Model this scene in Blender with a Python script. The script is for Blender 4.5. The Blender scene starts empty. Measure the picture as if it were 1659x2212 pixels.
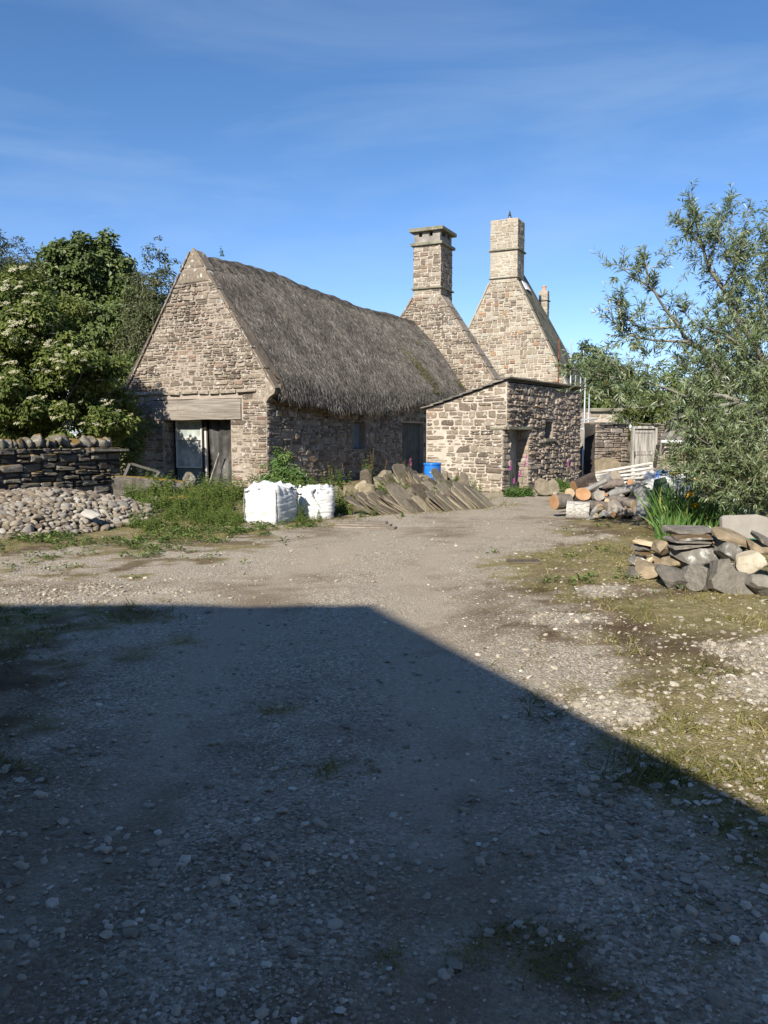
SKY_SAT = 1.0; CLOUD = (6.5, 8.2, 10., 1); SKY_STR = .055; EXPO = 0.76; SKY_MUL = (.56, 1.08, 1.62)
import bpy, bmesh, math, random
import numpy as np
from mathutils import Vector, Matrix
COL = bpy.context.scene.collection
SC = bpy.context.scene
R = math.radians
# ------------------------------------------------------------------ camera
CAM_H = 1.6
FPX = 1728.0          # focal length in the units of a 1659 x 2212 picture
PITCH = math.atan(166 / FPX)
CP, SP = math.cos(PITCH), math.sin(PITCH)
def ray(x, y):
    u = (x - 829.5) / FPX; v = (1106 - y) / FPX
    return Vector((u, CP + v * SP, -SP + v * CP))
def at(x, y, Y):
    d = ray(x, y); k = Y / d.y
    return Vector((d.x * k, Y, CAM_H + d.z * k))
def gnd(x, y, z=0.0):
    d = ray(x, y); k = (z - CAM_H) / d.z
    return Vector((d.x * k, d.y * k, z))
def onplane(x, y, p0, n):
    o = Vector((0, 0, CAM_H)); d = ray(x, y)
    return o + d * ((p0 - o).dot(n) / d.dot(n))
cam = bpy.data.cameras.new('camera'); camo = bpy.data.objects.new('camera', cam); COL.objects.link(camo)
cam.sensor_fit = 'VERTICAL'; cam.sensor_height = 32.0; cam.lens = 32.0 * FPX / 2212.0
cam.clip_start = 0.05; cam.clip_end = 3000
camo.location = (0, 0, CAM_H); camo.rotation_euler = (math.pi / 2 - PITCH, 0, 0)
SC.camera = camo
# ------------------------------------------------------------------ noise (numpy)
def _h(ix, iy, iz, s):
    n = (ix.astype(np.int64) * 73856093) ^ (iy.astype(np.int64) * 19349663) ^ (iz.astype(np.int64) * 83492791) ^ np.int64(s * 2654435761 % 2147483647)
    n = (n ^ (n >> 13)) * 1274126177 & 0x7fffffff
    n = (n ^ (n >> 16)) * 668265263 & 0x7fffffff
    return (n & 0xffff) / 65535.0
def vn(x, y, z=None, s=0):
    x = np.asarray(x, float); y = np.asarray(y, float); z = np.zeros_like(x) if z is None else np.asarray(z, float)
    x0 = np.floor(x); y0 = np.floor(y); z0 = np.floor(z)
    fx = x - x0; fy = y - y0; fz = z - z0
    fx = fx * fx * (3 - 2 * fx); fy = fy * fy * (3 - 2 * fy); fz = fz * fz * (3 - 2 * fz)
    r = 0
    for a in (0, 1):
        for b in (0, 1):
            for c in (0, 1):
                w = (fx if a else 1 - fx) * (fy if b else 1 - fy) * (fz if c else 1 - fz)
                r = r + w * _h(x0 + a, y0 + b, z0 + c, s)
    return r
def fbm(x, y, z=None, s=0, o=3):
    t = 0; a = 1.0; k = 0
    for i in range(o):
        f = 2 ** i
        t = t + a * vn(np.asarray(x) * f, np.asarray(y) * f, None if z is None else np.asarray(z) * f, s + i * 17); k += a; a *= .5
    return t / k
def sstep(a, b, x):
    t = np.clip((x - a) / (b - a), 0, 1); return t * t * (3 - 2 * t)
# ------------------------------------------------------------------ objects
def put(o, parent=None, origin=None):
    COL.objects.link(o)
    if parent is not None:
        o.parent = parent
        o.matrix_parent_inverse = Matrix.Translation(-Vector(parent.location)) if parent.parent is None else (Matrix.Translation(-Vector(parent['wloc'])) if 'wloc' in parent else Matrix.Identity(4))
    return o
def tag(o, label=None, cat=None, group=None, kind=None):
    if label: o['label'] = label
    if cat: o['category'] = cat
    if group: o['group'] = group
    if kind: o['kind'] = kind
    return o
def thing(name, label, cat, loc=(0, 0, 0), group=None):
    o = bpy.data.objects.new(name, None); COL.objects.link(o); o.location = loc; o.empty_display_size = .2
    return tag(o, label, cat, group)
def link_child(o, parent, wloc=(0, 0, 0)):
    """o carries vertices in world coordinates shifted by wloc; keep them there under parent."""
    COL.objects.link(o); o.parent = parent
    p = parent; base = Vector((0, 0, 0))
    while p is not None:
        base += Vector(p.location); p = p.parent
    o.location = Vector(wloc) - base
    return o
class MB:
    def __init__(s): s.v = []; s.f = []; s.m = []; s.t = []
    def add(s, vs, fs, m=0, t=.5):
        b = len(s.v); s.v.extend([tuple(p) for p in vs])
        for f in fs: s.f.append([b + i for i in f]); s.m.append(m); s.t.append(t)
    def box(s, c, d, rot=None, m=0, t=.5, bev=0.0):
        c = Vector(c); hx, hy, hz = d[0] / 2, d[1] / 2, d[2] / 2
        if bev <= 0:
            vs = [Vector((x * hx, y * hy, z * hz)) for x in (-1, 1) for y in (-1, 1) for z in (-1, 1)]
            fs = [(0, 1, 3, 2), (4, 6, 7, 5), (0, 4, 5, 1), (2, 3, 7, 6), (0, 2, 6, 4), (1, 5, 7, 3)]
        else:
            bm = bmesh.new(); bmesh.ops.create_cube(bm, size=1)
            for q in bm.verts: q.co = Vector((q.co.x * 2 * hx, q.co.y * 2 * hy, q.co.z * 2 * hz))
            bmesh.ops.bevel(bm, geom=bm.edges[:], offset=bev, segments=1, affect='EDGES')
            bm.verts.index_update(); vs = [q.co.copy() for q in bm.verts]; fs = [[q.index for q in f.verts] for f in bm.faces]; bm.free()
        if rot is not None: vs = [rot @ p for p in vs]
        s.add([c + p for p in vs], fs, m, t)
    def prism(s, poly, ext, m=0, t=.5):
        n = len(poly); ext = Vector(ext); a = [Vector(p) for p in poly]; b = [p + ext for p in a]
        fs = [list(range(n))[::-1], list(range(n, 2 * n))] + [(i, (i + 1) % n, n + (i + 1) % n, n + i) for i in range(n)]
        s.add(a + b, fs, m, t)
    def tube(s, pts, rad, n=8, m=0, t=.5, cap=True):
        pts = [Vector(p) for p in pts]; vs = []; fs = []
        up = None
        for i, p in enumerate(pts):
            d = (pts[min(i + 1, len(pts) - 1)] - pts[max(i - 1, 0)]).normalized()
            if up is None: up = Vector((0, 0, 1)) if abs(d.z) < .9 else Vector((1, 0, 0))
            a = d.cross(up).normalized(); b = a.cross(d).normalized(); up = b
            r = rad[i] if hasattr(rad, '__len__') else rad
            for k in range(n):
                w = 2 * math.pi * k / n; vs.append(p + (a * math.cos(w) + b * math.sin(w)) * r)
        for i in range(len(pts) - 1):
            for k in range(n): fs.append((i * n + k, i * n + (k + 1) % n, (i + 1) * n + (k + 1) % n, (i + 1) * n + k))
        if cap:
            fs.append(list(range(n))[::-1]); fs.append([(len(pts) - 1) * n + k for k in range(n)])
        s.add(vs, fs, m, t)
    def lathe(s, prof, c=(0, 0, 0), n=24, m=0, t=.5):
        c = Vector(c); vs = []; fs = []
        for r, z in prof:
            for k in range(n):
                w = 2 * math.pi * k / n; vs.append(c + Vector((r * math.cos(w), r * math.sin(w), z)))
        for i in range(len(prof) - 1):
            for k in range(n): fs.append((i * n + k, i * n + (k + 1) % n, (i + 1) * n + (k + 1) % n, (i + 1) * n + k))
        s.add(vs, fs, m, t)
    def mesh(s, name, mats, origin=(0, 0, 0), smooth=False):
        me = bpy.data.meshes.new(name); o = Vector(origin)
        me.from_pydata([Vector(p) - o for p in s.v], [], s.f)
        for q in (mats if isinstance(mats, (list, tuple)) else [mats]): me.materials.append(q)
        me.polygons.foreach_set('material_index', s.m)
        at_ = me.attributes.new('tint', 'FLOAT', 'FACE'); at_.data.foreach_set('value', s.t)
        me.polygons.foreach_set('use_smooth', [smooth] * len(s.f))
        me.validate(); me.update()
        return me
    def build(s, name, mats, parent=None, origin=(0, 0, 0), smooth=False):
        o = bpy.data.objects.new(name, s.mesh(name, mats, origin, smooth))
        if parent is None:
            COL.objects.link(o); o.location = origin
        else: link_child(o, parent, origin)
        return o
def np_mesh(name, V, F, tint, mats, mi=None, smooth=False):
    """V (n,3), F (m,k) int arrays, tint (m,)"""
    me = bpy.data.meshes.new(name); n = len(V); m, k = F.shape
    me.vertices.add(n); me.vertices.foreach_set('co', np.ascontiguousarray(V, dtype=np.float32).ravel())
    me.loops.add(m * k); me.loops.foreach_set('vertex_index', np.ascontiguousarray(F, dtype=np.int32).ravel())
    me.polygons.add(m); me.polygons.foreach_set('loop_start', np.arange(0, m * k, k, dtype=np.int32))
    for q in (mats if isinstance(mats, (list, tuple)) else [mats]): me.materials.append(q)
    if mi is not None: me.polygons.foreach_set('material_index', np.asarray(mi, np.int32))
    me.polygons.foreach_set('use_smooth', np.full(m, smooth))
    a = me.attributes.new('tint', 'FLOAT', 'FACE'); a.data.foreach_set('value', np.asarray(tint, np.float32))
    me.update(calc_edges=True); me.validate()
    return me
def np_obj(name, V, F, tint, mats, parent=None, origin=(0, 0, 0), mi=None, smooth=False):
    me = np_mesh(name, np.asarray(V) - np.asarray(tuple(origin)), F, tint, mats, mi, smooth)
    o = bpy.data.objects.new(name, me)
    if parent is None: COL.objects.link(o); o.location = origin
    else: link_child(o, parent, origin)
    return o
def unit(a): return a / np.maximum(np.linalg.norm(a, axis=-1, keepdims=True), 1e-9)
def leaf_arrays(P, D, N, L, W, fold=.25, curl=.15, pw=.45):
    """Leaves as two quads folded along the midrib. P base, D direction, N rough normal, L length, W width (arrays)."""
    D = unit(D); S = unit(np.cross(D, N)); N = np.cross(S, D); L = L[:, None]; W = W[:, None]
    a = P; tip = P + D * L - N * (curl * L); mid = P + D * (L * pw) 
    l = mid + S * (W * .5) + N * (W * fold); r = mid - S * (W * .5) + N * (W * fold)
    V = np.stack([a, r, tip, l], 1).reshape(-1, 3); n = len(P)
    b = np.arange(n)[:, None] * 4
    F = np.concatenate([b + np.array([[0, 1, 2]]), b + np.array([[0, 2, 3]])], 1).reshape(-1, 3)
    return V, F
def blade_arrays(P, D, L, W, bend, rng, seg=3):
    """Grass or straw blades as tapering ribbons, quads."""
    n = len(P); D = unit(D); rnd = unit(rng.normal(size=(n, 3))); S = unit(np.cross(D, rnd)); B = np.cross(S, D)
    vs = []
    for i in range(seg + 1):
        q = i / seg; c = P + D * (L * q)[:, None] + bend * (L * q * q)[:, None]
        w = (W * .5 * (1 - .85 * q))[:, None]
        vs += [c - S * w, c + S * w]
    V = np.stack(vs, 1).reshape(-1, 3); k = 2 * (seg + 1); b = np.arange(n)[:, None] * k
    F = np.concatenate([b + np.array([[2 * i, 2 * i + 1, 2 * i + 3, 2 * i + 2]]) for i in range(seg)], 1).reshape(-1, 4)
    return V, F, seg
# ------------------------------------------------------------------ materials
def ramp(nt, stops, interp='LINEAR'):
    r = nt.nodes.new('ShaderNodeValToRGB'); e = r.color_ramp; e.interpolation = interp
    while len(e.elements) > 1: e.elements.remove(e.elements[-1])
    e.elements[0].position = stops[0][0]; e.elements[0].color = (*stops[0][1], 1)
    for p, c in stops[1:]:
        q = e.elements.new(p); q.color = (*c, 1)
    return r
def mat(name, stops, src='tint', nscale=8., namp=.3, spots=(), bump=None, rough=.92, spec=.15, trans=0., stretch=None, moss=None, coat=0., coords='Object', lobe=None, interp='LINEAR', metal=0.):
    m = bpy.data.materials.new(name); m.use_nodes = True; nt = m.node_tree; N = nt.nodes; Lk = nt.links
    bs = N['Principled BSDF']; out = N['Material Output']
    tc = N.new('ShaderNodeTexCoord'); vec = tc.outputs[coords]
    if stretch:
        mp = N.new('ShaderNodeMapping'); mp.inputs['Scale'].default_value = stretch; Lk.new(vec, mp.inputs[0]); vec_s = mp.outputs[0]
    else: vec_s = vec
    if src == 'object':
        oi = N.new('ShaderNodeObjectInfo'); fac = oi.outputs['Random']
    elif src == 'noise':
        q = N.new('ShaderNodeTexNoise'); q.inputs['Scale'].default_value = lobe or 2.; q.inputs['Detail'].default_value = 5; Lk.new(vec_s, q.inputs['Vector'])
        mr = N.new('ShaderNodeMapRange'); mr.inputs[1].default_value = .3; mr.inputs[2].default_value = .7; Lk.new(q.outputs[0], mr.inputs[0]); fac = mr.outputs[0]
    else:
        an = N.new('ShaderNodeAttribute'); an.attribute_name = src; fac = an.outputs['Fac']
    rp = ramp(nt, stops, interp); Lk.new(fac, rp.inputs[0]); col = rp.outputs[0]
    nz = N.new('ShaderNodeTexNoise'); nz.inputs['Scale'].default_value = nscale; nz.inputs['Detail'].default_value = 6; nz.inputs['Roughness'].default_value = .65; Lk.new(vec_s, nz.inputs['Vector'])
    mr = N.new('ShaderNodeMapRange'); mr.inputs[1].default_value = .25; mr.inputs[2].default_value = .75; mr.inputs[3].default_value = 1 - namp; mr.inputs[4].default_value = 1 + namp; mr.clamp = False; Lk.new(nz.outputs[0], mr.inputs[0])
    mx = N.new('ShaderNodeVectorMath'); mx.operation = 'SCALE'; Lk.new(col, mx.inputs[0]); Lk.new(mr.outputs[0], mx.inputs['Scale']); col = mx.outputs[0]
    for (c, sc, thr, soft) in spots:
        q = N.new('ShaderNodeTexNoise'); q.inputs['Scale'].default_value = sc; q.inputs['Detail'].default_value = 5; q.inputs['Roughness'].default_value = .7; Lk.new(vec, q.inputs['Vector'])
        mr2 = N.new('ShaderNodeMapRange'); mr2.inputs[1].default_value = thr; mr2.inputs[2].default_value = thr + soft; Lk.new(q.outputs[0], mr2.inputs[0])
        mm = N.new('ShaderNodeMix'); mm.data_type = 'RGBA'; Lk.new(mr2.outputs[0], mm.inputs[0]); Lk.new(col, mm.inputs[6]); mm.inputs[7].default_value = (*c, 1); col = mm.outputs[2]
    if moss:
        c, lo, hi = moss
        g = N.new('ShaderNodeNewGeometry'); sx = N.new('ShaderNodeSeparateXYZ'); Lk.new(g.outputs['Normal'], sx.inputs[0])
        q = N.new('ShaderNodeTexNoise'); q.inputs['Scale'].default_value = 2.5; q.inputs['Detail'].default_value = 5; Lk.new(tc.outputs['Object'] , q.inputs['Vector'])
        ad = N.new('ShaderNodeMath'); ad.operation = 'MULTIPLY'; Lk.new(sx.outputs[2], ad.inputs[0]); Lk.new(q.outputs[0], ad.inputs[1])
        mr3 = N.new('ShaderNodeMapRange'); mr3.inputs[1].default_value = lo; mr3.inputs[2].default_value = hi; Lk.new(ad.outputs[0], mr3.inputs[0])
        mm = N.new('ShaderNodeMix'); mm.data_type = 'RGBA'; Lk.new(mr3.outputs[0], mm.inputs[0]); Lk.new(col, mm.inputs[6]); mm.inputs[7].default_value = (*c, 1); col = mm.outputs[2]
    Lk.new(col, bs.inputs['Base Color'])
    bs.inputs['Roughness'].default_value = rough; bs.inputs['Specular IOR Level'].default_value = spec; bs.inputs['Coat Weight'].default_value = coat; bs.inputs['Metallic'].default_value = metal
    if bump:
        b = N.new('ShaderNodeTexNoise'); b.inputs['Scale'].default_value = bump[0]; b.inputs['Detail'].default_value = 8; b.inputs['Roughness'].default_value = .7; Lk.new(vec_s, b.inputs['Vector'])
        bp = N.new('ShaderNodeBump'); bp.inputs['Strength'].default_value = bump[1]; bp.inputs['Distance'].default_value = bump[2]; Lk.new(b.outputs[0], bp.inputs['Height']); Lk.new(bp.outputs[0], bs.inputs['Normal'])
    if trans > 0:
        tr = N.new('ShaderNodeBsdfTranslucent'); ms = N.new('ShaderNodeMixShader'); ms.inputs[0].default_value = trans
        Lk.new(col, tr.inputs[0]); Lk.new(bs.outputs[0], ms.inputs[1]); Lk.new(tr.outputs[0], ms.inputs[2]); Lk.new(ms.outputs[0], out.inputs[0])
    return m
BARN_STOPS = [(0, (.11, .088, .068)), (.15, (.16, .129, .098)), (.4, (.218, .178, .134)), (.62, (.262, .217, .166)), (.82, (.312, .268, .212)), (.87, (.225, .17, .125)), (.94, (.235, .16, .115)), (.97, (.15, .10, .078)), (1, (.21, .195, .175))]
BUFF_STOPS = [(0, (.17, .14, .11)), (.15, (.235, .195, .145)), (.4, (.30, .255, .195)), (.62, (.36, .315, .245)), (.82, (.35, .325, .27)), (.88, (.30, .205, .13)), (.95, (.28, .175, .105)), (.97, (.17, .10, .075)), (1, (.29, .27, .23))]
DARK_STOPS = [(0, (.08, .07, .06)), (.3, (.13, .112, .092)), (.6, (.185, .16, .13)), (.85, (.25, .215, .175)), (1, (.2, .165, .13))]
LICHEN = ((.50, .47, .41), 6.0, .57, .07)
M_STONE = mat('rubble_stone', BARN_STOPS, nscale=14, namp=.38, spots=[LICHEN, ((.07, .06, .05), 9, .64, .08)], bump=(30, .7, .02))
M_BUFF = mat('buff_stone', BUFF_STOPS, nscale=12, namp=.3, spots=[((.5, .47, .4), 4, .66, .06)], bump=(26, .6, .02))
M_DARK = mat('weathered_dark_stone', DARK_STOPS, nscale=12, namp=.45, spots=[((.42, .40, .37), 4.5, .60, .05)], bump=(24, .9, .03))
M_RAKE = mat('outhouse_stone', [(0, (.18, .145, .115)), (.4, (.275, .224, .178)), (.75, (.35, .288, .23)), (.9, (.32, .24, .17)), (1, (.38, .345, .30))], nscale=10, namp=.35, spots=[((.48, .46, .42), 6, .62, .05)], bump=(18, .8, .03))
M_MORTAR = mat('lime_mortar', [(0, (.30, .252, .208)), (1, (.375, .32, .268))], src='noise', nscale=10, namp=.22, bump=(35, .8, .02))
M_MORTAR_P = mat('pale_mortar', [(0, (.42, .36, .295)), (1, (.5, .43, .355))], src='noise', nscale=9, namp=.15, bump=(35, .7, .02))
M_MORTAR_D = mat('dark_joint', [(0, (.03, .027, .024)), (1, (.07, .062, .055))], src='noise', nscale=9, namp=.3, bump=(30, .8, .02))
M_MORTAR_G = mat('grey_mortar', [(0, (.27, .225, .19)), (1, (.35, .29, .24))], src='noise', nscale=9, namp=.25, bump=(30, .8, .03))
# ------------------------------------------------------------------ rubble walls
def clip(poly, edges):
    for (p, q) in edges:
        out = []; n = len(poly); ex, ey = q[0] - p[0], q[1] - p[1]
        sd = [ex * (a[1] - p[1]) - ey * (a[0] - p[0]) for a in poly]
        for i in range(n):
            a, b = poly[i], poly[(i + 1) % n]; da, db = sd[i], sd[(i + 1) % n]
            if da >= 0: out.append(a)
            if (da >= 0) != (db >= 0):
                k = da / (da - db); out.append((a[0] + (b[0] - a[0]) * k, a[1] + (b[1] - a[1]) * k))
        poly = out
        if len(poly) < 3: return []
    return poly
def one_stone(mb, fr, poly, p, gap, rng, m, t, rough=1.):
    n = len(poly); us = [a[0] for a in poly]; vs = [a[1] for a in poly]
    w = max(us) - min(us); h = max(vs) - min(vs)
    if w < .035 or h < .022: return
    cu = sum(us) / n; cv = sum(vs) / n
    ku = max(.5, 1 - gap / w); kv = max(.5, 1 - gap / h)
    pts = [(cu + (a[0] - cu) * ku, cv + (a[1] - cv) * kv) for a in poly]
    ring = []; j = min(.016, h * .1) * rough
    for i in range(n):
        a, b, c = pts[i - 1], pts[i], pts[(i + 1) % n]
        for q in (a, c):
            L = math.hypot(q[0] - b[0], q[1] - b[1]); k = min(.42, rng.uniform(.012, .045) / max(L, .01))
            ring.append((b[0] + (q[0] - b[0]) * k + rng.uniform(-j, j), b[1] + (q[1] - b[1]) * k + rng.uniform(-j, j)))
    N = len(ring); V = []; tu = rng.uniform(-.12, .12) * rough; tv = rng.uniform(-.15, .15) * rough
    for (sc, d) in ((1., -.03), (.985, p * .55), (.8, p)):
        for (u, v) in ring:
            uu = cu + (u - cu) * sc; vv = cv + (v - cv) * sc
            k = d if d < 0 else d * rng.uniform(.8, 1.2) + (tu * (uu - cu) + tv * (vv - cv)) * .5
            V.append(fr(uu, vv, k))
    V.append(fr(cu + rng.uniform(-.2, .2) * w, cv + rng.uniform(-.2, .2) * h, p * rng.uniform(.9, 1.3)))
    F = []
    for r in (0, 1):
        for i in range(N): F.append((r * N + i, r * N + (i + 1) % N, (r + 1) * N + (i + 1) % N, (r + 1) * N + i))
    for i in range(N): F.append((2 * N + i, 2 * N + (i + 1) % N, 3 * N))
    mb.add(V, F, m, t)
def stones(mb, fr, poly, holes=(), seed=1, ch=(.09, .2), asp=(1.2, 3.6), gap=.022, prot=(.008, .03), m=0, rough=1., tr=(0, 1), split=.4):
    rng = random.Random(seed); A = [(poly[i], poly[(i + 1) % len(poly)]) for i in range(len(poly))]
    v0 = min(p[1] for p in poly); v1 = max(p[1] for p in poly); u0 = min(p[0] for p in poly); u1 = max(p[0] for p in poly)
    v = v0; q_ = random.Random(seed + 999).random
    while v < v1 - .01:
        h = rng.uniform(*ch); h = min(h, v1 - v)
        if v1 - v - h < .05: h = v1 - v
        ivs = [(u0, u1)]
        for (a, b, c, d) in holes:
            if min(d, v + h) - max(c, v) > .35 * h:
                nv = []
                for (x, y) in ivs:
                    if b <= x or a >= y: nv.append((x, y)); continue
                    if a > x: nv.append((x, a))
                    if b < y: nv.append((b, y))
                ivs = nv
        for (a, b) in ivs:
            u = a
            while u < b - .01:
                w = min(h, .16) * rng.uniform(*asp); w = max(w, .09); w *= 1.6 if (u == a or b - u - w < .25) and q_() < .55 else 1
                if b - u - w < .1: w = b - u
                cell = [(u, u + w, v, v + h)]; q = rng.random()
                if h > .11 and q < split:
                    k = rng.uniform(.35, .65); cell = [(u, u + w, v, v + h * k), (u, u + w, v + h * k, v + h)]
                    if w > .34 and rng.random() < .5:
                        e = rng.uniform(.35, .65); z = cell.pop(); cell += [(u, u + w * e, z[2], z[3]), (u + w * e, u + w, z[2], z[3])]
                for (x0, x1, y0, y1) in cell:
                    s0 = rng.uniform(-.013, .013) * rough; s1 = rng.uniform(-.013, .013) * rough
                    g = clip([(x0, y0 + s0), (x1, y0 + s1), (x1, y1 + s1), (x0, y1 + s0)], A)
                    if g: one_stone(mb, fr, g, rng.uniform(*prot), gap * rng.uniform(.6, 1.5), rng, m, rng.uniform(*tr), rough)
                u += w
        v += h
def frame(O, U, N, Vv=Vector((0, 0, 1)), wob=.02, seed=0):
    O = Vector(O); U = Vector(U); N = Vector(N)
    def f(u, v, n):
        k = n + wob * math.sin(u * 1.7 + seed) * math.cos(v * 1.3 + seed * 2) if n > -.02 else n
        return O + U * u + Vv * v + N * k
    return f
# ------------------------------------------------------------------ rocks
def ico(sub):
    bm = bmesh.new(); bmesh.ops.create_icosphere(bm, subdivisions=sub, radius=1); bm.verts.index_update()
    V = np.array([v.co[:] for v in bm.verts]); F = np.array([[v.index for v in f.verts] for f in bm.faces]); bm.free(); return V, F
def rock_arrays(seed, sub=2, cuts=8, boxy=.5, amp=.1, lo=.6, hi=.95):
    rng = np.random.default_rng(seed); V, F = ico(sub); V = unit(V)
    q = V / np.max(np.abs(V), axis=1, keepdims=True); V = V * (1 - boxy) + q * boxy
    for _ in range(cuts):
        n = unit(rng.normal(size=(1, 3)))[0]; d = rng.uniform(lo, hi); e = np.maximum(V @ n - d, 0); V = V - e[:, None] * n
    o = rng.uniform(0, 50, 3); d = fbm(V[:, 0] * 1.5 + o[0], V[:, 1] * 1.5 + o[1], V[:, 2] * 1.5 + o[2], seed, 3) - .5
    V = V * (1 + amp * 2 * d[:, None]); V /= np.abs(V).max(0)
    return V, F
# ================================================================== light and sky
SUN_AZ = 22.9; SUN_EL = 34.0          # the light travels forward and to the right by 22 degrees
sd = bpy.data.lights.new('sun', 'SUN'); sd.energy = 5.0; sd.angle = R(.53); sd.color = (1, .94, .83)
so = bpy.data.objects.new('sun', sd); COL.objects.link(so)
ldir = Vector((math.sin(R(SUN_AZ)) * math.cos(R(SUN_EL)), math.cos(R(SUN_AZ)) * math.cos(R(SUN_EL)), -math.sin(R(SUN_EL))))
so.rotation_euler = ldir.to_track_quat('-Z', 'Y').to_euler(); so.location = (-10, -30, 25)
w = bpy.data.worlds.new('World'); SC.world = w; w.use_nodes = True; nt = w.node_tree; N = nt.nodes; Lk = nt.links
bg = N['Background']; sky = N.new('ShaderNodeTexSky'); sky.sky_type = 'NISHITA'; sky.sun_disc = False
sky.sun_elevation = R(SUN_EL); sky.sun_rotation = R(180 + SUN_AZ); sky.air_density = 1.0; sky.dust_density = .1; sky.ozone_density = 2.6; sky.altitude = 50
tc = N.new('ShaderNodeTexCoord'); mp = N.new('ShaderNodeMapping'); mp.inputs['Scale'].default_value = (1.1, .55, 5.5); mp.inputs['Rotation'].default_value = (0, R(-16), R(20)); Lk.new(tc.outputs['Generated'], mp.inputs[0])
nz = N.new('ShaderNodeTexNoise'); nz.inputs['Scale'].default_value = 1.6; nz.inputs['Detail'].default_value = 7; nz.inputs['Roughness'].default_value = .55; nz.inputs['Distortion'].default_value = .5; Lk.new(mp.outputs[0], nz.inputs['Vector'])
mr = N.new('ShaderNodeMapRange'); mr.inputs[1].default_value = .45; mr.inputs[2].default_value = .85; mr.inputs[3].default_value = 0; mr.inputs[4].default_value = .38; Lk.new(nz.outputs[0], mr.inputs[0])
hs = N.new('ShaderNodeVectorMath'); hs.operation = 'MULTIPLY'; Lk.new(sky.outputs[0], hs.inputs[0])
sxyz = N.new('ShaderNodeSeparateXYZ'); Lk.new(tc.outputs['Generated'], sxyz.inputs[0]); tn = ramp(nt, [(0, (1.2, 1.40, 1.98)), (.12, (1.2, 1.42, 1.88)), (.35, (.90, 1.26, 1.6)), (.8, (.66, 1.10, 1.58))]); Lk.new(sxyz.outputs[2], tn.inputs[0]); Lk.new(tn.outputs[0], hs.inputs[1])
mx = N.new('ShaderNodeMix'); mx.data_type = 'RGBA'; Lk.new(mr.outputs[0], mx.inputs[0]); Lk.new(hs.outputs[0], mx.inputs[6]); mx.inputs[7].default_value = CLOUD; Lk.new(mx.outputs[2], bg.inputs[0])
bg.inputs[1].default_value = SKY_STR
SC.view_settings.view_transform = 'Standard'; SC.view_settings.look = 'None'; SC.view_settings.exposure = EXPO; SC.view_settings.gamma = 1
SC.cycles.max_bounces = 5; SC.cycles.diffuse_bounces = 3; SC.cycles.transmission_bounces = 4; SC.cycles.transparent_max_bounces = 4
SC.cycles.use_denoising = False if False else SC.cycles.use_denoising
# ================================================================== ground
XR = ([-3, 2.5, 5, 7, 8.7, 9.9, 11, 12.5, 15, 20, 30], [.72, .77, .87, .99, 1.18, 1.05, 1.5, 2.55, 3.2, 4, 5])
XL = ([-3, 4.6, 6.8, 9.2, 10.9, 13.6, 15, 20, 30], [-1.5, -1.75, -1.6, -1.9, -1.7, -1.25, -1.0, 1.6, 4])
def masks(x, y):
    xr = np.interp(y, *XR); xl = np.interp(y, *XL)
    n1 = fbm(x * 1.3, y * 1.3, s=3); n2 = fbm(x * 3.2 + 9, y * 3.2, s=8); n4 = fbm(x * 8 + 3, y * 8, s=27)
    dR = x - xr + (n1 - .5) * 1.3 + (n2 - .5) * .6; dL = xl - x + (n1 - .5) * 1.6 + (n2 - .5) * .6
    gR = sstep(-.35, 1.1, dR + (n4 - .5) * 1.1) * (0.72 + .28 * sstep(.3, .6, n2 * .4 + n1 * .3 + n4 * .3))
    dens = np.interp(y, [3, 7, 7.6, 9.5, 11, 13, 16], [.9, .9, .5, .45, .75, .95, 1])
    gL = sstep(-.35, 1.0, dL + (n4 - .5) * .9) * sstep(.58 - .35 * dens, .84 - .35 * dens, n2 * .4 + n1 * .3 + n4 * .3)
    # tufts in the shaded track
    def blob(cx, cy, rx, ry): return np.exp(-(((x - cx) / rx) ** 2 + ((y - cy) / ry) ** 2))
    tuft = np.maximum.reduce([blob(.35, 2.3, .5, .4), blob(-.62, 4.55, .22, .16), blob(-.36, 3.75, .45, .2), blob(-.5, 4.1, .1, .06)])
    gT = .8 * sstep(.35, 1.0, tuft + (n2 - .5) * .9 + (n4 - .5) * .8)
    wp = np.maximum.reduce([blob(3.0, 5.2, .9, 1.0), .9 * blob(1.6, 6.9, .5, .28), blob(1.35, 4.6, .3, .25), .7 * blob(2.3, 8.2, .7, .4), .8 * blob(-3.2, 8.0, 1.4, .7), .7 * blob(2.7, 3.3, .6, .6), .6 * blob(3.6, 12.6, .6, .5), .5 * blob(.8, 14.2, 1.6, .35)])
    wg = sstep(.3, .7, wp + (n2 - .5) * .9)
    g = np.maximum.reduce([gR, gL, gT]) * (1 - .85 * wg)
    soil = sstep(.5, .66, fbm(x * 1.1 + 31, y * 1.1, s=40) * .7 + n2 * .3)
    return g, wg, soil
def trk(x, y):
    c = np.interp(y, [0, 6, 9, 11, 13, 15, 18, 21], [-.5, -.5, -.35, 0, .9, 2.0, 3.0, 3.4]); d = x - c; n = (fbm(x * 1.5, y * .8, s=15) - .5) * .5
    return np.maximum(np.exp(-((d - .75 + n) / .36) ** 2), np.exp(-((d + .75 + n) / .36) ** 2))
def gz(x, y): return -.022 * trk(np.asarray(x, float), np.asarray(y, float)) + (fbm(np.asarray(x) * .35, np.asarray(y) * .35, s=5) - .5) * .07 * np.clip((np.asarray(y) - 1) / 4, .3, 1) + (fbm(np.asarray(x) * 2, np.asarray(y) * 2, s=6) - .5) * .025
xs = np.concatenate([[-1800, -600, -200, -90, -50, -30, -20], np.linspace(-14, 14, 260), [20, 30, 50, 90, 200, 600, 1800]])
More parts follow.
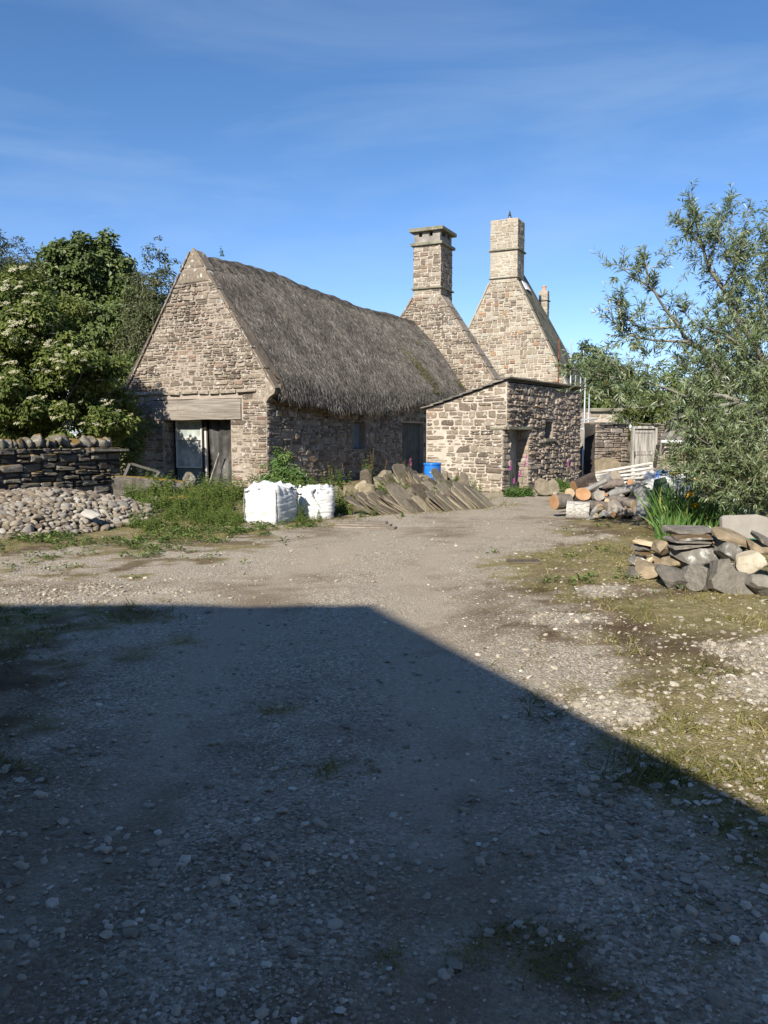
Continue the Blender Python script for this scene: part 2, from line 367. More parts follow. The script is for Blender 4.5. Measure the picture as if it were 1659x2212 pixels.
ys = np.concatenate([[-1800, -600, -200, -60, -25, -10], np.linspace(-3, 30, 320), [36, 45, 60, 90, 200, 600, 1800]])
GX, GY = np.meshgrid(xs, ys); V = np.stack([GX.ravel(), GY.ravel(), gz(GX.ravel(), GY.ravel()) * (np.abs(GX.ravel()) < 40)], 1)
nx = len(xs); ny = len(ys); ii = (np.arange(ny - 1)[:, None] * nx + np.arange(nx - 1)[None]).ravel()
F = np.stack([ii, ii + 1, ii + nx + 1, ii + nx], 1)
M_GROUND = bpy.data.materials.new('gravel_and_turf'); M_GROUND.use_nodes = True; nt = M_GROUND.node_tree; N = nt.nodes; Lk = nt.links; bs = N['Principled BSDF']
bs.inputs['Roughness'].default_value = .95; bs.inputs['Specular IOR Level'].default_value = .1
tc = N.new('ShaderNodeTexCoord')
def nd(t, **k):
    q = N.new(t)
    for a, b in k.items(): q.inputs[a.replace('_', ' ')].default_value = b
    return q
def vor(scale):
    q = N.new('ShaderNodeTexVoronoi'); q.inputs['Scale'].default_value = scale; q.inputs['Randomness'].default_value = 1; Lk.new(tc.outputs['Object'], q.inputs['Vector']); return q
v1 = vor(75); v2 = vor(24)
sepa = N.new('ShaderNodeSeparateColor'); Lk.new(v1.outputs['Color'], sepa.inputs[0])
rpa = ramp(nt, [(0, (.16, .13, .095)), (.3, (.275, .229, .17)), (.65, (.365, .31, .235)), (.88, (.48, .42, .33)), (1, (.63, .57, .48))]); Lk.new(sepa.outputs[0], rpa.inputs[0])
sepb = N.new('ShaderNodeSeparateColor'); Lk.new(v2.outputs['Color'], sepb.inputs[0])
rpb = ramp(nt, [(0, (.18, .15, .115)), (.5, (.29, .25, .195)), (1, (.46, .42, .35))]); Lk.new(sepb.outputs[1], rpb.inputs[0])
gate = N.new('ShaderNodeMapRange'); gate.inputs[1].default_value = .80; gate.inputs[2].default_value = .84; Lk.new(sepb.outputs[0], gate.inputs[0])
near = N.new('ShaderNodeMapRange'); near.inputs[1].default_value = .032; near.inputs[2].default_value = .024; Lk.new(v2.outputs['Distance'], near.inputs[0])
gm = N.new('ShaderNodeMath'); gm.operation = 'MULTIPLY'; Lk.new(gate.outputs[0], gm.inputs[0]); Lk.new(near.outputs[0], gm.inputs[1])
m1 = N.new('ShaderNodeMix'); m1.data_type = 'RGBA'; Lk.new(gm.outputs[0], m1.inputs[0]); Lk.new(rpa.outputs[0], m1.inputs[6]); Lk.new(rpb.outputs[0], m1.inputs[7])
# fine sandy dirt between the stones, in larger drifts
n0 = nd('ShaderNodeTexNoise', Scale=1.1, Detail=7, Roughness=.62); Lk.new(tc.outputs['Object'], n0.inputs['Vector'])
mr0 = N.new('ShaderNodeMapRange'); mr0.inputs[1].default_value = .42; mr0.inputs[2].default_value = .68; mr0.inputs[4].default_value = .6; Lk.new(n0.outputs[0], mr0.inputs[0])
atk = N.new('ShaderNodeAttribute'); atk.attribute_name = 'track'; mxk = N.new('ShaderNodeMath'); mxk.operation = 'MAXIMUM'; Lk.new(mr0.outputs[0], mxk.inputs[0]); Lk.new(atk.outputs['Fac'], mxk.inputs[1])
sand = ramp(nt, [(0, (.295, .245, .18)), (1, (.43, .363, .273))]); nf = nd('ShaderNodeTexNoise', Scale=60., Detail=3); Lk.new(tc.outputs['Object'], nf.inputs['Vector']); Lk.new(nf.outputs[0], sand.inputs[0])
m2 = N.new('ShaderNodeMix'); m2.data_type = 'RGBA'; Lk.new(mxk.outputs[0], m2.inputs[0]); Lk.new(m1.outputs[2], m2.inputs[6]); Lk.new(sand.outputs[0], m2.inputs[7])
aw = N.new('ShaderNodeAttribute'); aw.attribute_name = 'pale'; m3 = N.new('ShaderNodeMix'); m3.data_type = 'RGBA'; Lk.new(aw.outputs['Fac'], m3.inputs[0]); Lk.new(m2.outputs[2], m3.inputs[6])
rpc = ramp(nt, [(0, (.22, .19, .147)), (.5, (.38, .34, .275)), (1, (.55, .51, .43))]); Lk.new(sepa.outputs[1], rpc.inputs[0]); Lk.new(rpc.outputs[0], m3.inputs[7])
# vegetation: brown soil and moss
asoil = N.new('ShaderNodeAttribute'); asoil.attribute_name = 'soil'
moss = ramp(nt, [(.3, (.14, .112, .056)), (.5, (.22, .182, .082)), (.62, (.30, .25, .14)), (.75, (.23, .2, .082))]); nm = nd('ShaderNodeTexNoise', Scale=9., Detail=8, Roughness=.75); Lk.new(tc.outputs['Object'], nm.inputs['Vector']); Lk.new(nm.outputs[0], moss.inputs[0])
brown = ramp(nt, [(.3, (.10, .07, .042)), (.7, (.22, .165, .105))]); Lk.new(nm.outputs[0], brown.inputs[0])
m4 = N.new('ShaderNodeMix'); m4.data_type = 'RGBA'; Lk.new(asoil.outputs['Fac'], m4.inputs[0]); Lk.new(moss.outputs[0], m4.inputs[6]); Lk.new(brown.outputs[0], m4.inputs[7])
ag = N.new('ShaderNodeAttribute'); ag.attribute_name = 'grass'
ng = nd('ShaderNodeTexNoise', Scale=26., Detail=6, Roughness=.75); Lk.new(tc.outputs['Object'], ng.inputs['Vector'])
ga = N.new('ShaderNodeMath'); ga.operation = 'ADD'; Lk.new(ag.outputs['Fac'], ga.inputs[0]); Lk.new(ng.outputs[0], ga.inputs[1])
gr = N.new('ShaderNodeMapRange'); gr.inputs[1].default_value = .80; gr.inputs[2].default_value = 1.25; Lk.new(ga.outputs[0], gr.inputs[0])
m5 = N.new('ShaderNodeMix'); m5.data_type = 'RGBA'; Lk.new(gr.outputs[0], m5.inputs[0]); Lk.new(m3.outputs[2], m5.inputs[6]); Lk.new(m4.outputs[2], m5.inputs[7])
dk = N.new('ShaderNodeAttribute'); dk.attribute_name = 'dirt_and_shade'; m6 = N.new('ShaderNodeMix'); m6.data_type = 'RGBA'; m6.blend_type = 'MULTIPLY'; Lk.new(dk.outputs['Fac'], m6.inputs[0]); Lk.new(m5.outputs[2], m6.inputs[6]); m6.inputs[7].default_value = (.55, .5, .46, 1); Lk.new(m6.outputs[2], bs.inputs['Base Color'])
inv = N.new('ShaderNodeMath'); inv.operation = 'MULTIPLY_ADD'; inv.inputs[1].default_value = -1.2; Lk.new(v1.outputs['Distance'], inv.inputs[0]); Lk.new(nf.outputs[0], inv.inputs[2])
bp = N.new('ShaderNodeBump'); bp.inputs['Strength'].default_value = .8; bp.inputs['Distance'].default_value = .012; Lk.new(inv.outputs[0], bp.inputs['Height']); Lk.new(bp.outputs[0], bs.inputs['Normal'])
me = np_mesh('ground', V, F, np.zeros(len(F)), M_GROUND, smooth=True)
g, wg, soil = masks(V[:, 0], V[:, 1]); far = (np.abs(V[:, 0]) > 16) | (V[:, 1] > 24)
g = np.where(far, 1, g)
dirt_and_shade = np.where(far, 0, sstep(.35, .7, fbm(V[:, 0] * .9, V[:, 1] * .6, s=88) * .6 + fbm(V[:, 0] * 5, V[:, 1] * 5, s=89) * .4 + np.interp(V[:, 1], [5, 8], [.0, -.10])))  # random dirt patches, darkened further near the viewpoint to deepen the foreground shade
for nme, val in (('grass', g), ('pale', wg), ('soil', soil), ('dirt_and_shade', dirt_and_shade), ('track', trk(V[:, 0], V[:, 1]) * .8 * (.6 + .6 * fbm(V[:, 0] * 3, V[:, 1] * 3, s=16)))):
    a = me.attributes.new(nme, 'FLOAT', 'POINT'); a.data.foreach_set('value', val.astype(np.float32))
go = bpy.data.objects.new('ground', me); COL.objects.link(go); tag(go, kind='structure')
# ------------------------------------------------------------------ loose stones
M_PEB = mat('limestone_chips', [(0, (.15, .125, .092)), (.4, (.27, .23, .172)), (.75, (.38, .335, .265)), (1, (.55, .51, .43))], nscale=40, namp=.2, bump=(60, .5, .006))
def chips(name, n, seed, yr, size, maskf, flat=.6):
    rng = np.random.default_rng(seed); P = []
    tot = 0
    while tot < n:
        k = n * 3; q = rng.random(k); y = (yr[0] ** -.9 + q * (yr[1] ** -.9 - yr[0] ** -.9)) ** (-1 / .9)
        x = rng.uniform(-1, 1, k) * (.52 * (y + .6) + 1.6); ok = rng.random(k) < maskf(x, y); P.append(np.stack([x, y], 1)[ok]); tot += ok.sum()
    P = np.concatenate(P)[:n]
    tv = [rock_arrays(700 + i, 1, 5, .4, .1)  for i in range(5)]
    VV = []; FF = []; TT = []; base = 0
    T = tv[0][1]
    for i, (tv_, tf_) in enumerate(tv):
        I = np.arange(i, n, 5); m_ = len(I); s = size[0] * (size[1] / size[0]) ** (rng.random(m_) ** 2.2)
        a = rng.uniform(0, 2 * np.pi, m_); ca = np.cos(a); sa = np.sin(a); sx = s * rng.uniform(.8, 1.3, m_); sy = s * rng.uniform(.7, 1.1, m_); sz = s * flat * rng.uniform(.6, 1.1, m_)
        v = tv_[None] * np.stack([sx, sy, sz], 1)[:, None]; til = rng.uniform(-.3, .3, m_)
        v[..., 2] += v[..., 0] * til[:, None]
        X = v[..., 0] * ca[:, None] - v[..., 1] * sa[:, None] + P[I, 0][:, None]; Yy = v[..., 0] * sa[:, None] + v[..., 1] * ca[:, None] + P[I, 1][:, None]
        Z = v[..., 2] + (gz(P[I, 0], P[I, 1]) + sz * .45)[:, None]
        VV.append(np.stack([X, Yy, Z], -1).reshape(-1, 3)); nv = len(tv_)
        FF.append((tf_[None] + (np.arange(m_) * nv)[:, None, None]).reshape(-1, 3) + base); base += m_ * nv
        TT.append(np.repeat(np.clip(rng.normal(.5, .22, m_), 0, 1), len(tf_)))
    o = np_obj(name, np.concatenate(VV), np.concatenate(FF), np.concatenate(TT), M_PEB)
    return tag(o, 'loose pale limestone chips strewn over the yard', kind='stuff')
ico1 = None
def mk_track(x, y):
    g, wg, s = masks(x, y); return .55 * (1 - .75 * g) * np.where(wg > .4, 1, .65) * (1 - .75 * trk(x, y))
def mk_pale(x, y):
    g, wg, s = masks(x, y); return .02 + .98 * wg + .07 * (x > .9)
chips('gravel', 17000, 1, (1.9, 11), (.003, .0125), mk_track)
chips('pale_gravel', 18000, 2, (2.4, 15), (.007, .026), mk_pale)
chips('scattered_stones', 620, 3, (2.0, 15), (.014, .034), lambda x, y: .4 + .3 * (np.abs(x) > 1))
# ------------------------------------------------------------------ short grass and moss tufts
M_GRASS = mat('short_grass', [(0, (.075, .085, .022)), (.35, (.135, .135, .038)), (.6, (.20, .182, .06)), (.82, (.27, .228, .10)), (1, (.36, .29, .15))], nscale=3, namp=.25, trans=.25, rough=.7)
rng = np.random.default_rng(11)
def grass(n, seed, yr, hgt, wid, mf, name, label):
    rng = np.random.default_rng(seed); P = np.zeros((0, 2))
    while len(P) < n:
        k = n * 2; q = rng.random(k); y = (yr[0] ** -.6 + q * (yr[1] ** -.6 - yr[0] ** -.6)) ** (-1 / .6); x = rng.uniform(-1, 1, k) * (.55 * (y + .5) + 1.6)
        ok = rng.random(k) < mf(x, y); P = np.concatenate([P, np.stack([x, y], 1)[ok]])
    P = P[:n]; z = gz(P[:, 0], P[:, 1])
    D = rng.normal(size=(n, 3)) * .55; D[:, 2] = 1; L = hgt[0] + (hgt[1] - hgt[0]) * rng.random(n) ** 2.5
    L *= .6 + .8 * fbm(P[:, 0] * 2, P[:, 1] * 2, s=70)
    bend = rng.normal(size=(n, 3)) * .4; bend[:, 2] = -.25
    V, F, sg = blade_arrays(np.column_stack([P, z - .004]), D, L, np.full(n, 1.) * wid * rng.uniform(.6, 1.4, n), bend, rng, 2)
    t = np.clip(rng.normal(.5, .2, n) + (fbm(P[:, 0] * 1.5, P[:, 1] * 1.5, s=90) - .5) * 1.1, 0, 1)
    return tag(np_obj(name, V, F, np.repeat(t, sg), M_GRASS), label, kind='stuff')
def mg(x, y):
    g, wg, s = masks(x, y); return np.clip(g - .25, 0, 1) * (1 - .55 * s) * 1.2
grass(70000, 21, (2.0, 16), (.012, .055), .006, mg, 'turf', 'short mossy turf growing through the gravel')
def mg2(x, y):
    g, wg, s = masks(x, y); n = fbm(x * 2.2 + 7, y * 2.2, s=33)
    e = np.exp(-((x - 3.4) / .9) ** 2 - ((y - 10.6) / .9) ** 2) + .6 * np.exp(-((x - 2.9) / .3) ** 2 - ((y - 7.95) / .2) ** 2)
    return np.clip(g - .3, 0, 1) * sstep(.58, .7, n) * .7 + e
grass(12000, 22, (3.0, 16), (.05, .16), .008, mg2, 'long_grass', 'longer grass tufts along the edges of the yard')
# ------------------------------------------------------------------ low broad-leaved ground weeds
M_WEED = mat('weed_leaf', [(0, (.04, .068, .016)), (.4, (.09, .14, .032)), (.75, (.155, .21, .052)), (1, (.24, .26, .08))], nscale=4, namp=.2, trans=.3, rough=.6, spec=.3)
def weeds(n, seed, mf, name, label, size=(.02, .07), per=9, box=(-8, 6, 4, 19), up=.5):
    rng = np.random.default_rng(seed); P = np.zeros((0, 2))
    while len(P) < n:
        k = n * 6; x = rng.uniform(box[0], box[1], k); y = rng.uniform(box[2], box[3], k); ok = rng.random(k) < mf(x, y); P = np.concatenate([P, np.stack([x, y], 1)[ok]])
    P = P[:n]; s = rng.uniform(.5, 1.3, n); Q = np.repeat(P, per, 0); S = np.repeat(s, per); m_ = len(Q)
    a = rng.uniform(0, 2 * np.pi, m_); D = np.stack([np.cos(a), np.sin(a), rng.uniform(.1, up * 2, m_)], 1); r = rng.random(m_) * .05 * S
    B = np.column_stack([Q[:, 0] + np.cos(a) * r, Q[:, 1] + np.sin(a) * r, gz(Q[:, 0], Q[:, 1]) + rng.random(m_) * .05 * S])
    L = (size[0] + (size[1] - size[0]) * rng.random(m_)) * S
    V, F = leaf_arrays(B, D, np.tile([0, 0, 1.], (m_, 1)) + rng.normal(size=(m_, 3)) * .2, L, L * rng.uniform(.35, .6, m_))
    t = np.repeat(np.clip(rng.normal(.5, .2, m_) + np.repeat(rng.normal(0, .15, n), per), 0, 1), 2)
    return tag(np_obj(name, V, F, t, M_WEED), label, kind='stuff')
def mw(x, y):
    g, wg, s = masks(x, y); n = fbm(x * 1.6, y * 1.6, s=55); L = (x < -1.2) & (y > 7.6)
    return np.where(L, np.clip(g - .2, 0, 1) * sstep(.42, .62, n) * np.interp(y, [7.5, 10, 11.5, 13], [.3, .5, .9, 1.]), np.clip(g - .4, 0, 1) * sstep(.62, .7, n) * .25)
weeds(4200, 5, mw, 'ground_weeds', 'low broad leaved weeds spreading over the gravel')
# ================================================================== thatched barn
PSI = R(26); dV = Vector((math.sin(PSI), math.cos(PSI), 0)); eV = Vector((-math.cos(PSI), math.sin(PSI), 0)); Z = Vector((0, 0, 1))
Cn = at(578, 1050, 24.0); Cn.z = 0
def B(s, t, z): return Cn + eV * s + dV * t + Z * z
def loc(p): q = p - Cn; return q.dot(eV), q.dot(dV), p.z
def g_st(x, y, t=0.): return loc(onplane(x, y, B(0, t, 0), dV))        # on a plane parallel to the gable
def w_st(x, y, s=0.): return loc(onplane(x, y, B(s, 0, 0), eV))        # on a plane parallel to the side wall
W = 5.2; MID = 2.6; APEX = 7.3; EAVE = 3.35; LB = 15.9; TH = .5
SL = (APEX - EAVE) / MID
barn = thing('thatched_barn', 'long low stone barn with steep grey thatched roof and a timber lintel in its gable', 'barn', B(0, 0, 0))
M_TIMBER = mat('bleached_timber', [(.2, (.185, .158, .13)), (.5, (.235, .205, .173)), (.8, (.285, .25, .212))], src='noise', lobe=.9, nscale=2.2, namp=.16, stretch=(1.2, 1.2, 26), bump=(2.2, .45, .02), spots=[((.12, .10, .085), 2.2, .64, .03), ((.33, .30, .26), 4, .62, .06)])
M_PAINT = mat('weathered_white_paint', [(0, (.62, .58, .52)), (1, (.5, .46, .4))], src='noise', nscale=20, namp=.2, rough=.6)
M_GREYWOOD = mat('grey_wood', [(.2, (.16, .145, .125)), (.5, (.27, .25, .22)), (.8, (.36, .335, .30))], src='noise', lobe=3., nscale=12, namp=.3, stretch=(6, 6, .7), bump=(14, .6, .01))
M_BLACKWOOD = mat('dark_wood', [(0, (.022, .02, .019)), (1, (.05, .045, .04))], src='noise', nscale=10, namp=.4)
M_SHEET = mat('grimy_plastic_sheet', [(0, (.03, .029, .027)), (.6, (.055, .052, .047)), (1, (.11, .103, .093))], src='noise', lobe=2.5, nscale=5, namp=.35, rough=.5, spec=.4)
M_DIRTYGLASS = mat('dusty_window_pane', [(.2, (.27, .305, .285)), (.6, (.36, .39, .365)), (.9, (.46, .48, .445))], src='noise', lobe=3, nscale=6, namp=.15, rough=.45, spec=.3)
# openings measured on the gable
dR_ = g_st(500, 980)[0]; dL_ = g_st(354, 980)[0]; dT = 2.08
lR = g_st(522, 880)[0]; lL = g_st(330, 880)[0]; lT = 2.72
mb = MB()
def pr(poly, t0, t1, m=1): mb.prism([B(s, t0, z) for s, z in poly], dV * (t1 - t0), m)
pr([(0, 0), (dR_, 0), (dR_, dT), (0, dT)], 0, TH); pr([(dL_, 0), (W, 0), (W, dT), (dL_, dT)], 0, TH)
pr([(0, dT + .001), (lR, dT + .001), (lR, lT), (0, lT)], 0, TH); pr([(lL, dT + .001), (W, dT + .001), (W, lT), (lL, lT)], 0, TH)
pr([(0, lT + .001), (W, lT + .001), (W, EAVE), (MID, APEX - .03), (0, EAVE)], 0, TH)
fr = frame(B(W, 0, 0), -eV, -dV, seed=1)
def up(s): return W - s
capz = APEX - 1.05
hw = (APEX - capz) / SL
stones(mb, fr, [(0, 0), (W, 0), (W, lT + .12), (0, lT + .12)], [(up(dL_), up(dR_), -1, dT + .02), (up(lL) - .04, up(lR) + .04, dT - .03, lT + .03)], seed=4, m=0, ch=(.075, .185), prot=(.012, .042))
stones(mb, fr, [(0, lT + .28), (W, lT + .28), (W, EAVE), (up(MID - hw), capz), (up(MID + hw), capz), (0, EAVE)], [], seed=9, m=0, ch=(.07, .18), prot=(.012, .042))
# projecting drip course above the lintel
rg = random.Random(5); u = .12
while u < W - 1.0:
    wd = rg.uniform(.4, .85); q = [(u, lT + .13), (u + wd, lT + .13 + rg.uniform(-.02, .03)), (u + wd, lT + .28), (u, lT + .28)]
    one_stone(mb, fr, q, rg.uniform(.06, .11), .035, rg, 0, rg.uniform(.55, .85), .6); u += wd
stones(mb, fr, [(u, lT + .12), (W, lT + .12), (W, lT + .28), (u, lT + .28)], seed=14, ch=(.15, .2))
# apex blocks
rg = random.Random(8); zc = capz + .44; h2 = (APEX - zc) / SL
one_stone(mb, fr, [(up(MID + hw), capz), (up(MID - hw), capz), (up(MID - h2), zc), (up(MID + h2), zc)], .035, .02, rg, 0, .3, .5)
one_stone(mb, fr, [(up(MID + h2), zc), (up(MID - h2), zc), (up(MID - .02), APEX + .02), (up(MID + .02), APEX + .02)], .035, .02, rg, 0, .33, .5)
# jamb return on the left of the opening, kneeler and verge slabs
stones(mb, frame(B(dL_, .01, 0), dV, -eV, wob=0), [(0, 0), (TH - .05, 0), (TH - .05, dT), (0, dT)], seed=15, ch=(.12, .22), gap=.015, prot=(.005, .02))
stones(mb, frame(B(dR_, .01, 0), dV, eV, wob=0), [(0, 0), (TH - .05, 0), (TH - .05, dT), (0, dT)], seed=16, ch=(.12, .22), gap=.015, prot=(.005, .02))
for sgn, s0 in ((-1, 0.), (1, W)):
    k = sgn
    mb.prism([B(s0, -.03, EAVE), B(s0 + k * .33, -.03, EAVE - .42), B(s0 + k * .30, -.03, EAVE - .52), B(s0 + k * .12, -.03, EAVE - .62), B(s0, -.03, EAVE - .78)], dV * (TH + .02), 0, .6)
    a = Vector((0, 0, 0)); nseg = 7; L0 = (s0 + k * .34, EAVE - .42 + .02); L1 = (MID + k * .1, APEX - .1)
    for i in range(nseg):
        p = [(L0[0] + (L1[0] - L0[0]) * q, L0[1] + (L1[1] - L0[1]) * q) for q in (i / nseg + .004, (i + 1) / nseg - .004)]
        nn = Vector((k * SL, 1)).normalized() * .045
        mb.prism([B(p[0][0], -.045, p[0][1]), B(p[1][0], -.045, p[1][1]), B(p[1][0] + nn.x, -.045, p[1][1] + nn.y), B(p[0][0] + nn.x, -.045, p[0][1] + nn.y)], dV * (TH * .8), 0, .22 + .14 * math.sin(i * 2.1))
mb.build('gable_wall', [M_STONE, M_MORTAR], barn)
# timber lintel
mb = MB(); n = 14; vs = []; fs = []
for i in range(n + 1):
    q = i / n; s = lL + (lR - lL) * q; sag = -.012 * math.sin(q * 7) - .01 * math.sin(q * 17 + 1)
    for (t, z) in ((-.055, dT + sag * .5), (-.065, (dT + lT) / 2), (-.04, lT - .02 + sag), (.45, lT - .02), (.45, dT)): vs.append(B(s, t, z))
for i in range(n):
    for k in range(5): fs.append((i * 5 + k, i * 5 + (k + 1) % 5, i * 5 + 5 + (k + 1) % 5, i * 5 + 5 + k))
fs += [(0, 1, 2, 3, 4), tuple(n * 5 + k for k in (4, 3, 2, 1, 0))]
mb.add(vs, fs); mb.build('timber_lintel', M_TIMBER, barn)
# frame, window, plastic sheet inside the gable opening
tw = .38
s1, s2 = g_st(383, 980, tw)[0], g_st(437, 980, tw)[0]
zt = g_st(410, 948, tw)[2]; zb = g_st(410, 1009, tw)[2]
win = bpy.data.objects.new('window', MB().mesh('window', M_PAINT))
mb = MB()
def bar(s, z0, z1, wd=.055, t=tw, dp=.06, m=0): mb.box(B(s, t, (z0 + z1) / 2), (wd, dp, z1 - z0), Matrix.Rotation(-PSI, 3, 'Z'), m)
def hbar(sa, sb, z, ht=.055, t=tw, dp=.06, m=0): mb.box(B((sa + sb) / 2, t, z), (abs(sa - sb), dp, ht), Matrix.Rotation(-PSI, 3, 'Z'), m)
bar(s1, zb - .03, dT); bar(s2, zb - .03, dT); hbar(s1 - .03, s2 + .03, zt, .08, dp=.07); hbar(s1 - .03, s2 + .03, zb, .05, dp=.07); hbar(s1 - .03, s2 + .03, dT - .03, .05, dp=.07)
win = mb.build('window', M_PAINT, barn)
mb = MB(); mb.box(B((s1 + s2) / 2, tw + .02, (zb + dT) / 2), (abs(s1 - s2), .01, dT - zb - .02), Matrix.Rotation(-PSI, 3, 'Z')); mb.build('pane', M_DIRTYGLASS, win)
mb = MB(); mb.box(B((s1 + s2) / 2, tw + .03, (zb - .03) / 2), (abs(s1 - s2) + .05, .03, zb - .05), Matrix.Rotation(-PSI, 3, 'Z')); mb.build('lower_panel', mat('grey_blue_panel', [(0, (.13, .15, .15)), (1, (.2, .225, .22))], src='noise', nscale=8, namp=.2), barn)
sp0 = g_st(447, 980, tw - .06)[0]
for k, (sa, mt_) in enumerate(((g_st(439.5, 980, tw - .04)[0], M_BLACKWOOD), (sp0 + .03, M_PAINT))):
    mb = MB(); bar(sa, 0, dT if k == 0 else g_st(445, 931, tw)[2] + .0, .075 if k == 0 else .07, tw - .03 - .02 * k, .07); mb.build('door_post', mt_, barn)
mb = MB(); bar(sp0 + .03, g_st(445, 931, tw)[2], dT, .07, tw - .05, .07); mb.build('door_post', M_BLACKWOOD, barn)  # lintel shadow put into the post's upper length as dark material
# sheet: rippled
nu, nvv = 26, 20; V = []; F = []
for j in range(nvv + 1):
    for i in range(nu + 1):
        q = i / nu; z = dT * j / nvv; s = sp0 + (dR_ - sp0) * q
        rip = .05 * math.sin(q * 22 + z * 1.6 * (1 - q)) * (1 - q) + .02 * math.sin(q * 9 + z * 3)
        if z < .75: rip += -.06 * sstep(.75, .3, z) * q
        V.append(B(s, tw + .06 + rip, z))
for j in range(nvv):
    for i in range(nu): a = j * (nu + 1) + i; F.append((a, a + 1, a + nu + 2, a + nu + 1))
mb = MB(); mb.add(V, F); mb.build('plastic_sheet', M_SHEET, barn, smooth=True)
pa, pb = onplane(475, 979, B(0, .16, 0), dV), onplane(451, 1054, B(0, .05, 0), dV)
mb = MB(); rr = (pa - pb).to_track_quat('Z', 'Y').to_matrix(); mb.box((pa + pb) / 2, (.035, .09, (pa - pb).length), rr @ Matrix.Rotation(R(60), 3, 'Z'))
tag(mb.build('plank', M_GREYWOOD, origin=pb), 'grey plank leaning in the barn opening against the plastic sheet', 'plank')
# side wall with window and boarded door
wa, wb = w_st(763, 940)[1], w_st(790, 940)[1]; wz0, wz1 = w_st(775, 970)[2], w_st(775, 912)[2]
da, db = w_st(868, 950)[1], w_st(915, 950)[1]; dz = w_st(895, 914)[2]
mb = MB(); HT = 3.3
def sw(t0, t1, z0, z1): mb.prism([B(0, t0, z0), B(0, t1, z0), B(0, t1, z1), B(0, t0, z1)], eV * TH, 1)
sw(TH, wa, 0, HT); sw(wa, wb, 0, wz0); sw(wa, wb, wz1, HT); sw(wb, da, 0, HT); sw(da, db, dz, HT); sw(db, LB, 0, HT)
stones(mb, frame(B(0, .0, 0), dV, -eV, seed=3), [(0, 0), (LB, 0), (LB, 3.1), (0, 3.1)], [(wa - .02, wb + .02, wz0, wz1), (da, db, -1, dz)], seed=31, ch=(.1, .22), prot=(.012, .05), rough=1.5)
mb.build('side_wall', [M_STONE, M_MORTAR_G], barn)
mb = MB(); mb.prism([B(W, TH, 0), B(W, LB, 0), B(W, LB, HT), B(W, TH, HT)], -eV * TH, 0)
stones(mb, frame(B(W, LB, 0), -dV, eV, seed=3), [(0, 0), (LB, 0), (LB, 3.1), (0, 3.1)], [], seed=32, ch=(.12, .26), m=1, asp=(1.5, 4))
mb.build('back_wall', [M_MORTAR_G, M_STONE], barn)
mb = MB(); mb.box(B(.3, (wa + wb) / 2 , (wz0 + wz1) / 2), (.04, (wb - wa), wz1 - wz0), Matrix.Rotation(-PSI, 3, 'Z')); sideframe = mb.build('side_window', M_BLACKWOOD, barn)
mb = MB(); mb.box(B(.22, wa + (wb - wa) * .62, (wz0 + wz1) / 2), (.05, (wb - wa) * .5, wz1 - wz0 - .04), Matrix.Rotation(-PSI, 3, 'Z')); mb.build('shutter', mat('blue_grey_board', [(0, (.12, .14, .16)), (1, (.18, .2, .22))], src='noise', nscale=6, namp=.2), sideframe)
mb = MB(); nb = 7
for i in range(nb):
    q0 = da + (db - da) * i / nb; mb.box(B(.22, q0 + (db - da) / nb / 2, dz / 2), (.05, (db - da) / nb - .015, dz - .03), Matrix.Rotation(-PSI, 3, 'Z'))
mb.build('boarded_door', mat('grey_green_boards', [(0, (.075, .08, .075)), (1, (.12, .125, .115))], src='noise', nscale=5, namp=.25), barn)
# ------------------------------------------------------------------ thatch
ridge_px = [(446, 547), (500, 556), (560, 571), (600, 584), (640, 601), (700, 627), (760, 651), (820, 668), (880, 684)]
rp_t = []; rp_z = []
for (x, y) in ridge_px:
    s, t, z = w_st(x, y, MID); rp_t.append(t); rp_z.append(z)
eave_px = [(603, 846), (640, 866), (700, 880), (760, 889), (817, 893), (860, 884), (900, 876), (935, 868)]
ev_t = []; ev_z = []
SE = -.62
for (x, y) in eave_px:
    s, t, z = w_st(x, y, SE); ev_t.append(t); ev_z.append(z)
ev_t.append(LB); ev_z.append(ev_z[-1])
M_THATCH = mat('weathered_thatch', [(0, (.045, .041, .037)), (.3, (.097, .087, .077)), (.6, (.158, .143, .126)), (.85, (.224, .204, .18)), (1, (.315, .288, .256))], nscale=5, namp=.3, rough=.9, spec=.12)
M_THATCHB = mat('thatch_core', [(0, (.05, .042, .036)), (1, (.11, .095, .082))], src='noise', nscale=9, namp=.45, stretch=(1, 1, .4), bump=(20, 1., .05))
T0, T1 = .12, LB + .05
def prof(t, q, side=1):
    """thatch surface: q 0 ridge, 1 outer lip"""
    zr = np.interp(t, rp_t, rp_z); ze = np.interp(t, ev_t, ev_z); ze = ze if side == 1 else ze
    s = MID + (SE - MID) * q; lin = zr + (ze + .38 - zr) * q
    bulge = .22 * np.sin(np.pi * np.clip(q, 0, 1)) ** .9 * sstep(0, 1.2, t - T0) + .10 * np.sin(np.pi * np.clip(q, 0, 1))
    rnd = .18 * np.exp(-(q / .06) ** 2)
    lip = np.where(q > .93, -.35 * ((q - .93) / .07) ** 2, 0)
    n = (fbm(t * .8, q * 5, s=77) - .5) * .16 + (fbm(t * 3, q * 14, s=78) - .5) * .07
    z = lin + bulge - rnd + lip + n
    edge = sstep(.5, 0, t - T0) * .10
    z = z - edge
    if side == -1: s = 2 * MID - s
    return s, z
def W3(s, t, z): return np.array(Cn)[None] + np.outer(s, np.array(eV)) + np.outer(t, np.array(dV)) + np.outer(z, [0, 0, 1])
nt_, nq = 130, 44; tt, qq = np.meshgrid(np.linspace(T0, T1, nt_), np.linspace(0, 1, nq), indexing='ij'); tt = tt.ravel(); qq = qq.ravel()
Vs = []; Fs = []; base = 0
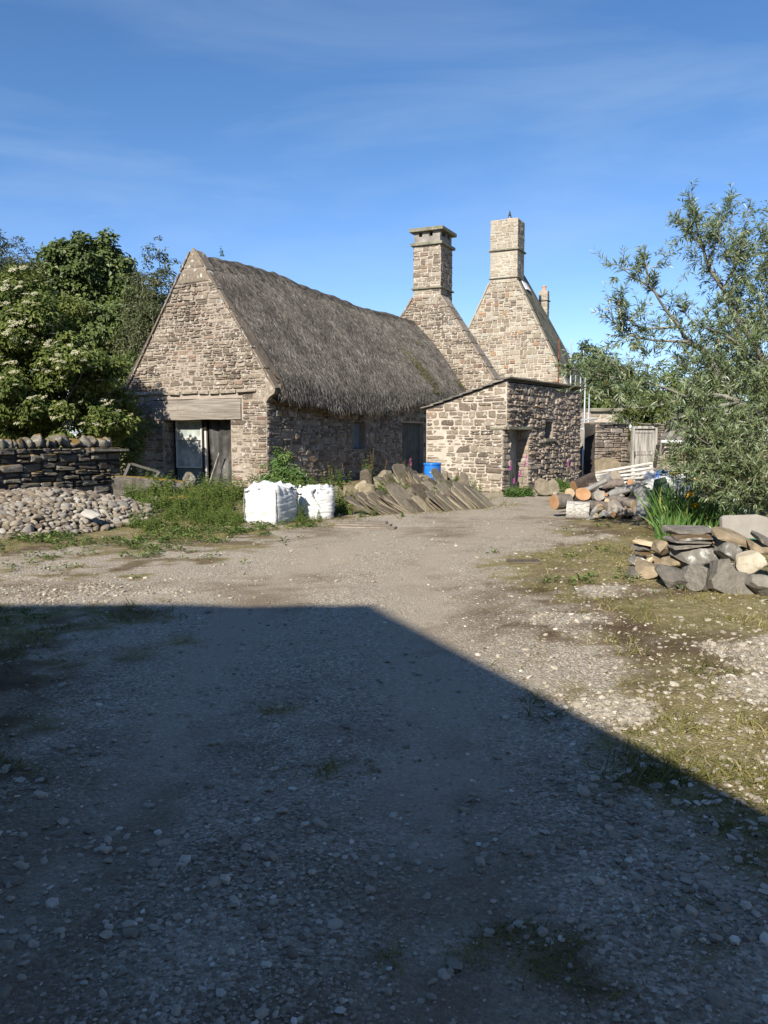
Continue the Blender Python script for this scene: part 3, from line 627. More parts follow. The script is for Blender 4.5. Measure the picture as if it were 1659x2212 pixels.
for side in (1, -1):
    s, z = prof(tt, qq, side); V = W3(s, tt, z)
    # underside
    su = s + (.62 + .1 if side == 1 else -.72) * 0; 
    ii = (np.arange(nt_ - 1)[:, None] * nq + np.arange(nq - 1)[None]).ravel(); F = np.stack([ii, ii + 1, ii + nq + 1, ii + nq], 1)
    Vs.append(V); Fs.append(F + base); base += len(V)
    # soffit strip from the lip back to the wall top
    tl = np.linspace(T0, T1, nt_); sl, zl = prof(tl, np.ones(nt_), side)
    rows = [(0, 0), (.12, -.13), (.4, -.05), (.75, .1)]; ln = len(rows)
    for (k, dz_) in rows:
        Vs.append(W3(sl + side * k, tl, zl + dz_ + (fbm(tl * 4, tl * 0 + k * 9, s=5) - .5) * .12))
    jj = np.arange(nt_ - 1)
    for r in range(ln - 1): Fs.append(np.stack([base + r * nt_ + jj, base + (r + 1) * nt_ + jj, base + (r + 1) * nt_ + jj + 1, base + r * nt_ + jj + 1], 1))
    base += ln * nt_
    # front closing strip at the gable
    q_ = np.linspace(0, 1, nq); s_, z_ = prof(np.full(nq, T0), q_, side); Vs.append(W3(s_, np.full(nq, T0), z_)); Vs.append(W3(s_, np.full(nq, T0), z_ - .45 * (1 - q_ ** 4) - .03))
    jj = np.arange(nq - 1); Fs.append(np.stack([base + jj, base + jj + 1, base + nq + jj + 1, base + nq + jj], 1)); base += 2 * nq
Vb = np.concatenate(Vs); Fb = np.concatenate(Fs); tb = np.full(len(Fb), .3); mb_ = np.ones(len(Fb), int)
# straw
rng = np.random.default_rng(4); n = 115000
q = rng.random(n) ** .9; t = rng.uniform(T0 + .05, T1, n); s, z = prof(t, q); P = W3(s, t, z)
s2_, z2_ = prof(t, np.minimum(q + .02, 1.0)); s1_, z1_ = prof(t, np.maximum(q - .02, 0)); D = unit(W3(s2_, t, z2_) - W3(s1_, t, z1_))
nrm = unit(np.cross(np.tile(np.array(dV), (n, 1)), D)); nrm *= np.sign(nrm[:, 2:3] + 1e-6)
side_ = rng.normal(.18, .42, n)[:, None] * np.array(dV)[None]; D = unit(D + side_ * .85 + nrm * rng.uniform(-.02, .09, n)[:, None])
P = P + nrm * rng.uniform(-.02, .03, n)[:, None]
Lb = rng.uniform(.08, .30, n)
V2, F2, sg = blade_arrays(P, D, Lb, rng.uniform(.008, .017, n), -nrm * .12, rng, 3)
t2 = np.clip(rng.normal(.47, .19, n) + (fbm(t * 1.3, q * 9, s=9) - .5) * .6 - .32 * sstep(.2, .04, q + (fbm(t * 1.5, q * 4, s=2) - .5) * .12), 0, 1)
# eave fringe
n3 = 15000; t3 = rng.uniform(T0 + .05, T1, n3); q3 = rng.uniform(.94, 1., n3); s3, z3 = prof(t3, q3); P3 = W3(s3 + rng.uniform(-.03, .25, n3), t3, z3 - .02)
D3 = -np.array(eV)[None] * rng.normal(.25, .25, n3)[:, None] + np.array(dV)[None] * rng.normal(.1, .3, n3)[:, None] + np.array([0, 0, -1.])
V3, F3, _ = blade_arrays(P3, D3, rng.uniform(.06, .22, n3) * (.45 + fbm(t3 * 1.4, t3 * 0, s=19)), rng.uniform(.008, .02, n3), np.tile([0, 0, -.2], (n3, 1)), rng, 3)
t3_ = np.clip(rng.normal(.5, .25, n3), 0, 1)
Vall = np.concatenate([Vb, V2, V3]); Fall = np.concatenate([Fb, F2 + len(Vb), F3 + len(Vb) + len(V2)])
tall = np.concatenate([tb, np.repeat(t2, sg), np.repeat(t3_, sg)]); mi = np.concatenate([mb_, np.zeros(len(F2) + len(F3), int)])
roof = np_obj('thatch_roof', Vall, Fall, tall, [M_THATCH, M_THATCHB], barn, mi=mi)
# turf ridge cap as its own layer
nr = 90; tl = np.linspace(T0 + .35, T1, nr); Vr = []; qs = np.concatenate([np.linspace(.17, 0, 7), np.linspace(0, .17, 7)])
for k, qv in enumerate(qs):
    side = 1 if k < 7 else -1; qj = qv * (1 + (fbm(tl * 1.7, tl * 0 + side, s=61) - .5) * .9); s_, z_ = prof(tl, qj, side)
    lump = .03 + .05 * sstep(.0, .12, .17 - qv) * (.4 + fbm(tl * 2.2, tl * 0 + k * .3, s=62)); Vr.append(W3(s_, tl, z_ + lump))
Vr = np.stack(Vr, 1).reshape(-1, 3); k14 = len(qs); ii = (np.arange(nr - 1)[:, None] * k14 + np.arange(k14 - 1)[None]).ravel()
M_TURF = mat('ridge_turf', [(.25, (.045, .04, .033)), (.5, (.085, .075, .06)), (.75, (.15, .128, .105))], src='noise', lobe=5, nscale=14, namp=.5, bump=(12, 1., .06))
np_obj('ridge_cap', Vr, np.stack([ii, ii + 1, ii + k14 + 1, ii + k14], 1), np.full(len(ii), .5), M_TURF, roof)
# ------------------------------------------------------------------ chimney gable at the far end
def gp(x, y): return g_st(x, y, LB)
sL, sR = gp(893, 560)[0], gp(951, 560)[0]; sc = (sL + sR) / 2
zs0 = gp(951, 638)[2]; zTop = gp(945, 489)[2]
sB, zB = gp(1066, 817)[0], gp(1066, 817)[2]; sl2 = (zs0 - zB) / (sR - sB)
hw0 = sL - sc; zbase = 0.0; sb0 = sR - (zs0 - 3.0) / sl2; sb1 = sL + (zs0 - 3.0) / sl2
def Bt(s, t, z): return B(s, LB + t, z)
mb = MB(); TG = .9
mb.prism([Bt(sb0, .02, 0), Bt(sb1, .02, 0), Bt(sb1, .02, 3), Bt(sL, .02, zs0), Bt(sR, .02, zs0), Bt(sb0, .02, 3)], dV * TG, 1)
fr = frame(Bt(sb1, 0, 0), -eV, -dV, seed=2); U_ = lambda s: sb1 - s
stones(mb, fr, [(U_(sb1), 0), (U_(sb0), 0), (U_(sb0), 3), (U_(sR), zs0), (U_(sL), zs0), (U_(sb1), 3)], [], seed=41, ch=(.13, .28), asp=(1.2, 3), prot=(.01, .04))
stones(mb, frame(Bt(sb0, .02, 0), dV, -eV, seed=2), [(0, 0), (TG, 0), (TG, 3), (0, 3)], [], seed=42, ch=(.13, .28), asp=(1.2, 3))
# verge slabs
for k, (s0, s1_) in ((-1, (sb0, sR)), (1, (sb1, sL))):
    for i in range(9):
        pts = []
        for q in (i / 9 + .004, (i + 1) / 9 - .004): pts.append((s0 + (s1_ - s0) * q, 3 + (zs0 - 3) * q))
        nn = Vector((k * sl2, 1)).normalized() * .07
        mb.prism([Bt(pts[0][0], -.06, pts[0][1]), Bt(pts[1][0], -.06, pts[1][1]), Bt(pts[1][0] + nn.x, -.06, pts[1][1] + nn.y), Bt(pts[0][0] + nn.x, -.06, pts[0][1] + nn.y)], dV * (TG + .1), 0, .45 + .2 * math.sin(i * 3.3))
mb.build('chimney_gable', [M_STONE, M_MORTAR_P], barn)
def chimney(name, parent, P, sl, sr, depth, z0, z1, band, seed, ms, mm, chh=(.14, .27), capfn=None, tint=(0, 1)):
    mb = MB(); ww = sl - sr
    mb.prism([P(sl, .03, z0), P(sr, .03, z0), P(sr, .03, z1), P(sl, .03, z1)], dV * (depth - .03), 1)
    stones(mb, frame(P(sl, .03, 0), -eV, -dV, wob=.01), [(0, z0), (ww, z0), (ww, z1), (0, z1)], [], seed, chh, (1.2, 3), m=0, tr=tint)
    stones(mb, frame(P(sr, .03, 0), dV, -eV, wob=.01), [(0, z0), (depth - .03, z0), (depth - .03, z1), (0, z1)], [], seed + 1, chh, (1.2, 3), m=0, tr=tint)
    stones(mb, frame(P(sl, depth, 0), -dV, eV, wob=.01), [(0, z0), (depth, z0), (depth, z1), (0, z1)], [], seed + 2, chh, (1.2, 3), m=0, tr=tint)
    o = mb.build(name, [ms, mm], parent)
    for (zb_, ht, ov, mt_) in band:
        mb = MB(); rg = random.Random(seed); mb.box(P((sl + sr) / 2, depth / 2 + .015, zb_ + ht / 2), (ww + 2 * ov, depth + 2 * ov, ht), Matrix.Rotation(-PSI, 3, 'Z'), 0, .5, bev=.015); mb.build('ledge', mt_, o)
    return o
M_CONC = mat('weathered_concrete', [(0, (.19, .17, .15)), (1, (.28, .255, .225))], src='noise', nscale=4, namp=.2, bump=(40, .3, .01))
M_SLABST = mat('lichened_slab', [(0, (.15, .14, .10)), (1, (.24, .225, .165))], src='noise', nscale=5, namp=.3, spots=[((.34, .33, .27), 6, .6, .06)], bump=(30, .5, .01))
zc0 = gp(945, 527)[2]; zc1 = gp(945, 520.5)[2]; zk = gp(945, 497)[2]; zband = gp(945, 622)[2]; DPC = 1.55
ch1 = chimney('chimney', barn, Bt, sL, sR, DPC, zs0 - .3, zc0, [(zband, .07, .09, M_SLABST), (zc0, zc1 - zc0, .12, M_SLABST), (zk, zTop - zk, .17, M_SLABST)], 51, M_STONE, M_MORTAR_P)
mb = MB(); hb = zk - zc1; ww = sL - sR
rotp = Matrix.Rotation(-PSI, 3, 'Z')
mb.box(Bt(sc, DPC / 2, zc1 + hb * .28), (ww - .06, DPC - .06, hb * .56), rotp)
for (fx, wx) in ((-.41, .18), (-.05, .26), (.36, .28)):
    mb.box(Bt(sc - fx * ww * 1.0 * .97, .10, zc1 + hb * .78), (wx * ww, .14, hb * .44), rotp)
for ty in (.2, .85, 1.42): 
    mb.box(Bt(sR + .10, ty, zc1 + hb * .78), (.14, .22, hb * .44), rotp); mb.box(Bt(sL - .10, ty, zc1 + hb * .78), (.14, .22, hb * .44), rotp)
mb.box(Bt(sc, DPC - .1, zc1 + hb * .78), (ww - .1, .14, hb * .44), rotp)
mb.build('vented_box', M_CONC, ch1)
# ================================================================== second house
P0 = at(1117, 640, 50.0)
def hp(x, y): q = onplane(x, y, P0, dV) - Vector((P0.x, P0.y, 0)); return q.dot(eV), q.z
def H(s, t, z): return Vector((P0.x, P0.y, 0)) + eV * s + dV * t + Z * z
hsL, hsR = hp(1059, 560)[0], hp(1117, 560)[0]; hz0 = hp(1115, 606)[1]; hzT = hp(1100, 472)[1]
sa, za = hp(1200, 783); slh = (hz0 - za) / (hsR - sa); hb0 = hsR - (hz0 - 3.6) / slh; hb1 = hsL + (hz0 - 3.6) / slh
sd_ = (H(sa, 0, za) - H(hsR, 0, hz0)).normalized(); far_ = onplane(1193, 690, H(hsR - .45 / 1, 0, hz0 - .45 * slh + .5), dV.cross(sd_)) - Vector((P0.x, P0.y, 0)); LH = max(3.0, far_.dot(dV)) * 1.45
house = thing('farmhouse', 'taller stone house behind the barn with a square chimney rising from its gable', 'house', H((hb0 + hb1) / 2, 0, 0))
mb = MB(); mb.prism([H(hb0, .02, 0), H(hb1, .02, 0), H(hb1, .02, 3.6), H(hsL, .02, hz0), H(hsR, .02, hz0), H(hb0, .02, 3.6)], dV * .7, 1)
fr = frame(H(hb1, 0, 0), -eV, -dV, seed=6); U_ = lambda s: hb1 - s
stones(mb, fr, [(U_(hb1), 0), (U_(hb0), 0), (U_(hb0), 3.6), (U_(hsR), hz0), (U_(hsL), hz0), (U_(hb1), 3.6)], [], seed=61, ch=(.17, .34), asp=(1.2, 3.2), prot=(.01, .03), gap=.035)
for k, (s0, s1_) in ((-1, (hb0, hsR)), (1, (hb1, hsL))):
    for i in range(8):
        pts = [(s0 + (s1_ - s0) * q, 3.6 + (hz0 - 3.6) * q) for q in (i / 8 + .004, (i + 1) / 8 - .004)]; nn = Vector((k * slh, 1)).normalized() * .08
        mb.prism([H(pts[0][0], -.05, pts[0][1]), H(pts[1][0], -.05, pts[1][1]), H(pts[1][0] + nn.x, -.05, pts[1][1] + nn.y), H(pts[0][0] + nn.x, -.05, pts[0][1] + nn.y)], dV * .6, 0, .55)
mb.build('gable_wall', [M_BUFF, M_MORTAR_P], house)
mb = MB(); mb.prism([H(hb0, .7, 0), H(hb0, LH, 0), H(hb0, LH, 3.6), H(hb0, .7, 3.6)], eV * .5, 1); stones(mb, frame(H(hb0, .0, 0), dV, -eV), [(0, 0), (LH, 0), (LH, 3.5), (0, 3.5)], [], seed=66, ch=(.17, .34), m=0)
mb.build('front_wall', [M_BUFF, M_MORTAR_P], house)
mb = MB(); mb.prism([H(hb1, .7, 0), H(hb1, LH, 0), H(hb1, LH, 3.6), H(hb1, .7, 3.6)], -eV * .5, 0)
mb.prism([H(hb0, LH, 0), H(hb1, LH, 0), H(hb1, LH, 3.6), H(hb0, LH, 3.6)], dV * .5, 0); mb.build('rear_walls', [M_BUFF], house)
ch2 = chimney('chimney', house, H, hsL, hsR, 1.5, hz0 - .3, hzT, [(hp(1100, 540)[1], .10, .11, M_SLABST), (hp(1100, 600)[1], .06, .09, M_SLABST)], 71, M_BUFF, M_MORTAR_P, (.16, .3), tint=(.3, .85))
mb = MB(); zt_ = hzT; mb.lathe([(.24, zt_ - .1), (.24, zt_ + .06), (.19, zt_ + .1), (.19, zt_ + .12), (0, zt_ + .12)], H((hsL + hsR) / 2 - .2, .5, 0), 16); pot = mb.build('chimney_pot', mat('terracotta', [(0, (.42, .22, .13)), (1, (.52, .3, .19))], src='noise', nscale=6, namp=.15), ch2)
mb = MB(); cc = H((hsL + hsR) / 2 - .2, .5, 0)
for k in range(4):
    a = R(45 + 90 * k); mb.tube([cc + Vector((.15 * math.cos(a), .15 * math.sin(a), zt_ + .1)), cc + Vector((0, 0, zt_ + .55))], [.022, .015], 6)
mb.lathe([(.1, zt_ + .3), (.012, zt_ + .6)], cc, 10); mb.build('cowl', mat('dark_metal', [(0, (.03, .03, .032)), (1, (.05, .05, .052))], src='noise', rough=.5), pot)
# mossy roof of the second house
M_MOSSROOF = mat('mossy_thatch', [(.2, (.075, .07, .05)), (.5, (.12, .115, .08)), (.8, (.16, .15, .115))], src='noise', lobe=1.2, nscale=9, namp=.4, bump=(10, 1, .06))
nt_, nq = 40, 26; tt, qq = np.meshgrid(np.linspace(0, 1, nt_), np.linspace(0, 1, nq), indexing='ij'); tt = tt.ravel(); qq = qq.ravel(); tt = .45 + (LH * (.38 + .66 * qq) - .45) * tt; Vs = []; Fs = []; base = 0; hips = []
hm = (hsL + hsR) / 2; zr = hz0 + (hsL - hm) * slh + .15
for side in (-1, 1):
    s = hm + side * qq * (hm - hb0 + .45); z = zr - np.abs(s - hm) * slh + .12 * np.sin(np.pi * qq) + (fbm(tt, qq * 5, s=3) - .5) * .14 - .2 * np.exp(-(qq / .05) ** 2)
    z = z - (.9 * qq * 0) ; V = np.array([P0.x, P0.y, 0])[None] + np.outer(s, np.array(eV)) + np.outer(tt, np.array(dV)) + np.outer(z, [0, 0, 1])
    ii = (np.arange(nt_ - 1)[:, None] * nq + np.arange(nq - 1)[None]).ravel(); Vs.append(V); Fs.append(np.stack([ii, ii + 1, ii + nq + 1, ii + nq], 1) + base); hips.append(base + (nt_ - 1) * nq + np.arange(nq)); base += len(V)
    # eave thickness
    e = np.arange(nt_) * nq + nq - 1; Vs.append(V[e] + np.array([0, 0, -.4])); jj = np.arange(nt_ - 1); Fs.append(np.stack([e[:-1] + base - len(V), e[1:] + base - len(V), base + jj + 1, base + jj], 1)); base += nt_
Fs.append(np.stack([hips[0][:-1], hips[0][1:], hips[1][1:], hips[1][:-1]], 1))
rf2 = np_obj('mossy_roof', np.concatenate(Vs), np.concatenate(Fs), np.full(sum(map(len, Fs)), .5), M_MOSSROOF, house, smooth=True)
# lead flashing beside the chimney and the small far chimney
M_LEAD = mat('pale_flashing', [(0, (.55, .56, .57)), (1, (.68, .68, .67))], src='noise', rough=.5)
mb = MB(); mb.prism([H(hsR - .02, .8, hz0 + .05), H(hsR - .35, .8, hz0 - .42), H(hsR - .45, .8, hz0 - .42), H(hsR - .02, .8, hz0 + .22)], dV * .9); mb.build('flashing', M_LEAD, rf2)
# small chimney at the far end of the ridge
fc = onplane(1177, 660, H(hm, LH, 0), dV) - Vector((P0.x, P0.y, 0)); fs0 = fc.dot(eV)
HF = lambda s, t, z: H(s, LH + .7 + t, z)
fl = loc(onplane(1164, 650, HF(0, 0, 0), dV)); 
def hf(x, y): q = onplane(x, y, HF(0, 0, 0), dV) - Vector((P0.x, P0.y, 0)); return q.dot(eV), q.z
f0, f1 = hf(1164, 640)[0], hf(1182, 640)[0]; fz1 = hf(1170, 628)[1]; fz0 = 3.0
ch3 = chimney('chimney', house, HF, f0, f1, .55, fz0, fz1, [(hf(1170, 650)[1], .07, .08, M_SLABST)], 81, M_BUFF, M_MORTAR_P, (.13, .22), tint=(.3, .85))
mb = MB(); c_ = HF((f0 + f1) / 2, .27, 0); mb.lathe([(.15, fz1), (.13, fz1 + .1), (.13, fz1 + .26), (.17, fz1 + .28), (.17, fz1 + .34), (.1, fz1 + .34), (.1, fz1 + .2)], c_, 14); mb.build('chimney_pot', bpy.data.materials['terracotta'], ch3)
# ================================================================== outhouse
PA = R(35); da_ = Vector((math.sin(PA), math.cos(PA), 0)); ea_ = Vector((-math.cos(PA), math.sin(PA), 0)); RA = Matrix.Rotation(-PA, 3, 'Z')
Ac = at(1092, 1060, 22.4); Ac.z = 0
def A(s, t, z): return Ac + ea_ * s + da_ * t + Z * z
def a_f(x, y, t=0.): q = onplane(x, y, A(0, t, 0), da_) - Ac; return q.dot(ea_), q.dot(da_), q.z
def a_s(x, y, s=0.): q = onplane(x, y, A(s, 0, 0), ea_) - Ac; return q.dot(ea_), q.dot(da_), q.z
WA = a_f(921, 950)[0]; LA = a_s(1252, 950)[1]; zl = a_f(921, 884)[2]; zr_ = a_f(1097, 822)[2]
outh = thing('outhouse', 'small stone outhouse with mono pitch stone slate roof and a narrow door beside the yard', 'outhouse', A(WA / 2, 0, 0))
d0, d1 = .10, a_s(1141, 990)[1]; dzt = a_s(1120, 928)[2]
w0, w1 = a_s(1176, 930)[1], a_s(1194, 930)[1]; wz_0, wz_1 = a_s(1185, 947)[2], a_s(1185, 911)[2]
v0_, v1_ = a_s(1130, 914)[1], a_s(1141, 914)[1]; vz0, vz1 = a_s(1135, 921)[2], a_s(1135, 906)[2]
mb = MB(); TA = .45
CH = .12
mb.prism([A(CH, 0, 0), A(WA, 0, 0), A(WA, 0, zl), A(0, 0, zr_), A(0, 0, dzt), A(CH, 0, dzt)], da_ * .09, 1)
mb.prism([A(.5, .09, 0), A(WA, .09, 0), A(WA, .09, zl), A(.5, .09, zr_ - .5 * (zr_ - zl) / WA)], da_ * .36, 1)
fr = frame(A(WA, 0, 0), -ea_, -da_, seed=7); U_ = lambda s: WA - s
stones(mb, fr, [(0, dzt), (WA, dzt), (WA, zr_ - .02), (0, zl - .02)], [], seed=91, ch=(.09, .24), asp=(1.2, 3.2), gap=.032, prot=(.008, .035), m=0, tr=(0, .95))
stones(mb, fr, [(0, 0), (WA - CH, 0), (WA - CH, dzt), (0, dzt)], [], seed=92, ch=(.08, .22), asp=(1.3, 3.6), gap=.024, prot=(.008, .035), m=0, tr=(0, .8))
mb.build('front_wall', [M_STONE, M_MORTAR_P], outh)
mb = MB()
def aw_(t0, t1, z0, z1): mb.prism([A(0, t0, z0), A(0, t1, z0), A(0, t1, z1), A(0, t0, z1)], ea_ * TA, 1)
aw_(.09, v0_, dzt, zr_ - .05); aw_(v0_, v1_, dzt, vz0); aw_(v0_, v1_, vz1, zr_ - .05); aw_(v1_, w0, dzt, zr_ - .05)
aw_(d1, w0, 0, dzt); aw_(w0, w1, 0, wz_0); aw_(w0, w1, wz_1, zr_ - .05); aw_(w1, LA, 0, zr_ - .05)
mb.prism([A(.12, .09, 0), A(.12, .5, 0), A(.12, .5, dzt - .002), A(.12, .09, dzt - .002)], ea_ * .33, 1)
stones(mb, frame(A(0, 0, 0), da_, -ea_, seed=9), [(0, 0), (LA, 0), (LA, zr_ - .05), (0, zr_ - .05)], [(0, d1, -1, dzt + .02), (w0 - .02, w1 + .02, wz_0, wz_1), (v0_, v1_, vz0, vz1)], seed=95, ch=(.08, .19), asp=(.9, 2.2), gap=.028, prot=(.015, .075), rough=1.8, m=0, tr=(0, .95))
stones(mb, frame(A(.12, .0, 0), da_, -ea_, seed=9), [(0, 0), (.5, 0), (.5, dzt - .02), (0, dzt - .02)], [], seed=96, ch=(.1, .2), asp=(.9, 2), prot=(.02, .06), rough=1.6, m=0)
stones(mb, frame(A(0, d1, 0), ea_, -da_, wob=0), [(0, 0), (.45, 0), (.45, dzt), (0, dzt)], [], seed=97, ch=(.12, .22), asp=(1, 2), prot=(.01, .03), m=0)
mb.prism([A(WA, .45, 0), A(WA, LA, 0), A(WA, LA, zl - .02), A(WA, .45, zl - .02)], -ea_ * .4, 1)
mb.prism([A(.4, LA, 0), A(WA, LA, 0), A(WA, LA, zl - .03), A(.4, LA, zr_ - .4 * (zr_ - zl) / WA - .03)], -da_ * .4, 1)
mb.build('side_wall', [M_RAKE, M_MORTAR_G], outh)
mb = MB(); mb.prism([A(-.07, .02, dzt), A(-.07, d1 + .12, dzt + .01), A(-.07, d1 + .12, dzt + .09), A(-.07, .02, dzt + .085)], ea_ * .5, 0, .7); mb.prism([A(.0, -.035, dzt), A(.5, -.035, dzt), A(.5, -.035, dzt + .08), A(0, -.035, dzt + .08)], da_ * .1, 0, .7); mb.build('door_lintel', M_SLABST, outh)
mb = MB()
for i in range(4): mb.box(A(.40, .52 + (d1 - .52) * (i + .5) / 4, dzt / 2), (.04, (d1 - .52) / 4 - .008, dzt - .02), RA)
mb.build('door', M_GREYWOOD, outh)
mb = MB(); mb.box(A(.33, (w0 + w1) / 2, (wz_0 + wz_1) / 2), (.03, w1 - w0, wz_1 - wz_0), RA); wn = mb.build('window', M_BLACKWOOD, outh)
mb = MB(); mb.prism([A(-.1, w0 - .08, wz_0 - .09), A(-.1, w1 + .08, wz_0 - .09), A(-.1, w1 + .08, wz_0 - .005), A(-.1, w0 - .08, wz_0 - .005)], ea_ * .4); mb.build('sill', M_SLABST, wn)
# stone slate roof: overlapping courses
mb = MB(); rg = random.Random(3); ov = .14; slope = (zr_ - zl) / WA; ncs = 9; lenr = (WA + 2 * ov)
for c in range(ncs):
    sa0 = WA + ov - lenr * c / ncs; sa1 = WA + ov - lenr * (c + 1.35) / ncs; t = -.12
    if c == ncs - 1: sa1 = -ov
    while t < LA + .1:
        wd = rg.uniform(.35, .7); wd = min(wd, LA + .12 - t)
        if wd < .05: break
        zz = lambda s: zl + slope * (WA - s) + .02
        j = rg.uniform(-.02, .02); lift = .03
        pl = [A(sa0 + j, t + .006, zz(sa0) + lift + .01), A(sa0 + j, t + wd - .006, zz(sa0) + lift + .01), A(sa1, t + wd - .006, zz(sa1) + .0), A(sa1, t + .006, zz(sa1) + .0)]
        mb.prism(pl, Z * rg.uniform(.028, .045), 0, rg.random()); t += wd
mb.build('slate_roof', mat('stone_slates', [(0, (.10, .092, .08)), (.5, (.16, .148, .125)), (1, (.235, .215, .175))], nscale=6, namp=.35, spots=[((.3, .29, .23), 7, .62, .06)], bump=(25, .6, .012)), outh)
# ================================================================== barn behind the viewpoint (its shadow lies across the yard)
k90 = 1 / math.tan(R(SUN_EL)); shx, shy = k90 * math.sin(R(SUN_AZ)), k90 * math.cos(R(SUN_AZ))
He, Hr = 3.2, 10.2
pr0 = gnd(805, 1305); pr1 = gnd(1659, 1755); ed = pr1 - pr0
ke = 1.1; ridge_end = Vector((pr0.x - shx * Hr, pr0.y - shy * Hr)); corner = Vector((pr0.x + ed.x * ke - shx * He, pr0.y + ed.y * ke - shy * He))
Lr = 24; x0 = ridge_end.x - Lr; back = ridge_end.y - (corner.y - ridge_end.y); front = corner.y
big = thing('stone_barn', 'large stone barn with a hipped slate roof whose shadow lies across the yard', 'barn', (ridge_end.x - 8, ridge_end.y, 0))
mb = MB(); xl = x0 - (corner.x - ridge_end.x)
rv = [Vector((x0, ridge_end.y, Hr)), Vector((ridge_end.x, ridge_end.y, Hr)), Vector((corner.x, front, He)), Vector((corner.x, back, He)), Vector((xl, back, He)), Vector((xl, front, He))]
rl = [p - Z * .15 for p in rv]
mb.add(rv + rl, [(0, 1, 2, 5), (1, 3, 2)[::-1], (0, 4, 3, 1), (0, 5, 4), (6, 11, 8, 7), (7, 8, 9), (6, 7, 9, 10), (6, 10, 11), (2, 3, 9, 8), (3, 4, 10, 9), (4, 5, 11, 10), (5, 2, 8, 11)])
mb.build('slate_roof', bpy.data.materials['stone_slates'], big)
mb = MB()
for (ax, ay, bx_, by_) in ((xl + .4, front - .4, corner.x - .4, front - .4), (corner.x - .4, back + .4, corner.x - .4, front - .9), (xl + .4, back + .4, corner.x - .9, back + .4), (xl + .4, back + .9, xl + .4, front - .9)):
    c_ = Vector(((ax + bx_) / 2, (ay + by_) / 2, He / 2)); mb.box(c_, (max(abs(ax - bx_), .5), max(abs(ay - by_), .5), He - .02))
mb.build('walls', M_STONE, big)
# two unseen wings, added to keep low sky light off the near ground
for (wx0, wx1, wy1, wh) in ((-9.5, -4.2, 1.6, 3.6), (3.6, 9.0, 1.8, 6.0)):
    mb = MB(); wy0 = front - .3; mb.box(((wx0 + wx1) / 2, (wy0 + wy1) / 2, wh / 2 - .3), (wx1 - wx0 - .5, wy1 - wy0, wh - .6)); mb.build('added_wing_wall', M_STONE, big)
    mb = MB(); xm = (wx0 + wx1) / 2; mb.prism([(wx0, wy0 - .2, wh - .6), (wx1, wy0 - .2, wh - .6), (xm, wy0 - .2, wh + 1.0)], (0, wy1 - wy0 + .4, 0)); mb.build('added_wing_roof', bpy.data.materials['stone_slates'], big)
# ================================================================== dry stone wall at the left
TW = R(56); wd_ = Vector((math.cos(TW), math.sin(TW), 0)); wn_ = Vector((math.sin(TW), -math.cos(TW), 0))
We = at(264, 1070, 20.3); We.z = 0
def DW(u, n, z): return We - wd_ * u + wn_ * n + Z * z     # u runs from the right end towards the viewer
M_DRY = mat('dry_wall_stone', [(0, (.06, .053, .046)), (.35, (.11, .098, .082)), (.65, (.135, .12, .098)), (.9, (.21, .19, .155)), (1, (.12, .09, .065))], nscale=10, namp=.4, spots=[((.36, .35, .32), 6, .63, .06)], bump=(22, .8, .025), moss=((.17, .105, .025), .42, .55))
M_COPE = mat('coping_stone', [(0, (.11, .098, .077)), (.5, (.165, .148, .12)), (1, (.24, .22, .18))], nscale=7, namp=.45, spots=[((.44, .43, .39), 6, .6, .06)], bump=(18, .8, .03), moss=((.15, .095, .028), .24, .42))
LW = 6.0; HW = 1.30
drywall = thing('dry_stone_wall', 'dark dry stone field wall with a row of rounded upright coping stones', 'wall', DW(LW / 2, 0, 0))
mb = MB(); mb.prism([DW(0, -.06, 0), DW(LW, -.06, 0), DW(LW, -.06, HW - .03), DW(0, -.06, HW - .03)], -wn_ * .4, 1)
stones(mb, frame(DW(LW, -.06, 0), wd_, wn_, wob=.03), [(0, 0), (LW, 0), (LW, HW), (0, HW)], [], seed=101, ch=(.09, .24), asp=(1.3, 3.8), gap=.03, prot=(.0, .12), rough=1.8)
stones(mb, frame(DW(0, -.06, 0), -wn_, wd_, wob=.01), [(0, 0), (.4, 0), (.4, HW), (0, HW)], [], seed=102, ch=(.14, .24), asp=(1.3, 2.2), gap=.02, prot=(.02, .06))
rg = random.Random(6)
mb.prism([DW(-.13, .16, HW - .10), DW(.9, .16, HW - .09), DW(.9, .16, HW - .03), DW(-.13, .16, HW - .045)], -wn_ * .6, 0, .9)
mb.build('wall_body', [M_DRY, M_MORTAR_D], drywall)
u = .22; k = 0
while u < LW:
    th = rg.uniform(.11, .25); h = rg.uniform(.22, .38); d = rg.uniform(.28, .46)
    Vr, Fr = rock_arrays(900 + k, 3, 12, .55, .14, .55, .95)
    m_ = Matrix.Rotation(TW, 3, 'Z') @ Matrix.Rotation(rg.uniform(-.38, .32), 3, 'Y') @ Matrix.Rotation(rg.uniform(-.45, .45), 3, 'Z')
    me = np_mesh('coping_stone', (Vr * np.array([th * .62, d / 2, h / 2])) @ np.array(m_).T, Fr, np.full(len(Fr), rg.random()), M_COPE, smooth=True)
    o = bpy.data.objects.new('coping_stone', me); link_child(o, drywall, DW(u, -.25, HW - .04 + h / 2)); u += th * rg.uniform(.95, 1.1); k += 1
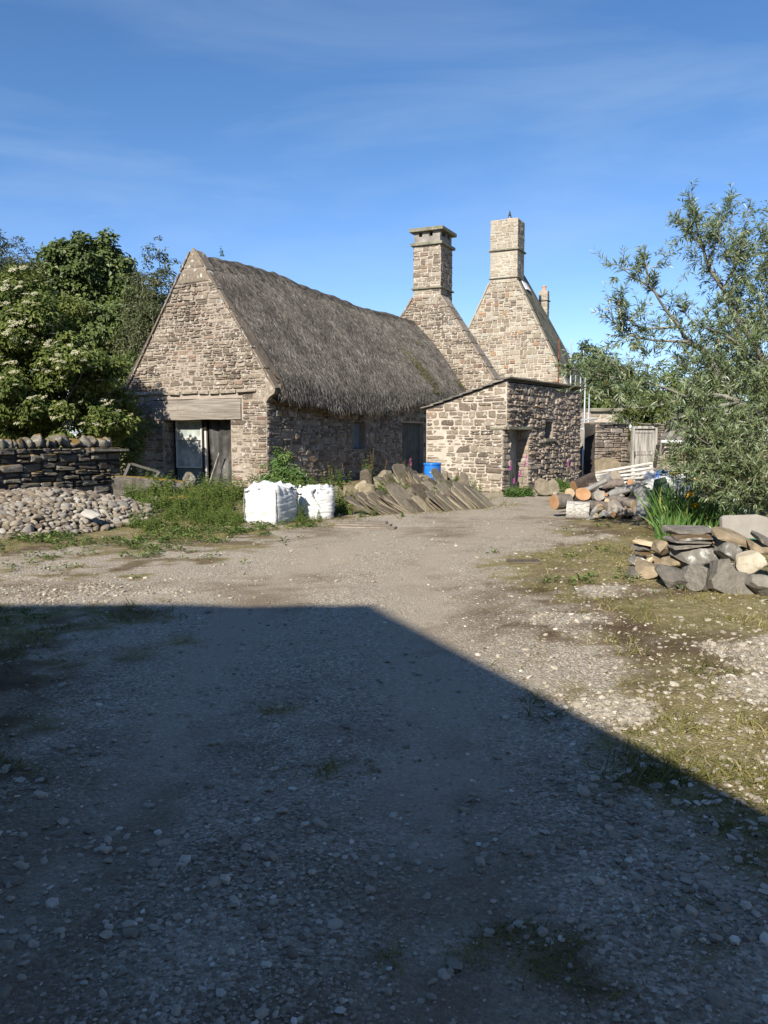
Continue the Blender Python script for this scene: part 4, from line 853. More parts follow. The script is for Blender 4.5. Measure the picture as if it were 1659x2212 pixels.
# ================================================================== heap of cobbles
M_COB = mat('river_cobble', [(0, (.095, .073, .054)), (.15, (.155, .122, .088)), (.4, (.215, .178, .132)), (.65, (.27, .23, .175)), (.85, (.2, .182, .16)), (.95, (.38, .345, .29)), (1, (.15, .10, .07))], src='object', nscale=5, namp=.3, bump=(14, .35, .02), rough=.8)
def heap(x, y):
    r = np.sqrt(((x + 6.4) / np.where(x > -6.4, 1.85, 3.6)) ** 2 + ((y - 15.2) / 2.9) ** 2); return .57 * np.clip(1 - r, 0, 1) ** .75 + .13 * (fbm(x * 1.2, y * 1.2, s=44) - .5) * (r < 1)
cob_me = []
for i in range(10):
    Vr, Fr = rock_arrays(40 + i, 3, (2, 5, 8, 6, 10)[i % 5], .25, .15, .6, .97); Vr = Vr * np.array([1, .62 + .03 * i, .5 + .03 * (i % 4)])
    cob_me.append(np_mesh('cobble', Vr, Fr, np.full(len(Fr), .5), M_COB, smooth=True))
rng = np.random.default_rng(77); cells = {}; pos = []
tries = 0; TX = rng.uniform(-9.9, -4.0, 90000); TY = rng.uniform(12.2, 18.0, 90000); TH_ = heap(TX, TY)
while tries < 90000 and len(pos) < 2600:
    x, y, h = float(TX[tries]), float(TY[tries]), float(TH_[tries]); tries += 1
    if h < .02 and rng.random() > .12: continue
    rr = math.hypot((x + 6.4) / (1.85 if x > -6.4 else 3.6), (y - 15.2) / 2.9)
    if rr > 1.06: continue
    if (Vector((x, y, 0)) - We).dot(wn_) < .2: continue
    s = .05 + .082 * rng.random() ** 1.6; ok = True; ck = (int(x / .2), int(y / .2))
    for a in (-1, 0, 1):
        for b in (-1, 0, 1):
            for (px, py, ps) in cells.get((ck[0] + a, ck[1] + b), ()):
                if (px - x) ** 2 + (py - y) ** 2 < (.62 * (s + ps)) ** 2: ok = False
    if ok: cells.setdefault(ck, []).append((x, y, s)); pos.append((x, y, h, s))
def inframe(x, y): return abs(x) < .47 * y
vis = [p for p in pos if inframe(p[0], p[1])]; 
def face_score(p):
    x, y, h, s = p; e = .15; hy = float(heap(np.array([x]), np.array([y + e]))[0]); return s * (1.0 + 2.2 * max(0, (hy - h) / e)) / y
vis.sort(key=face_score, reverse=True); sel = set(vis[:300]); rest = [p for p in pos if p not in sel]
ri = random.Random(12)
def crot(): return (ri.uniform(-.5, .5), ri.uniform(-.5, .5), ri.uniform(0, 6.28))
for (x, y, h, s) in vis[:300]:
    o = bpy.data.objects.new('cobble', cob_me[ri.randrange(10)]); COL.objects.link(o); o.location = (x, y, h + s * .12); o.rotation_euler = crot(); o.scale = (s, s, s)
    tag(o, 'rounded buff cobble lying in the heap in front of the dry stone wall', 'cobble', 'cobbles in the heap')
Vh = []; Fh = []; base = 0; Th = []
for (x, y, h, s) in rest:
    me = cob_me[ri.randrange(10)]; nvv = len(me.vertices); co = np.empty(nvv * 3); me.vertices.foreach_get('co', co); co = co.reshape(-1, 3) * s
    from mathutils import Euler
    co = co @ np.array(Euler(crot()).to_matrix()).T + np.array([x, y, h + s * .12]); fa = np.empty(len(me.polygons) * 3, np.int32); me.polygons.foreach_get('vertices', fa)
    Vh.append(co); Fh.append(fa.reshape(-1, 3) + base); base += nvv; Th.append(np.full(len(me.polygons), ri.random()))
# the core of the heap under the outer cobbles
gx, gy = np.meshgrid(np.linspace(-11.2, -2.7, 60), np.linspace(12, 18.3, 46)); gx = gx.ravel(); gy = gy.ravel()
Vc = np.stack([gx, gy, heap(gx, gy) - .06], 1); ii = (np.arange(45)[:, None] * 60 + np.arange(59)[None]).ravel()
Fc = np.concatenate([np.stack([ii, ii + 1, ii + 61], 1), np.stack([ii, ii + 61, ii + 60], 1)])
M_COB2 = mat('river_cobble_mass', [(0, (.095, .073, .054)), (.15, (.155, .122, .088)), (.4, (.215, .178, .132)), (.65, (.27, .23, .175)), (.85, (.2, .182, .16)), (.95, (.38, .345, .29)), (1, (.15, .10, .07))], nscale=30, namp=.3, bump=(60, .3, .01), rough=.8)
M_CORE = mat('heap_earth', [(0, (.05, .042, .034)), (1, (.09, .075, .06))], src='noise', nscale=10, namp=.4)
nh = sum(len(f) for f in Fh)
ch_ = np_obj('cobble_heap', np.concatenate(Vh + [Vc]), np.concatenate(Fh + [Fc + base]), np.concatenate(Th + [np.full(len(Fc), .1)]), [M_COB2, M_CORE], mi=np.concatenate([np.zeros(nh, int), np.ones(len(Fc), int)]), smooth=True)
tag(ch_, 'mass of further cobbles filling the heap', kind='stuff')
Vr, Fr = rock_arrays(91, 2, 3, .9, .03); 
o = np_obj('stone_tile', Vr * np.array([.17, .10, .028]) @ np.array(Euler((.35, .25, -.4)).to_matrix()).T + np.array([-5.0, 13.55, .26]), Fr, np.full(len(Fr), .9), mat('pale_tile', [(0, (.33, .30, .26)), (1, (.4, .37, .32))], src='noise', nscale=8, namp=.1), origin=(-5.0, 13.55, .26)); tag(o, 'flat pale broken tile lying on the cobble heap', 'tile')
# ================================================================== clutter between the wall and the barn
def beam(name, p, q, w, d, m, label, cat, roll=0, bev=.006):
    p = Vector(p); q = Vector(q); r = (q - p).to_track_quat('Z', 'Y').to_matrix() @ Matrix.Rotation(roll, 3, 'Z'); mb = MB(); mb.box((p + q) / 2, (w, d, (q - p).length), r, bev=bev)
    return tag(mb.build(name, m, origin=p), label, cat)
M_OLDT = mat('old_dark_timber', [(0, (.07, .063, .055)), (1, (.12, .108, .095))], src='noise', nscale=9, namp=.3)
fr_ = thing('wooden_frame', 'old grey wooden frame lying in the shade beside the barn', 'frame', at(300, 1040, 21.6))
fp = [at(262, 1046, 21.4), at(282, 1001, 21.8), at(345, 1020, 21.9), at(328, 1044, 21.5)]; fp = [Vector((p.x, p.y, max(p.z, .08))) for p in fp]
for i, nm in enumerate(('side_rail', 'top_rail', 'side_rail', 'bottom_rail')):
    a, b = fp[i], fp[(i + 1) % 4]; r = (b - a).to_track_quat('Z', 'Y').to_matrix(); mb = MB(); mb.box((a + b) / 2, (.09, .06, (b - a).length - .04), r); mb.build(nm, M_OLDT, fr_)
M_MOSSY = mat('mossy_stone', [(0, (.10, .09, .075)), (1, (.2, .18, .15))], src='noise', nscale=8, namp=.4, bump=(20, .8, .03), moss=((.27, .17, .03), .25, .38))
def rock(name, c, size, seed, m, label, cat, rot=(0, 0, 0), group=None, cuts=7, boxy=.55, amp=.07, sub=4, smooth=False, t=.5, ground=True, lo=.68):
    Vr, Fr = rock_arrays(seed, sub, cuts, boxy, amp, lo, .97); Vr = (Vr * np.array(size) / 2) @ np.array(Euler(rot).to_matrix()).T
    c = Vector(c); o = np_obj(name, Vr + np.array(c), Fr, np.full(len(Fr), t), m, origin=c, smooth=smooth); return tag(o, label, cat, group)
p = at(318, 1041, 20.6); rock('stone_trough', (p.x, p.y, .22), (2.0, .6, .62), 5, M_MOSSY, 'long stone block with orange moss on its top edge near the wall end', 'stone block', (0, .10, .5), boxy=.8)
p = gnd(372, 1084); 
for k, (x, s) in enumerate(((330, .5), (366, .55), (402, .5), (436, .45))):
    q = gnd(x, 1086 + (k % 2) * 2); rock('kerb_stone', (q.x, q.y, .06), (s, .3, .26), 60 + k, M_MOSSY, ('low mossy kerb stone at the left end of the weedy edging', 'second low mossy kerb stone in the weedy edging from the left', 'third low mossy kerb stone in the weedy edging from the left', 'low mossy kerb stone at the right end of the weedy edging')[k], 'kerb stone', (0, 0, .1 * k - .2), boxy=.7, t=.4)
q = at(409, 1040, 21.6); rock('round_stone', (q.x, q.y, .40), (.42, .12, .44), 75, M_COPE, 'rounded flat stone standing among nettles below the barn window', 'stone', (.15, 0, -.4), boxy=.1, amp=.04)
# ================================================================== bulk bags
M_BAG = mat('white_woven_bag', [(0, (.50, .50, .485)), (1, (.58, .58, .565))], src='noise', nscale=4, namp=.06, rough=.55, spec=.3, bump=(9, .25, .03), spots=[((.5, .5, .42), 2.2, .66, .2)])
M_BAGIN = mat('bag_film', [(0, (.5, .52, .53)), (1, (.64, .66, .67))], src='noise', nscale=6, namp=.1, rough=.25, spec=.6)
M_BAGSEAM = mat('bag_seam', [(0, (.22, .23, .24)), (1, (.33, .33, .33))], src='noise', nscale=6, namp=.1)
def bulk_bag(c, w, h, rotz, bulge, seed, label, round_=0.):
    rg = np.random.default_rng(seed); root = thing('bulk_bag', label, 'bag', c, 'white builders bags on the weedy edge')
    n = 72; rows = 26; V = []; 
    for j in range(rows + 1):
        q = j / rows; z = h * q
        for i in range(n):
            a = 2 * math.pi * i / n; ca, sa = math.cos(a), math.sin(a); pw = 8. * (1 - round_) + 2.4 * round_
            sq = (abs(ca) ** pw + abs(sa) ** pw) ** (-1 / pw); r = w / 2 * sq
            r *= 1 + bulge * math.sin(math.pi * min(1, q * 1.05)) - .10 * max(0, (q - .86) / .14) ** 2 - .05 * max(0, (.08 - q) / .08)
            wr = (float(vn(np.array([a * 3]), np.array([q * 16]), s=seed)[0]) - .5) * .03 + .007 * math.sin(q * 60 + math.sin(a * 3 + seed) * 2) * (.3 + q)
            crease = .022 * math.sin(a * 14 + q * 5) * max(0, q - .7) / .3
            r += wr + crease; zz = z + (.05 * math.sin(a * 2 + seed) + .03 * math.sin(a * 5)) * q ** 3
            V.append((r * ca, r * sa, zz))
    F = [(j * n + i, j * n + (i + 1) % n, (j + 1) * n + (i + 1) % n, (j + 1) * n + i) for j in range(rows) for i in range(n)]
    Rm = Matrix.Rotation(rotz, 3, 'Z'); c = Vector(c); mb = MB(); mb.add([c + Rm @ Vector(p) for p in V], F); mb.build('sack', M_BAG, root, smooth=True)
    # crumpled top
    m = 26; V = []; ou = rg.uniform(0, 50)
    X, Y = np.meshgrid(np.linspace(-1, 1, m), np.linspace(-1, 1, m)); 
    zt = h - .03 + .17 * (fbm(X * 1.7 + ou, Y * 1.7, s=seed, o=4) - .38) + .05 * np.abs(np.sin(X * 5 + Y * 3 + fbm(X * 3, Y * 3 + ou, s=seed) * 6)); zt = zt - .10 * sstep(.8, 1.0, np.maximum(np.abs(X), np.abs(Y)))
    k = w / 2 * (1 - .10) ; rad = np.maximum(np.hypot(X, Y), 1e-6); rnd = np.where(rad > 0, np.maximum(np.abs(X), np.abs(Y)) / rad, 1); f = 1 * (1 - round_) + round_ * rnd
    P = np.stack([X * k * f, Y * k * f, zt], -1).reshape(-1, 3); F = [(j * m + i, j * m + i + 1, (j + 1) * m + i + 1, (j + 1) * m + i) for j in range(m - 1) for i in range(m - 1)]
    mb = MB(); mb.add([c + Rm @ Vector(p) for p in P], F); mb.build('crumpled_top', M_BAG, root, smooth=True)
    return root, Rm, c, w, h
b1 = gnd(580, 1133); root, Rm, c, w_, h_ = bulk_bag((b1.x + .0, b1.y + .36, 0), .71, .66, R(-27), .04, 3, 'large square white builders bag with clear film crumpled on top')
# seams down the corners
for (sx, sy) in ((1, -1), (-1, -1), (1, 1)):
    mb = MB(); k = .352 * (1.0) ; pts = []
    for j in range(10):
        q = j / 9; r = k * (1 + .05 * math.sin(math.pi * q)) * .955; pts.append(c + Rm @ Vector((sx * r, sy * r, .01 + q * .63)))
    mb.tube(pts, [.008 + .002 * math.sin(i * 2) for i in range(10)], 6); mb.build('corner_seam', M_BAGSEAM, root, smooth=True)
def film(center, sx, sy, hgt, seed, name, m, par, rz=0):
    n = 20; X, Y = np.meshgrid(np.linspace(-1, 1, n), np.linspace(-1, 1, n)); e = 1 - .35 * (np.hypot(X, Y) / 1.4) ** 2
    zt = hgt * (fbm(X * 1.6 + seed, Y * 1.6, s=seed, o=4) * 1.6 - .25) * np.clip(1.25 - np.hypot(X, Y), 0, 1) + .02 * np.abs(np.sin(9 * X + 5 * Y))
    Xo = X * sx * (1 + .25 * (fbm(Y * 2 + seed, X, s=seed + 1) - .5)); Yo = Y * sy * (1 + .25 * (fbm(X * 2, Y + seed, s=seed + 2) - .5)); cz, sz = math.cos(rz), math.sin(rz)
    P = np.stack([Xo * cz - Yo * sz, Xo * sz + Yo * cz, zt], -1).reshape(-1, 3) + np.array(center); F = [(j * n + i, j * n + i + 1, (j + 1) * n + i + 1, (j + 1) * n + i) for j in range(n - 1) for i in range(n - 1)]
    mb = MB(); mb.add([Vector(p) for p in P], F); return mb.build(name, m, par, smooth=True)
film(c + Vector((-.05, .0, .63)), .25, .2, .2, 4, 'clear_film', M_BAGIN, root, .4); film(c + Vector((.2, .08, .63)), .22, .18, .18, 9, 'clear_film', M_BAGIN, root, -.3)
film(c + Vector((-.37, -.04, .58)), .10, .17, .12, 14, 'flap', M_BAG, root, .2); film(c + Vector((.33, .16, .6)), .11, .17, .12, 17, 'flap', M_BAG, root, .3)
b2 = gnd(682, 1122); root2, Rm2, c2, w2_, h2_ = bulk_bag((b2.x - .02, b2.y + .36, 0), .66, .57, R(10), .07, 8, 'smaller round white bag with a loose tie strap beside the square bag', .8)
film(c2 + Vector((.02, -.02, .52)), .27, .25, .18, 23, 'folded_neck', M_BAG, root2, .3)
film(c2 + Vector((-.28, -.12, .48)), .14, .17, .16, 27, 'flap', M_BAG, root2, .8)
mb = MB(); pts = [c2 + Vector(p) for p in ((.0, -.28, .58), (-.05, -.36, .53), (-.02, -.385, .43), (.05, -.38, .32), (.09, -.375, .25))]
for i in range(len(pts) - 1): r = (pts[i + 1] - pts[i]).to_track_quat('Z', 'Y').to_matrix(); mb.box((pts[i] + pts[i + 1]) / 2, (.045, .006, (pts[i + 1] - pts[i]).length + .01), r)
mb.build('tie_strap', M_BAGSEAM, root2)
# boards on the ground right of the bags
M_OLDB = mat('brown_weathered_board', [(.2, (.15, .12, .09)), (.8, (.27, .225, .175))], src='noise', lobe=3., nscale=12, namp=.3, stretch=(1, 8, 4), bump=(14, .6, .01))
for k in range(3):
    beam('old_board', gnd(700 + 12 * k, 1126 + 5.5 * k, .008), gnd(835 + 10 * k, 1129 + 5.5 * k, .008), .24, .03, M_OLDB, ('weathered board lying on gravel nearest the slates', 'middle one of three weathered boards lying on the gravel', 'weathered board lying on gravel nearest the viewer')[k], 'board', roll=R(0 if k else 4))
# ================================================================== stone slates leaning in rows
M_SLATE = mat('stone_slate', [(0, (.09, .072, .05)), (.35, (.148, .122, .087)), (.65, (.2, .168, .12)), (.85, (.265, .222, .152)), (1, (.13, .108, .085))], src='object', nscale=7, namp=.5, spots=[((.36, .34, .27), 4, .62, .08), ((.10, .09, .08), 3, .58, .1)], bump=(14, 1., .03))
slate_me = []
def slate_mesh(seed, w, h, th):
    rg = random.Random(seed); n = 6; out = []
    # outline with shouldered, slightly ragged top
    sh = rg.uniform(.02, .22) * w; s2 = rg.uniform(.02, .3) * w; pts = [(-w / 2, 0), (w / 2, 0)]
    for k in range(4): pts.append((w / 2 + rg.uniform(-.012, .012), h * (k + 1) / 5.2))
    pts += [(w / 2 - sh * .3, h * .93), (w / 2 - sh, h * rg.uniform(.97, 1.0)), (0, h * rg.uniform(.98, 1.03)), (-w / 2 + s2, h * rg.uniform(.95, 1.)), (-w / 2 + s2 * .2, h * rg.uniform(.84, .93))]
    for k in range(3, -1, -1): pts.append((-w / 2 + rg.uniform(-.012, .012), h * (k + 1) / 5.2))
    N_ = len(pts); V = []; F = []
    for (sc, y) in ((.97, -th / 2), (1., -th / 2 + .006), (1., th / 2 - .006), (.97, th / 2)):
        for (x, z) in pts: V.append((x * sc + rg.uniform(-.003, .003), y + rg.uniform(-.003, .003), h / 2 + (z - h / 2) * sc))
    for r in range(3): F += [(r * N_ + i, r * N_ + (i + 1) % N_, (r + 1) * N_ + (i + 1) % N_, (r + 1) * N_ + i) for i in range(N_)]
    F += [list(range(N_))[::-1], [3 * N_ + i for i in range(N_)]]
    mb = MB(); mb.add(V, F); return mb.mesh('stone_slate', M_SLATE)
slate_me = [slate_mesh(200 + i, .38 + .05 * (i % 4), .62 + .07 * (i % 5), .022 + .01 * (i % 3)) for i in range(9)]
rs = random.Random(21)
def slate(p, yaw, lean, sc, label, group, side=0.):
    o = bpy.data.objects.new('stone_slate', slate_me[rs.randrange(9)]); COL.objects.link(o)
    o.matrix_world = Matrix.Translation(p) @ Matrix.Rotation(yaw, 4, 'Z') @ Matrix.Rotation(lean, 4, 'X') @ Matrix.Rotation(side, 4, 'Y') @ Matrix.Scale(sc, 4)
    return tag(o, label, 'slate', group)
def row(a, b, n, yaw, lean, sc, label, group, j=.05):
    a = Vector(a); b = Vector(b)
    for i in range(n):
        q = (i + rs.uniform(-.25, .25)) / max(n - 1, 1); p = a.lerp(b, q) + Vector((rs.uniform(-j, j), rs.uniform(-j, j) * 2.5, -.02))
        slate(p, yaw + rs.uniform(-.2, .2), lean + rs.uniform(-.17, .17), sc * rs.uniform(.7, 1.15), label, group, rs.uniform(-.08, .08))
# a slate's face looks along local -Y; lean tips its top backwards. yaw 60-70 degrees turns the faces to the right of the viewer
YW = R(58); LE = -R(59)
row(gnd(822, 1114), gnd(900, 1107), 19, YW + .26, LE, .98, 'leaning stone slate in the left stretch of the front row', 'slates in the left part of the front row')
row(gnd(880, 1109), gnd(960, 1103), 12, YW - .16, LE, 1.08, 'broad leaning stone slate in the middle of the front row', 'slates in the middle of the front row')
row(gnd(965, 1104), gnd(1062, 1093), 22, YW + .16, LE + .08, .95, 'thin leaning stone slate in the right stretch of the front row', 'slates in the right part of the front row')
row(gnd(900, 1091), gnd(990, 1088), 22, YW, LE, .95, 'leaning stone slate in the second row behind the front one', 'slates in the second row')
row(gnd(800, 1090), gnd(895, 1088), 18, YW + .2, LE, .9, 'weedy leaning stone slate at the left of the second row', 'slates at the left of the second row')
row(gnd(960, 1076), gnd(1050, 1080), 20, YW + .15, LE + .1, 1.02, 'leaning stone slate next to the outhouse wall behind the front row', 'slates beside the outhouse wall')
row(gnd(872, 1079), gnd(955, 1079), 18, YW + .1, LE + .2, 1.22, 'leaning stone slate in the rear row in front of the blue drum', 'slates in front of the blue drum')
row(gnd(915, 1081), gnd(985, 1081), 12, YW, LE + .33, 1.15, 'leaning stone slate standing right against the foot of the blue drum', 'slates against the blue drum')
o = slate(gnd(742, 1098), R(100), -R(68), 1.25, 'dark slate tilted up over a hollow beside the round white bag', None)
# upright stones further back
M_YST = mat('yellow_sandstone', [(0, (.16, .13, .085)), (.5, (.22, .178, .118)), (1, (.28, .23, .155))], src='object', nscale=6, namp=.45, spots=[((.3, .29, .26), 4, .6, .1)], bump=(18, .5, .02))
ups = [(728, 1048, .42, .45, 19.0, 'pale upright stone next to the elder bush among weeds'), (757, 1050, .5, .5, 18.6, 'broad tawny stone standing low in weeds left of the dock'), (776, 1042, .34, .58, 19.2, 'bright yellow pointed stone standing among weeds'), (792, 1040, .55, .78, 20.6, 'tall lichened upright stone below the barn side window'), (829, 1042, .5, .76, 20.6, 'tall lichened upright stone behind the dock plant'), (871, 1042, .46, .68, 20.4, 'round topped upright stone right of the dock plant'), (800, 1052, .6, .6, 18.2, 'wide pale stone leaning in front of the tall upright stones'), (1000, 1040, .3, .8, 19.6, 'narrow upright slab against the outhouse wall'), (960, 1038, .2, .75, 20.3, 'thin upright slab just right of the blue drum')]
for k, (x, y, ww, hh, Y, lab) in enumerate(ups):
    p = at(x, y, Y); Vr, Fr = rock_arrays(300 + k, 4, 13, .7, .12, .62, .98); Vr = Vr * np.array([ww / 2, .08, hh / 2]); o = np_obj('upright_stone', Vr @ np.array(Euler((-.08, .05 * (k % 3 - 1), .5 - .2 * (k % 3))).to_matrix()).T + np.array([p.x, p.y, hh / 2 - .05]), Fr, np.full(len(Fr), .5), M_YST if k in (1, 2, 6) else M_SLATE, origin=(p.x, p.y, 0)); tag(o, lab, 'stone')
# ================================================================== blue drum
M_BLUE = mat('blue_plastic', [(0, (.012, .14, .52)), (1, (.02, .18, .62))], src='noise', nscale=4, namp=.1, rough=.38, spec=.5)
p = at(934, 1010, 20.9); drum = thing('blue_drum', 'bright blue plastic drum standing behind the slates by the outhouse wall', 'drum', (p.x, p.y, 0))
zt = at(934, 1001, 20.7).z; rD = 19 / FPX * 20.9
mb = MB(); mb.lathe([(0, .01), (rD * .9, .01), (rD * .95, .05), (rD * .97, zt * .32), (rD * .985, zt * .34), (rD * .97, zt * .36), (rD * .98, zt * .7), (rD * 1.0, zt * .72), (rD * .97, zt * .75), (rD * .97, zt * .93), (rD * .93, zt * .95), (rD * .93, zt * .955), (rD * .93, zt), (rD * .88, zt - .005), (rD * .88, zt - .05), (0, zt - .05)], (p.x, p.y, 0), 40); mb.build('barrel', M_BLUE, drum, smooth=False)
mb = MB(); mb.lathe([(rD * .94, zt - .05), (rD * 1.02, zt - .045), (rD * 1.03, zt - .02), (rD * 1.0, zt + .004), (rD * .92, zt + .006)], (p.x, p.y, 0), 40); mb.build('rim', M_BLUE, drum, smooth=True)
mb = MB(); a0 = -2.75; pts = [Vector((p.x + rD * 1.03 * math.cos(a0), p.y + rD * 1.03 * math.sin(a0), z)) for z in (zt * .93, zt * .78, zt * .6)]; pts[1].x -= .03; mb.tube(pts, .008, 6); mb.build('handle', M_BLACKWOOD, drum)
# ================================================================== leaning slab, kerb and clutter by the outhouse
def panel(name, px, Y, th, m, label, cat, tilt=0., seed=1, skew=0.):
    """flat stone: outline in picture units at distance Y, given real thickness; Y may change linearly along x with skew"""
    pts = [at(x, y, Y + skew * (x - px[0][0]) / 100) for x, y in px]; zmin = min(q.z for q in pts)
    pts = [Vector((q.x, q.y + (q.z - zmin) * tilt, q.z)) for q in pts]; nn = (pts[1] - pts[0]).cross(pts[2] - pts[0]).normalized()
    if nn.y < 0: nn = -nn
    mb = MB(); c = sum(pts, Vector()) / len(pts); N_ = len(pts); V = []
    for (k, d) in ((.985, 0), (1., .012), (1., th - .012), (.985, th)): V += [c + (q - c) * k + nn * d for q in pts]
    F = [list(range(N_))[::-1], [3 * N_ + i for i in range(N_)]] + [(r * N_ + i, r * N_ + (i + 1) % N_, (r + 1) * N_ + (i + 1) % N_, (r + 1) * N_ + i) for r in range(3) for i in range(N_)]
    mb.add(V, F); return tag(mb.build(name, m, origin=(c.x, c.y, zmin)), label, cat)
panel('stone_slab', [(1166, 1068), (1156, 1055), (1158, 1040), (1168, 1033), (1180, 1036), (1184, 1042), (1200, 1034), (1209, 1045), (1211, 1058), (1205, 1066), (1180, 1070)], 21.3, .08, M_SLATE, 'broad grey slab with a notched top leaning on the outhouse', 'slab', .5)
# ================================================================== garden wall, plank door, shed
gw = thing('garden_wall', 'dark lichen spotted garden wall left of the plank gate', 'wall', at(1320, 1030, 30.3) * 1)
def vert_wall(name, root, x0, x1, ytop, ybot, Y0, Y1, seed, ms, mm, th=.45, chh=(.1, .2), asp=(1.5, 4)):
    a = at(x0, ytop, Y0); b = at(x1, ytop, Y1); h = (a.z + b.z) / 2; a.z = b.z = 0; u = (b - a); L = u.length; u.normalize(); n = Vector((u.y, -u.x, 0))
    mb = MB(); mb.prism([a, b, b + Z * (h - .02), a + Z * (h - .02)], -n * th, 1); stones(mb, frame(a, u, n), [(0, 0), (L, 0), (L, h), (0, h)], [], seed=seed, ch=chh, asp=asp, prot=(.01, .05), gap=.025)
    stones(mb, frame(b, -n, u, wob=0), [(0, 0), (th, 0), (th, h), (0, h)], [], seed=seed + 1, ch=chh, asp=(1, 2))
    return mb.build(name, [ms, mm], root), a, b, h
o, a, b, h = vert_wall('wall_body', gw, 1286, 1357, 916, 1035, 29.0, 30.3, 111, M_RAKE, M_MORTAR_D)
u_ = (b - a).normalized(); rr = Matrix.Rotation(math.atan2(u_.y, u_.x), 3, 'Z'); mb = MB(); k = 0
Lw = (b - a).length
while k < 6: mb.box(a + u_ * (Lw * (k + .5) / 6) + Z * (h + .03) + Vector((0, .2, 0)), (Lw / 6 - .02, .52, .07), rr, bev=.012); k += 1
mb.build('coping', M_DARK, gw)
gw.location = (a.x, a.y, 0); 
for c_ in gw.children: c_.location -= Vector((a.x, a.y, 0)) - at(1320, 1030, 30.3)
gw2 = thing('wall_pier', 'short brown stone wall pier just right of the plank gate', 'wall', at(1425, 1030, 30.3) * 1)
o, a2, b2_, h2 = vert_wall('wall_body', gw2, 1421, 1436, 915, 1035, 30.5, 30.6, 121, M_STONE, M_MORTAR_D)
# plank door
M_BLEACH = mat('bleached_planks', [(.2, (.19, .175, .158)), (.5, (.30, .28, .255)), (.8, (.40, .38, .345))], src='noise', lobe=2., nscale=9, namp=.2, stretch=(7, 7, .6), bump=(10, .5, .01), spots=[((.2, .18, .16), 4, .66, .06)])
dp = at(1389, 1030, 30.35); dp.z = 0; DR = thing('garden_gate', 'bleached grey plank gate in its wooden frame set between stone walls', 'gate', dp)
dh = at(1389, 926, 30.35).z; dw = 47 / FPX * 30.35; rz = R(8); Rz = Matrix.Rotation(rz, 3, 'Z')
def dd(x, y, z): return dp + Rz @ Vector((x, y, 0)) + Z * z
for sx in (-1, 1): mb = MB(); mb.box(dd(sx * (dw / 2 + .045), 0, dh / 2 + .04), (.09, .14, dh + .08), Rz); mb.build('frame_post', M_BLEACH, DR)
mb = MB(); mb.box(dd(0, 0, dh + .05), (dw + .0, .15, .10), Rz); mb.build('frame_head', M_BLEACH, DR)
mb = MB(); nb = 3
for zz0, zz1 in ((.06, dh * .46), (dh * .54, dh - .12)):
    for i in range(nb): mb.box(dd(-dw / 2 + .07 + (dw - .14) * (i + .5) / nb, .05, (zz0 + zz1) / 2), ((dw - .14) / nb - .015, .025, zz1 - zz0), Rz)
for i in range(4): mb.box(dd(-dw / 2 + .03 + (dw - .06) * i / 3, .035, dh / 2 - .01), (.075 if i in (0, 3) else .02, .045, dh - .06), Rz)
for zz in (.1, dh * .5, dh - .09): mb.box(dd(0, .032, zz), (dw - .03, .055, .12), Rz)
lf = mb.build('door_leaf', M_BLEACH, DR); mb = MB(); mb.box(dd(-dw / 2 + .06, .0, dh * .47), (.035, .03, .22), Rz); mb.build('latch', M_BLACKWOOD, lf)
# far low stone building and slate shed
lo_ = thing('low_building', 'low pale stone building with a flat slab roof behind the garden wall', 'building', at(1305, 1010, 36))
o, a3, b3, h3 = vert_wall('wall', lo_, 1268, 1336, 889, 1020, 36.4, 36.6, 131, M_BUFF, M_MORTAR_P, 3.0, (.12, .22), (1.5, 3))
mb = MB(); mb.box((a3 + b3) / 2 + Vector((0, 1.5, h3 + .07)), ((b3 - a3).length + .2, 3.3, .16), Matrix.Rotation(math.atan2((b3 - a3).y, (b3 - a3).x), 3, 'Z'), bev=.02); mb.build('slab_roof', M_SLABST, lo_)
sh = thing('slate_shed', 'low shed with a dark stone slate roof partly hidden by the willow', 'shed', at(1475, 1020, 27.5))
e0, e1 = at(1426, 954, 26.6), at(1545, 956, 26.6); r0, r1 = at(1462, 880, 29.0), at(1560, 878, 29.0)
mb = MB(); rg = random.Random(31)
for c_i in range(8):
    qa, qb = c_i / 8, min(1, (c_i + 1.3) / 8); x = 0
    while x < 1:
        wd = min(rg.uniform(.08, .16), 1 - x); 
        if wd < .03: break
        P_ = lambda xx, qq: e0.lerp(e1, xx).lerp(r0.lerp(r1, xx), qq)
        mb.prism([P_(x + .003, qa) + Z * .05, P_(x + wd - .003, qa) + Z * .05, P_(x + wd - .003, qb) + Z * .0, P_(x + .003, qb)], Z * .04, 0, rg.random()); x += wd
mb.build('slate_roof', bpy.data.materials['stone_slates'], sh)
mb = MB(); ea = Vector((e0.x + .25, e0.y + .3, 0)); eb = Vector((e1.x - .1, e1.y + .3, 0)); hh = e0.z + .1
mb.prism([ea, eb, eb + Z * hh, ea + Z * hh], Vector((0, .4, 0)), 1); stones(mb, frame(ea, (eb - ea).normalized(), (0, -1, 0)), [(0, 0), ((eb - ea).length, 0), ((eb - ea).length, hh - .05), (0, hh - .05)], [], 141, (.1, .2)); mb.build('wall', [M_BUFF, M_MORTAR_P], sh)
mb = MB(); mb.prism([ea + Vector((0, .4, 0)), Vector((r0.x, r0.y, 0)), r0 - Z * .1, ea + Vector((0, .4, hh))], Vector((.3, 0, 0)), 0); mb.prism([Vector((r0.x, r0.y - .3, 0)), Vector((r1.x, r1.y - .3, 0)), r1 - Vector((0, .3, .25)), r0 - Vector((0, .3, .25))], Vector((0, .3, 0)), 0); mb.build('end_wall', [M_STONE], sh)
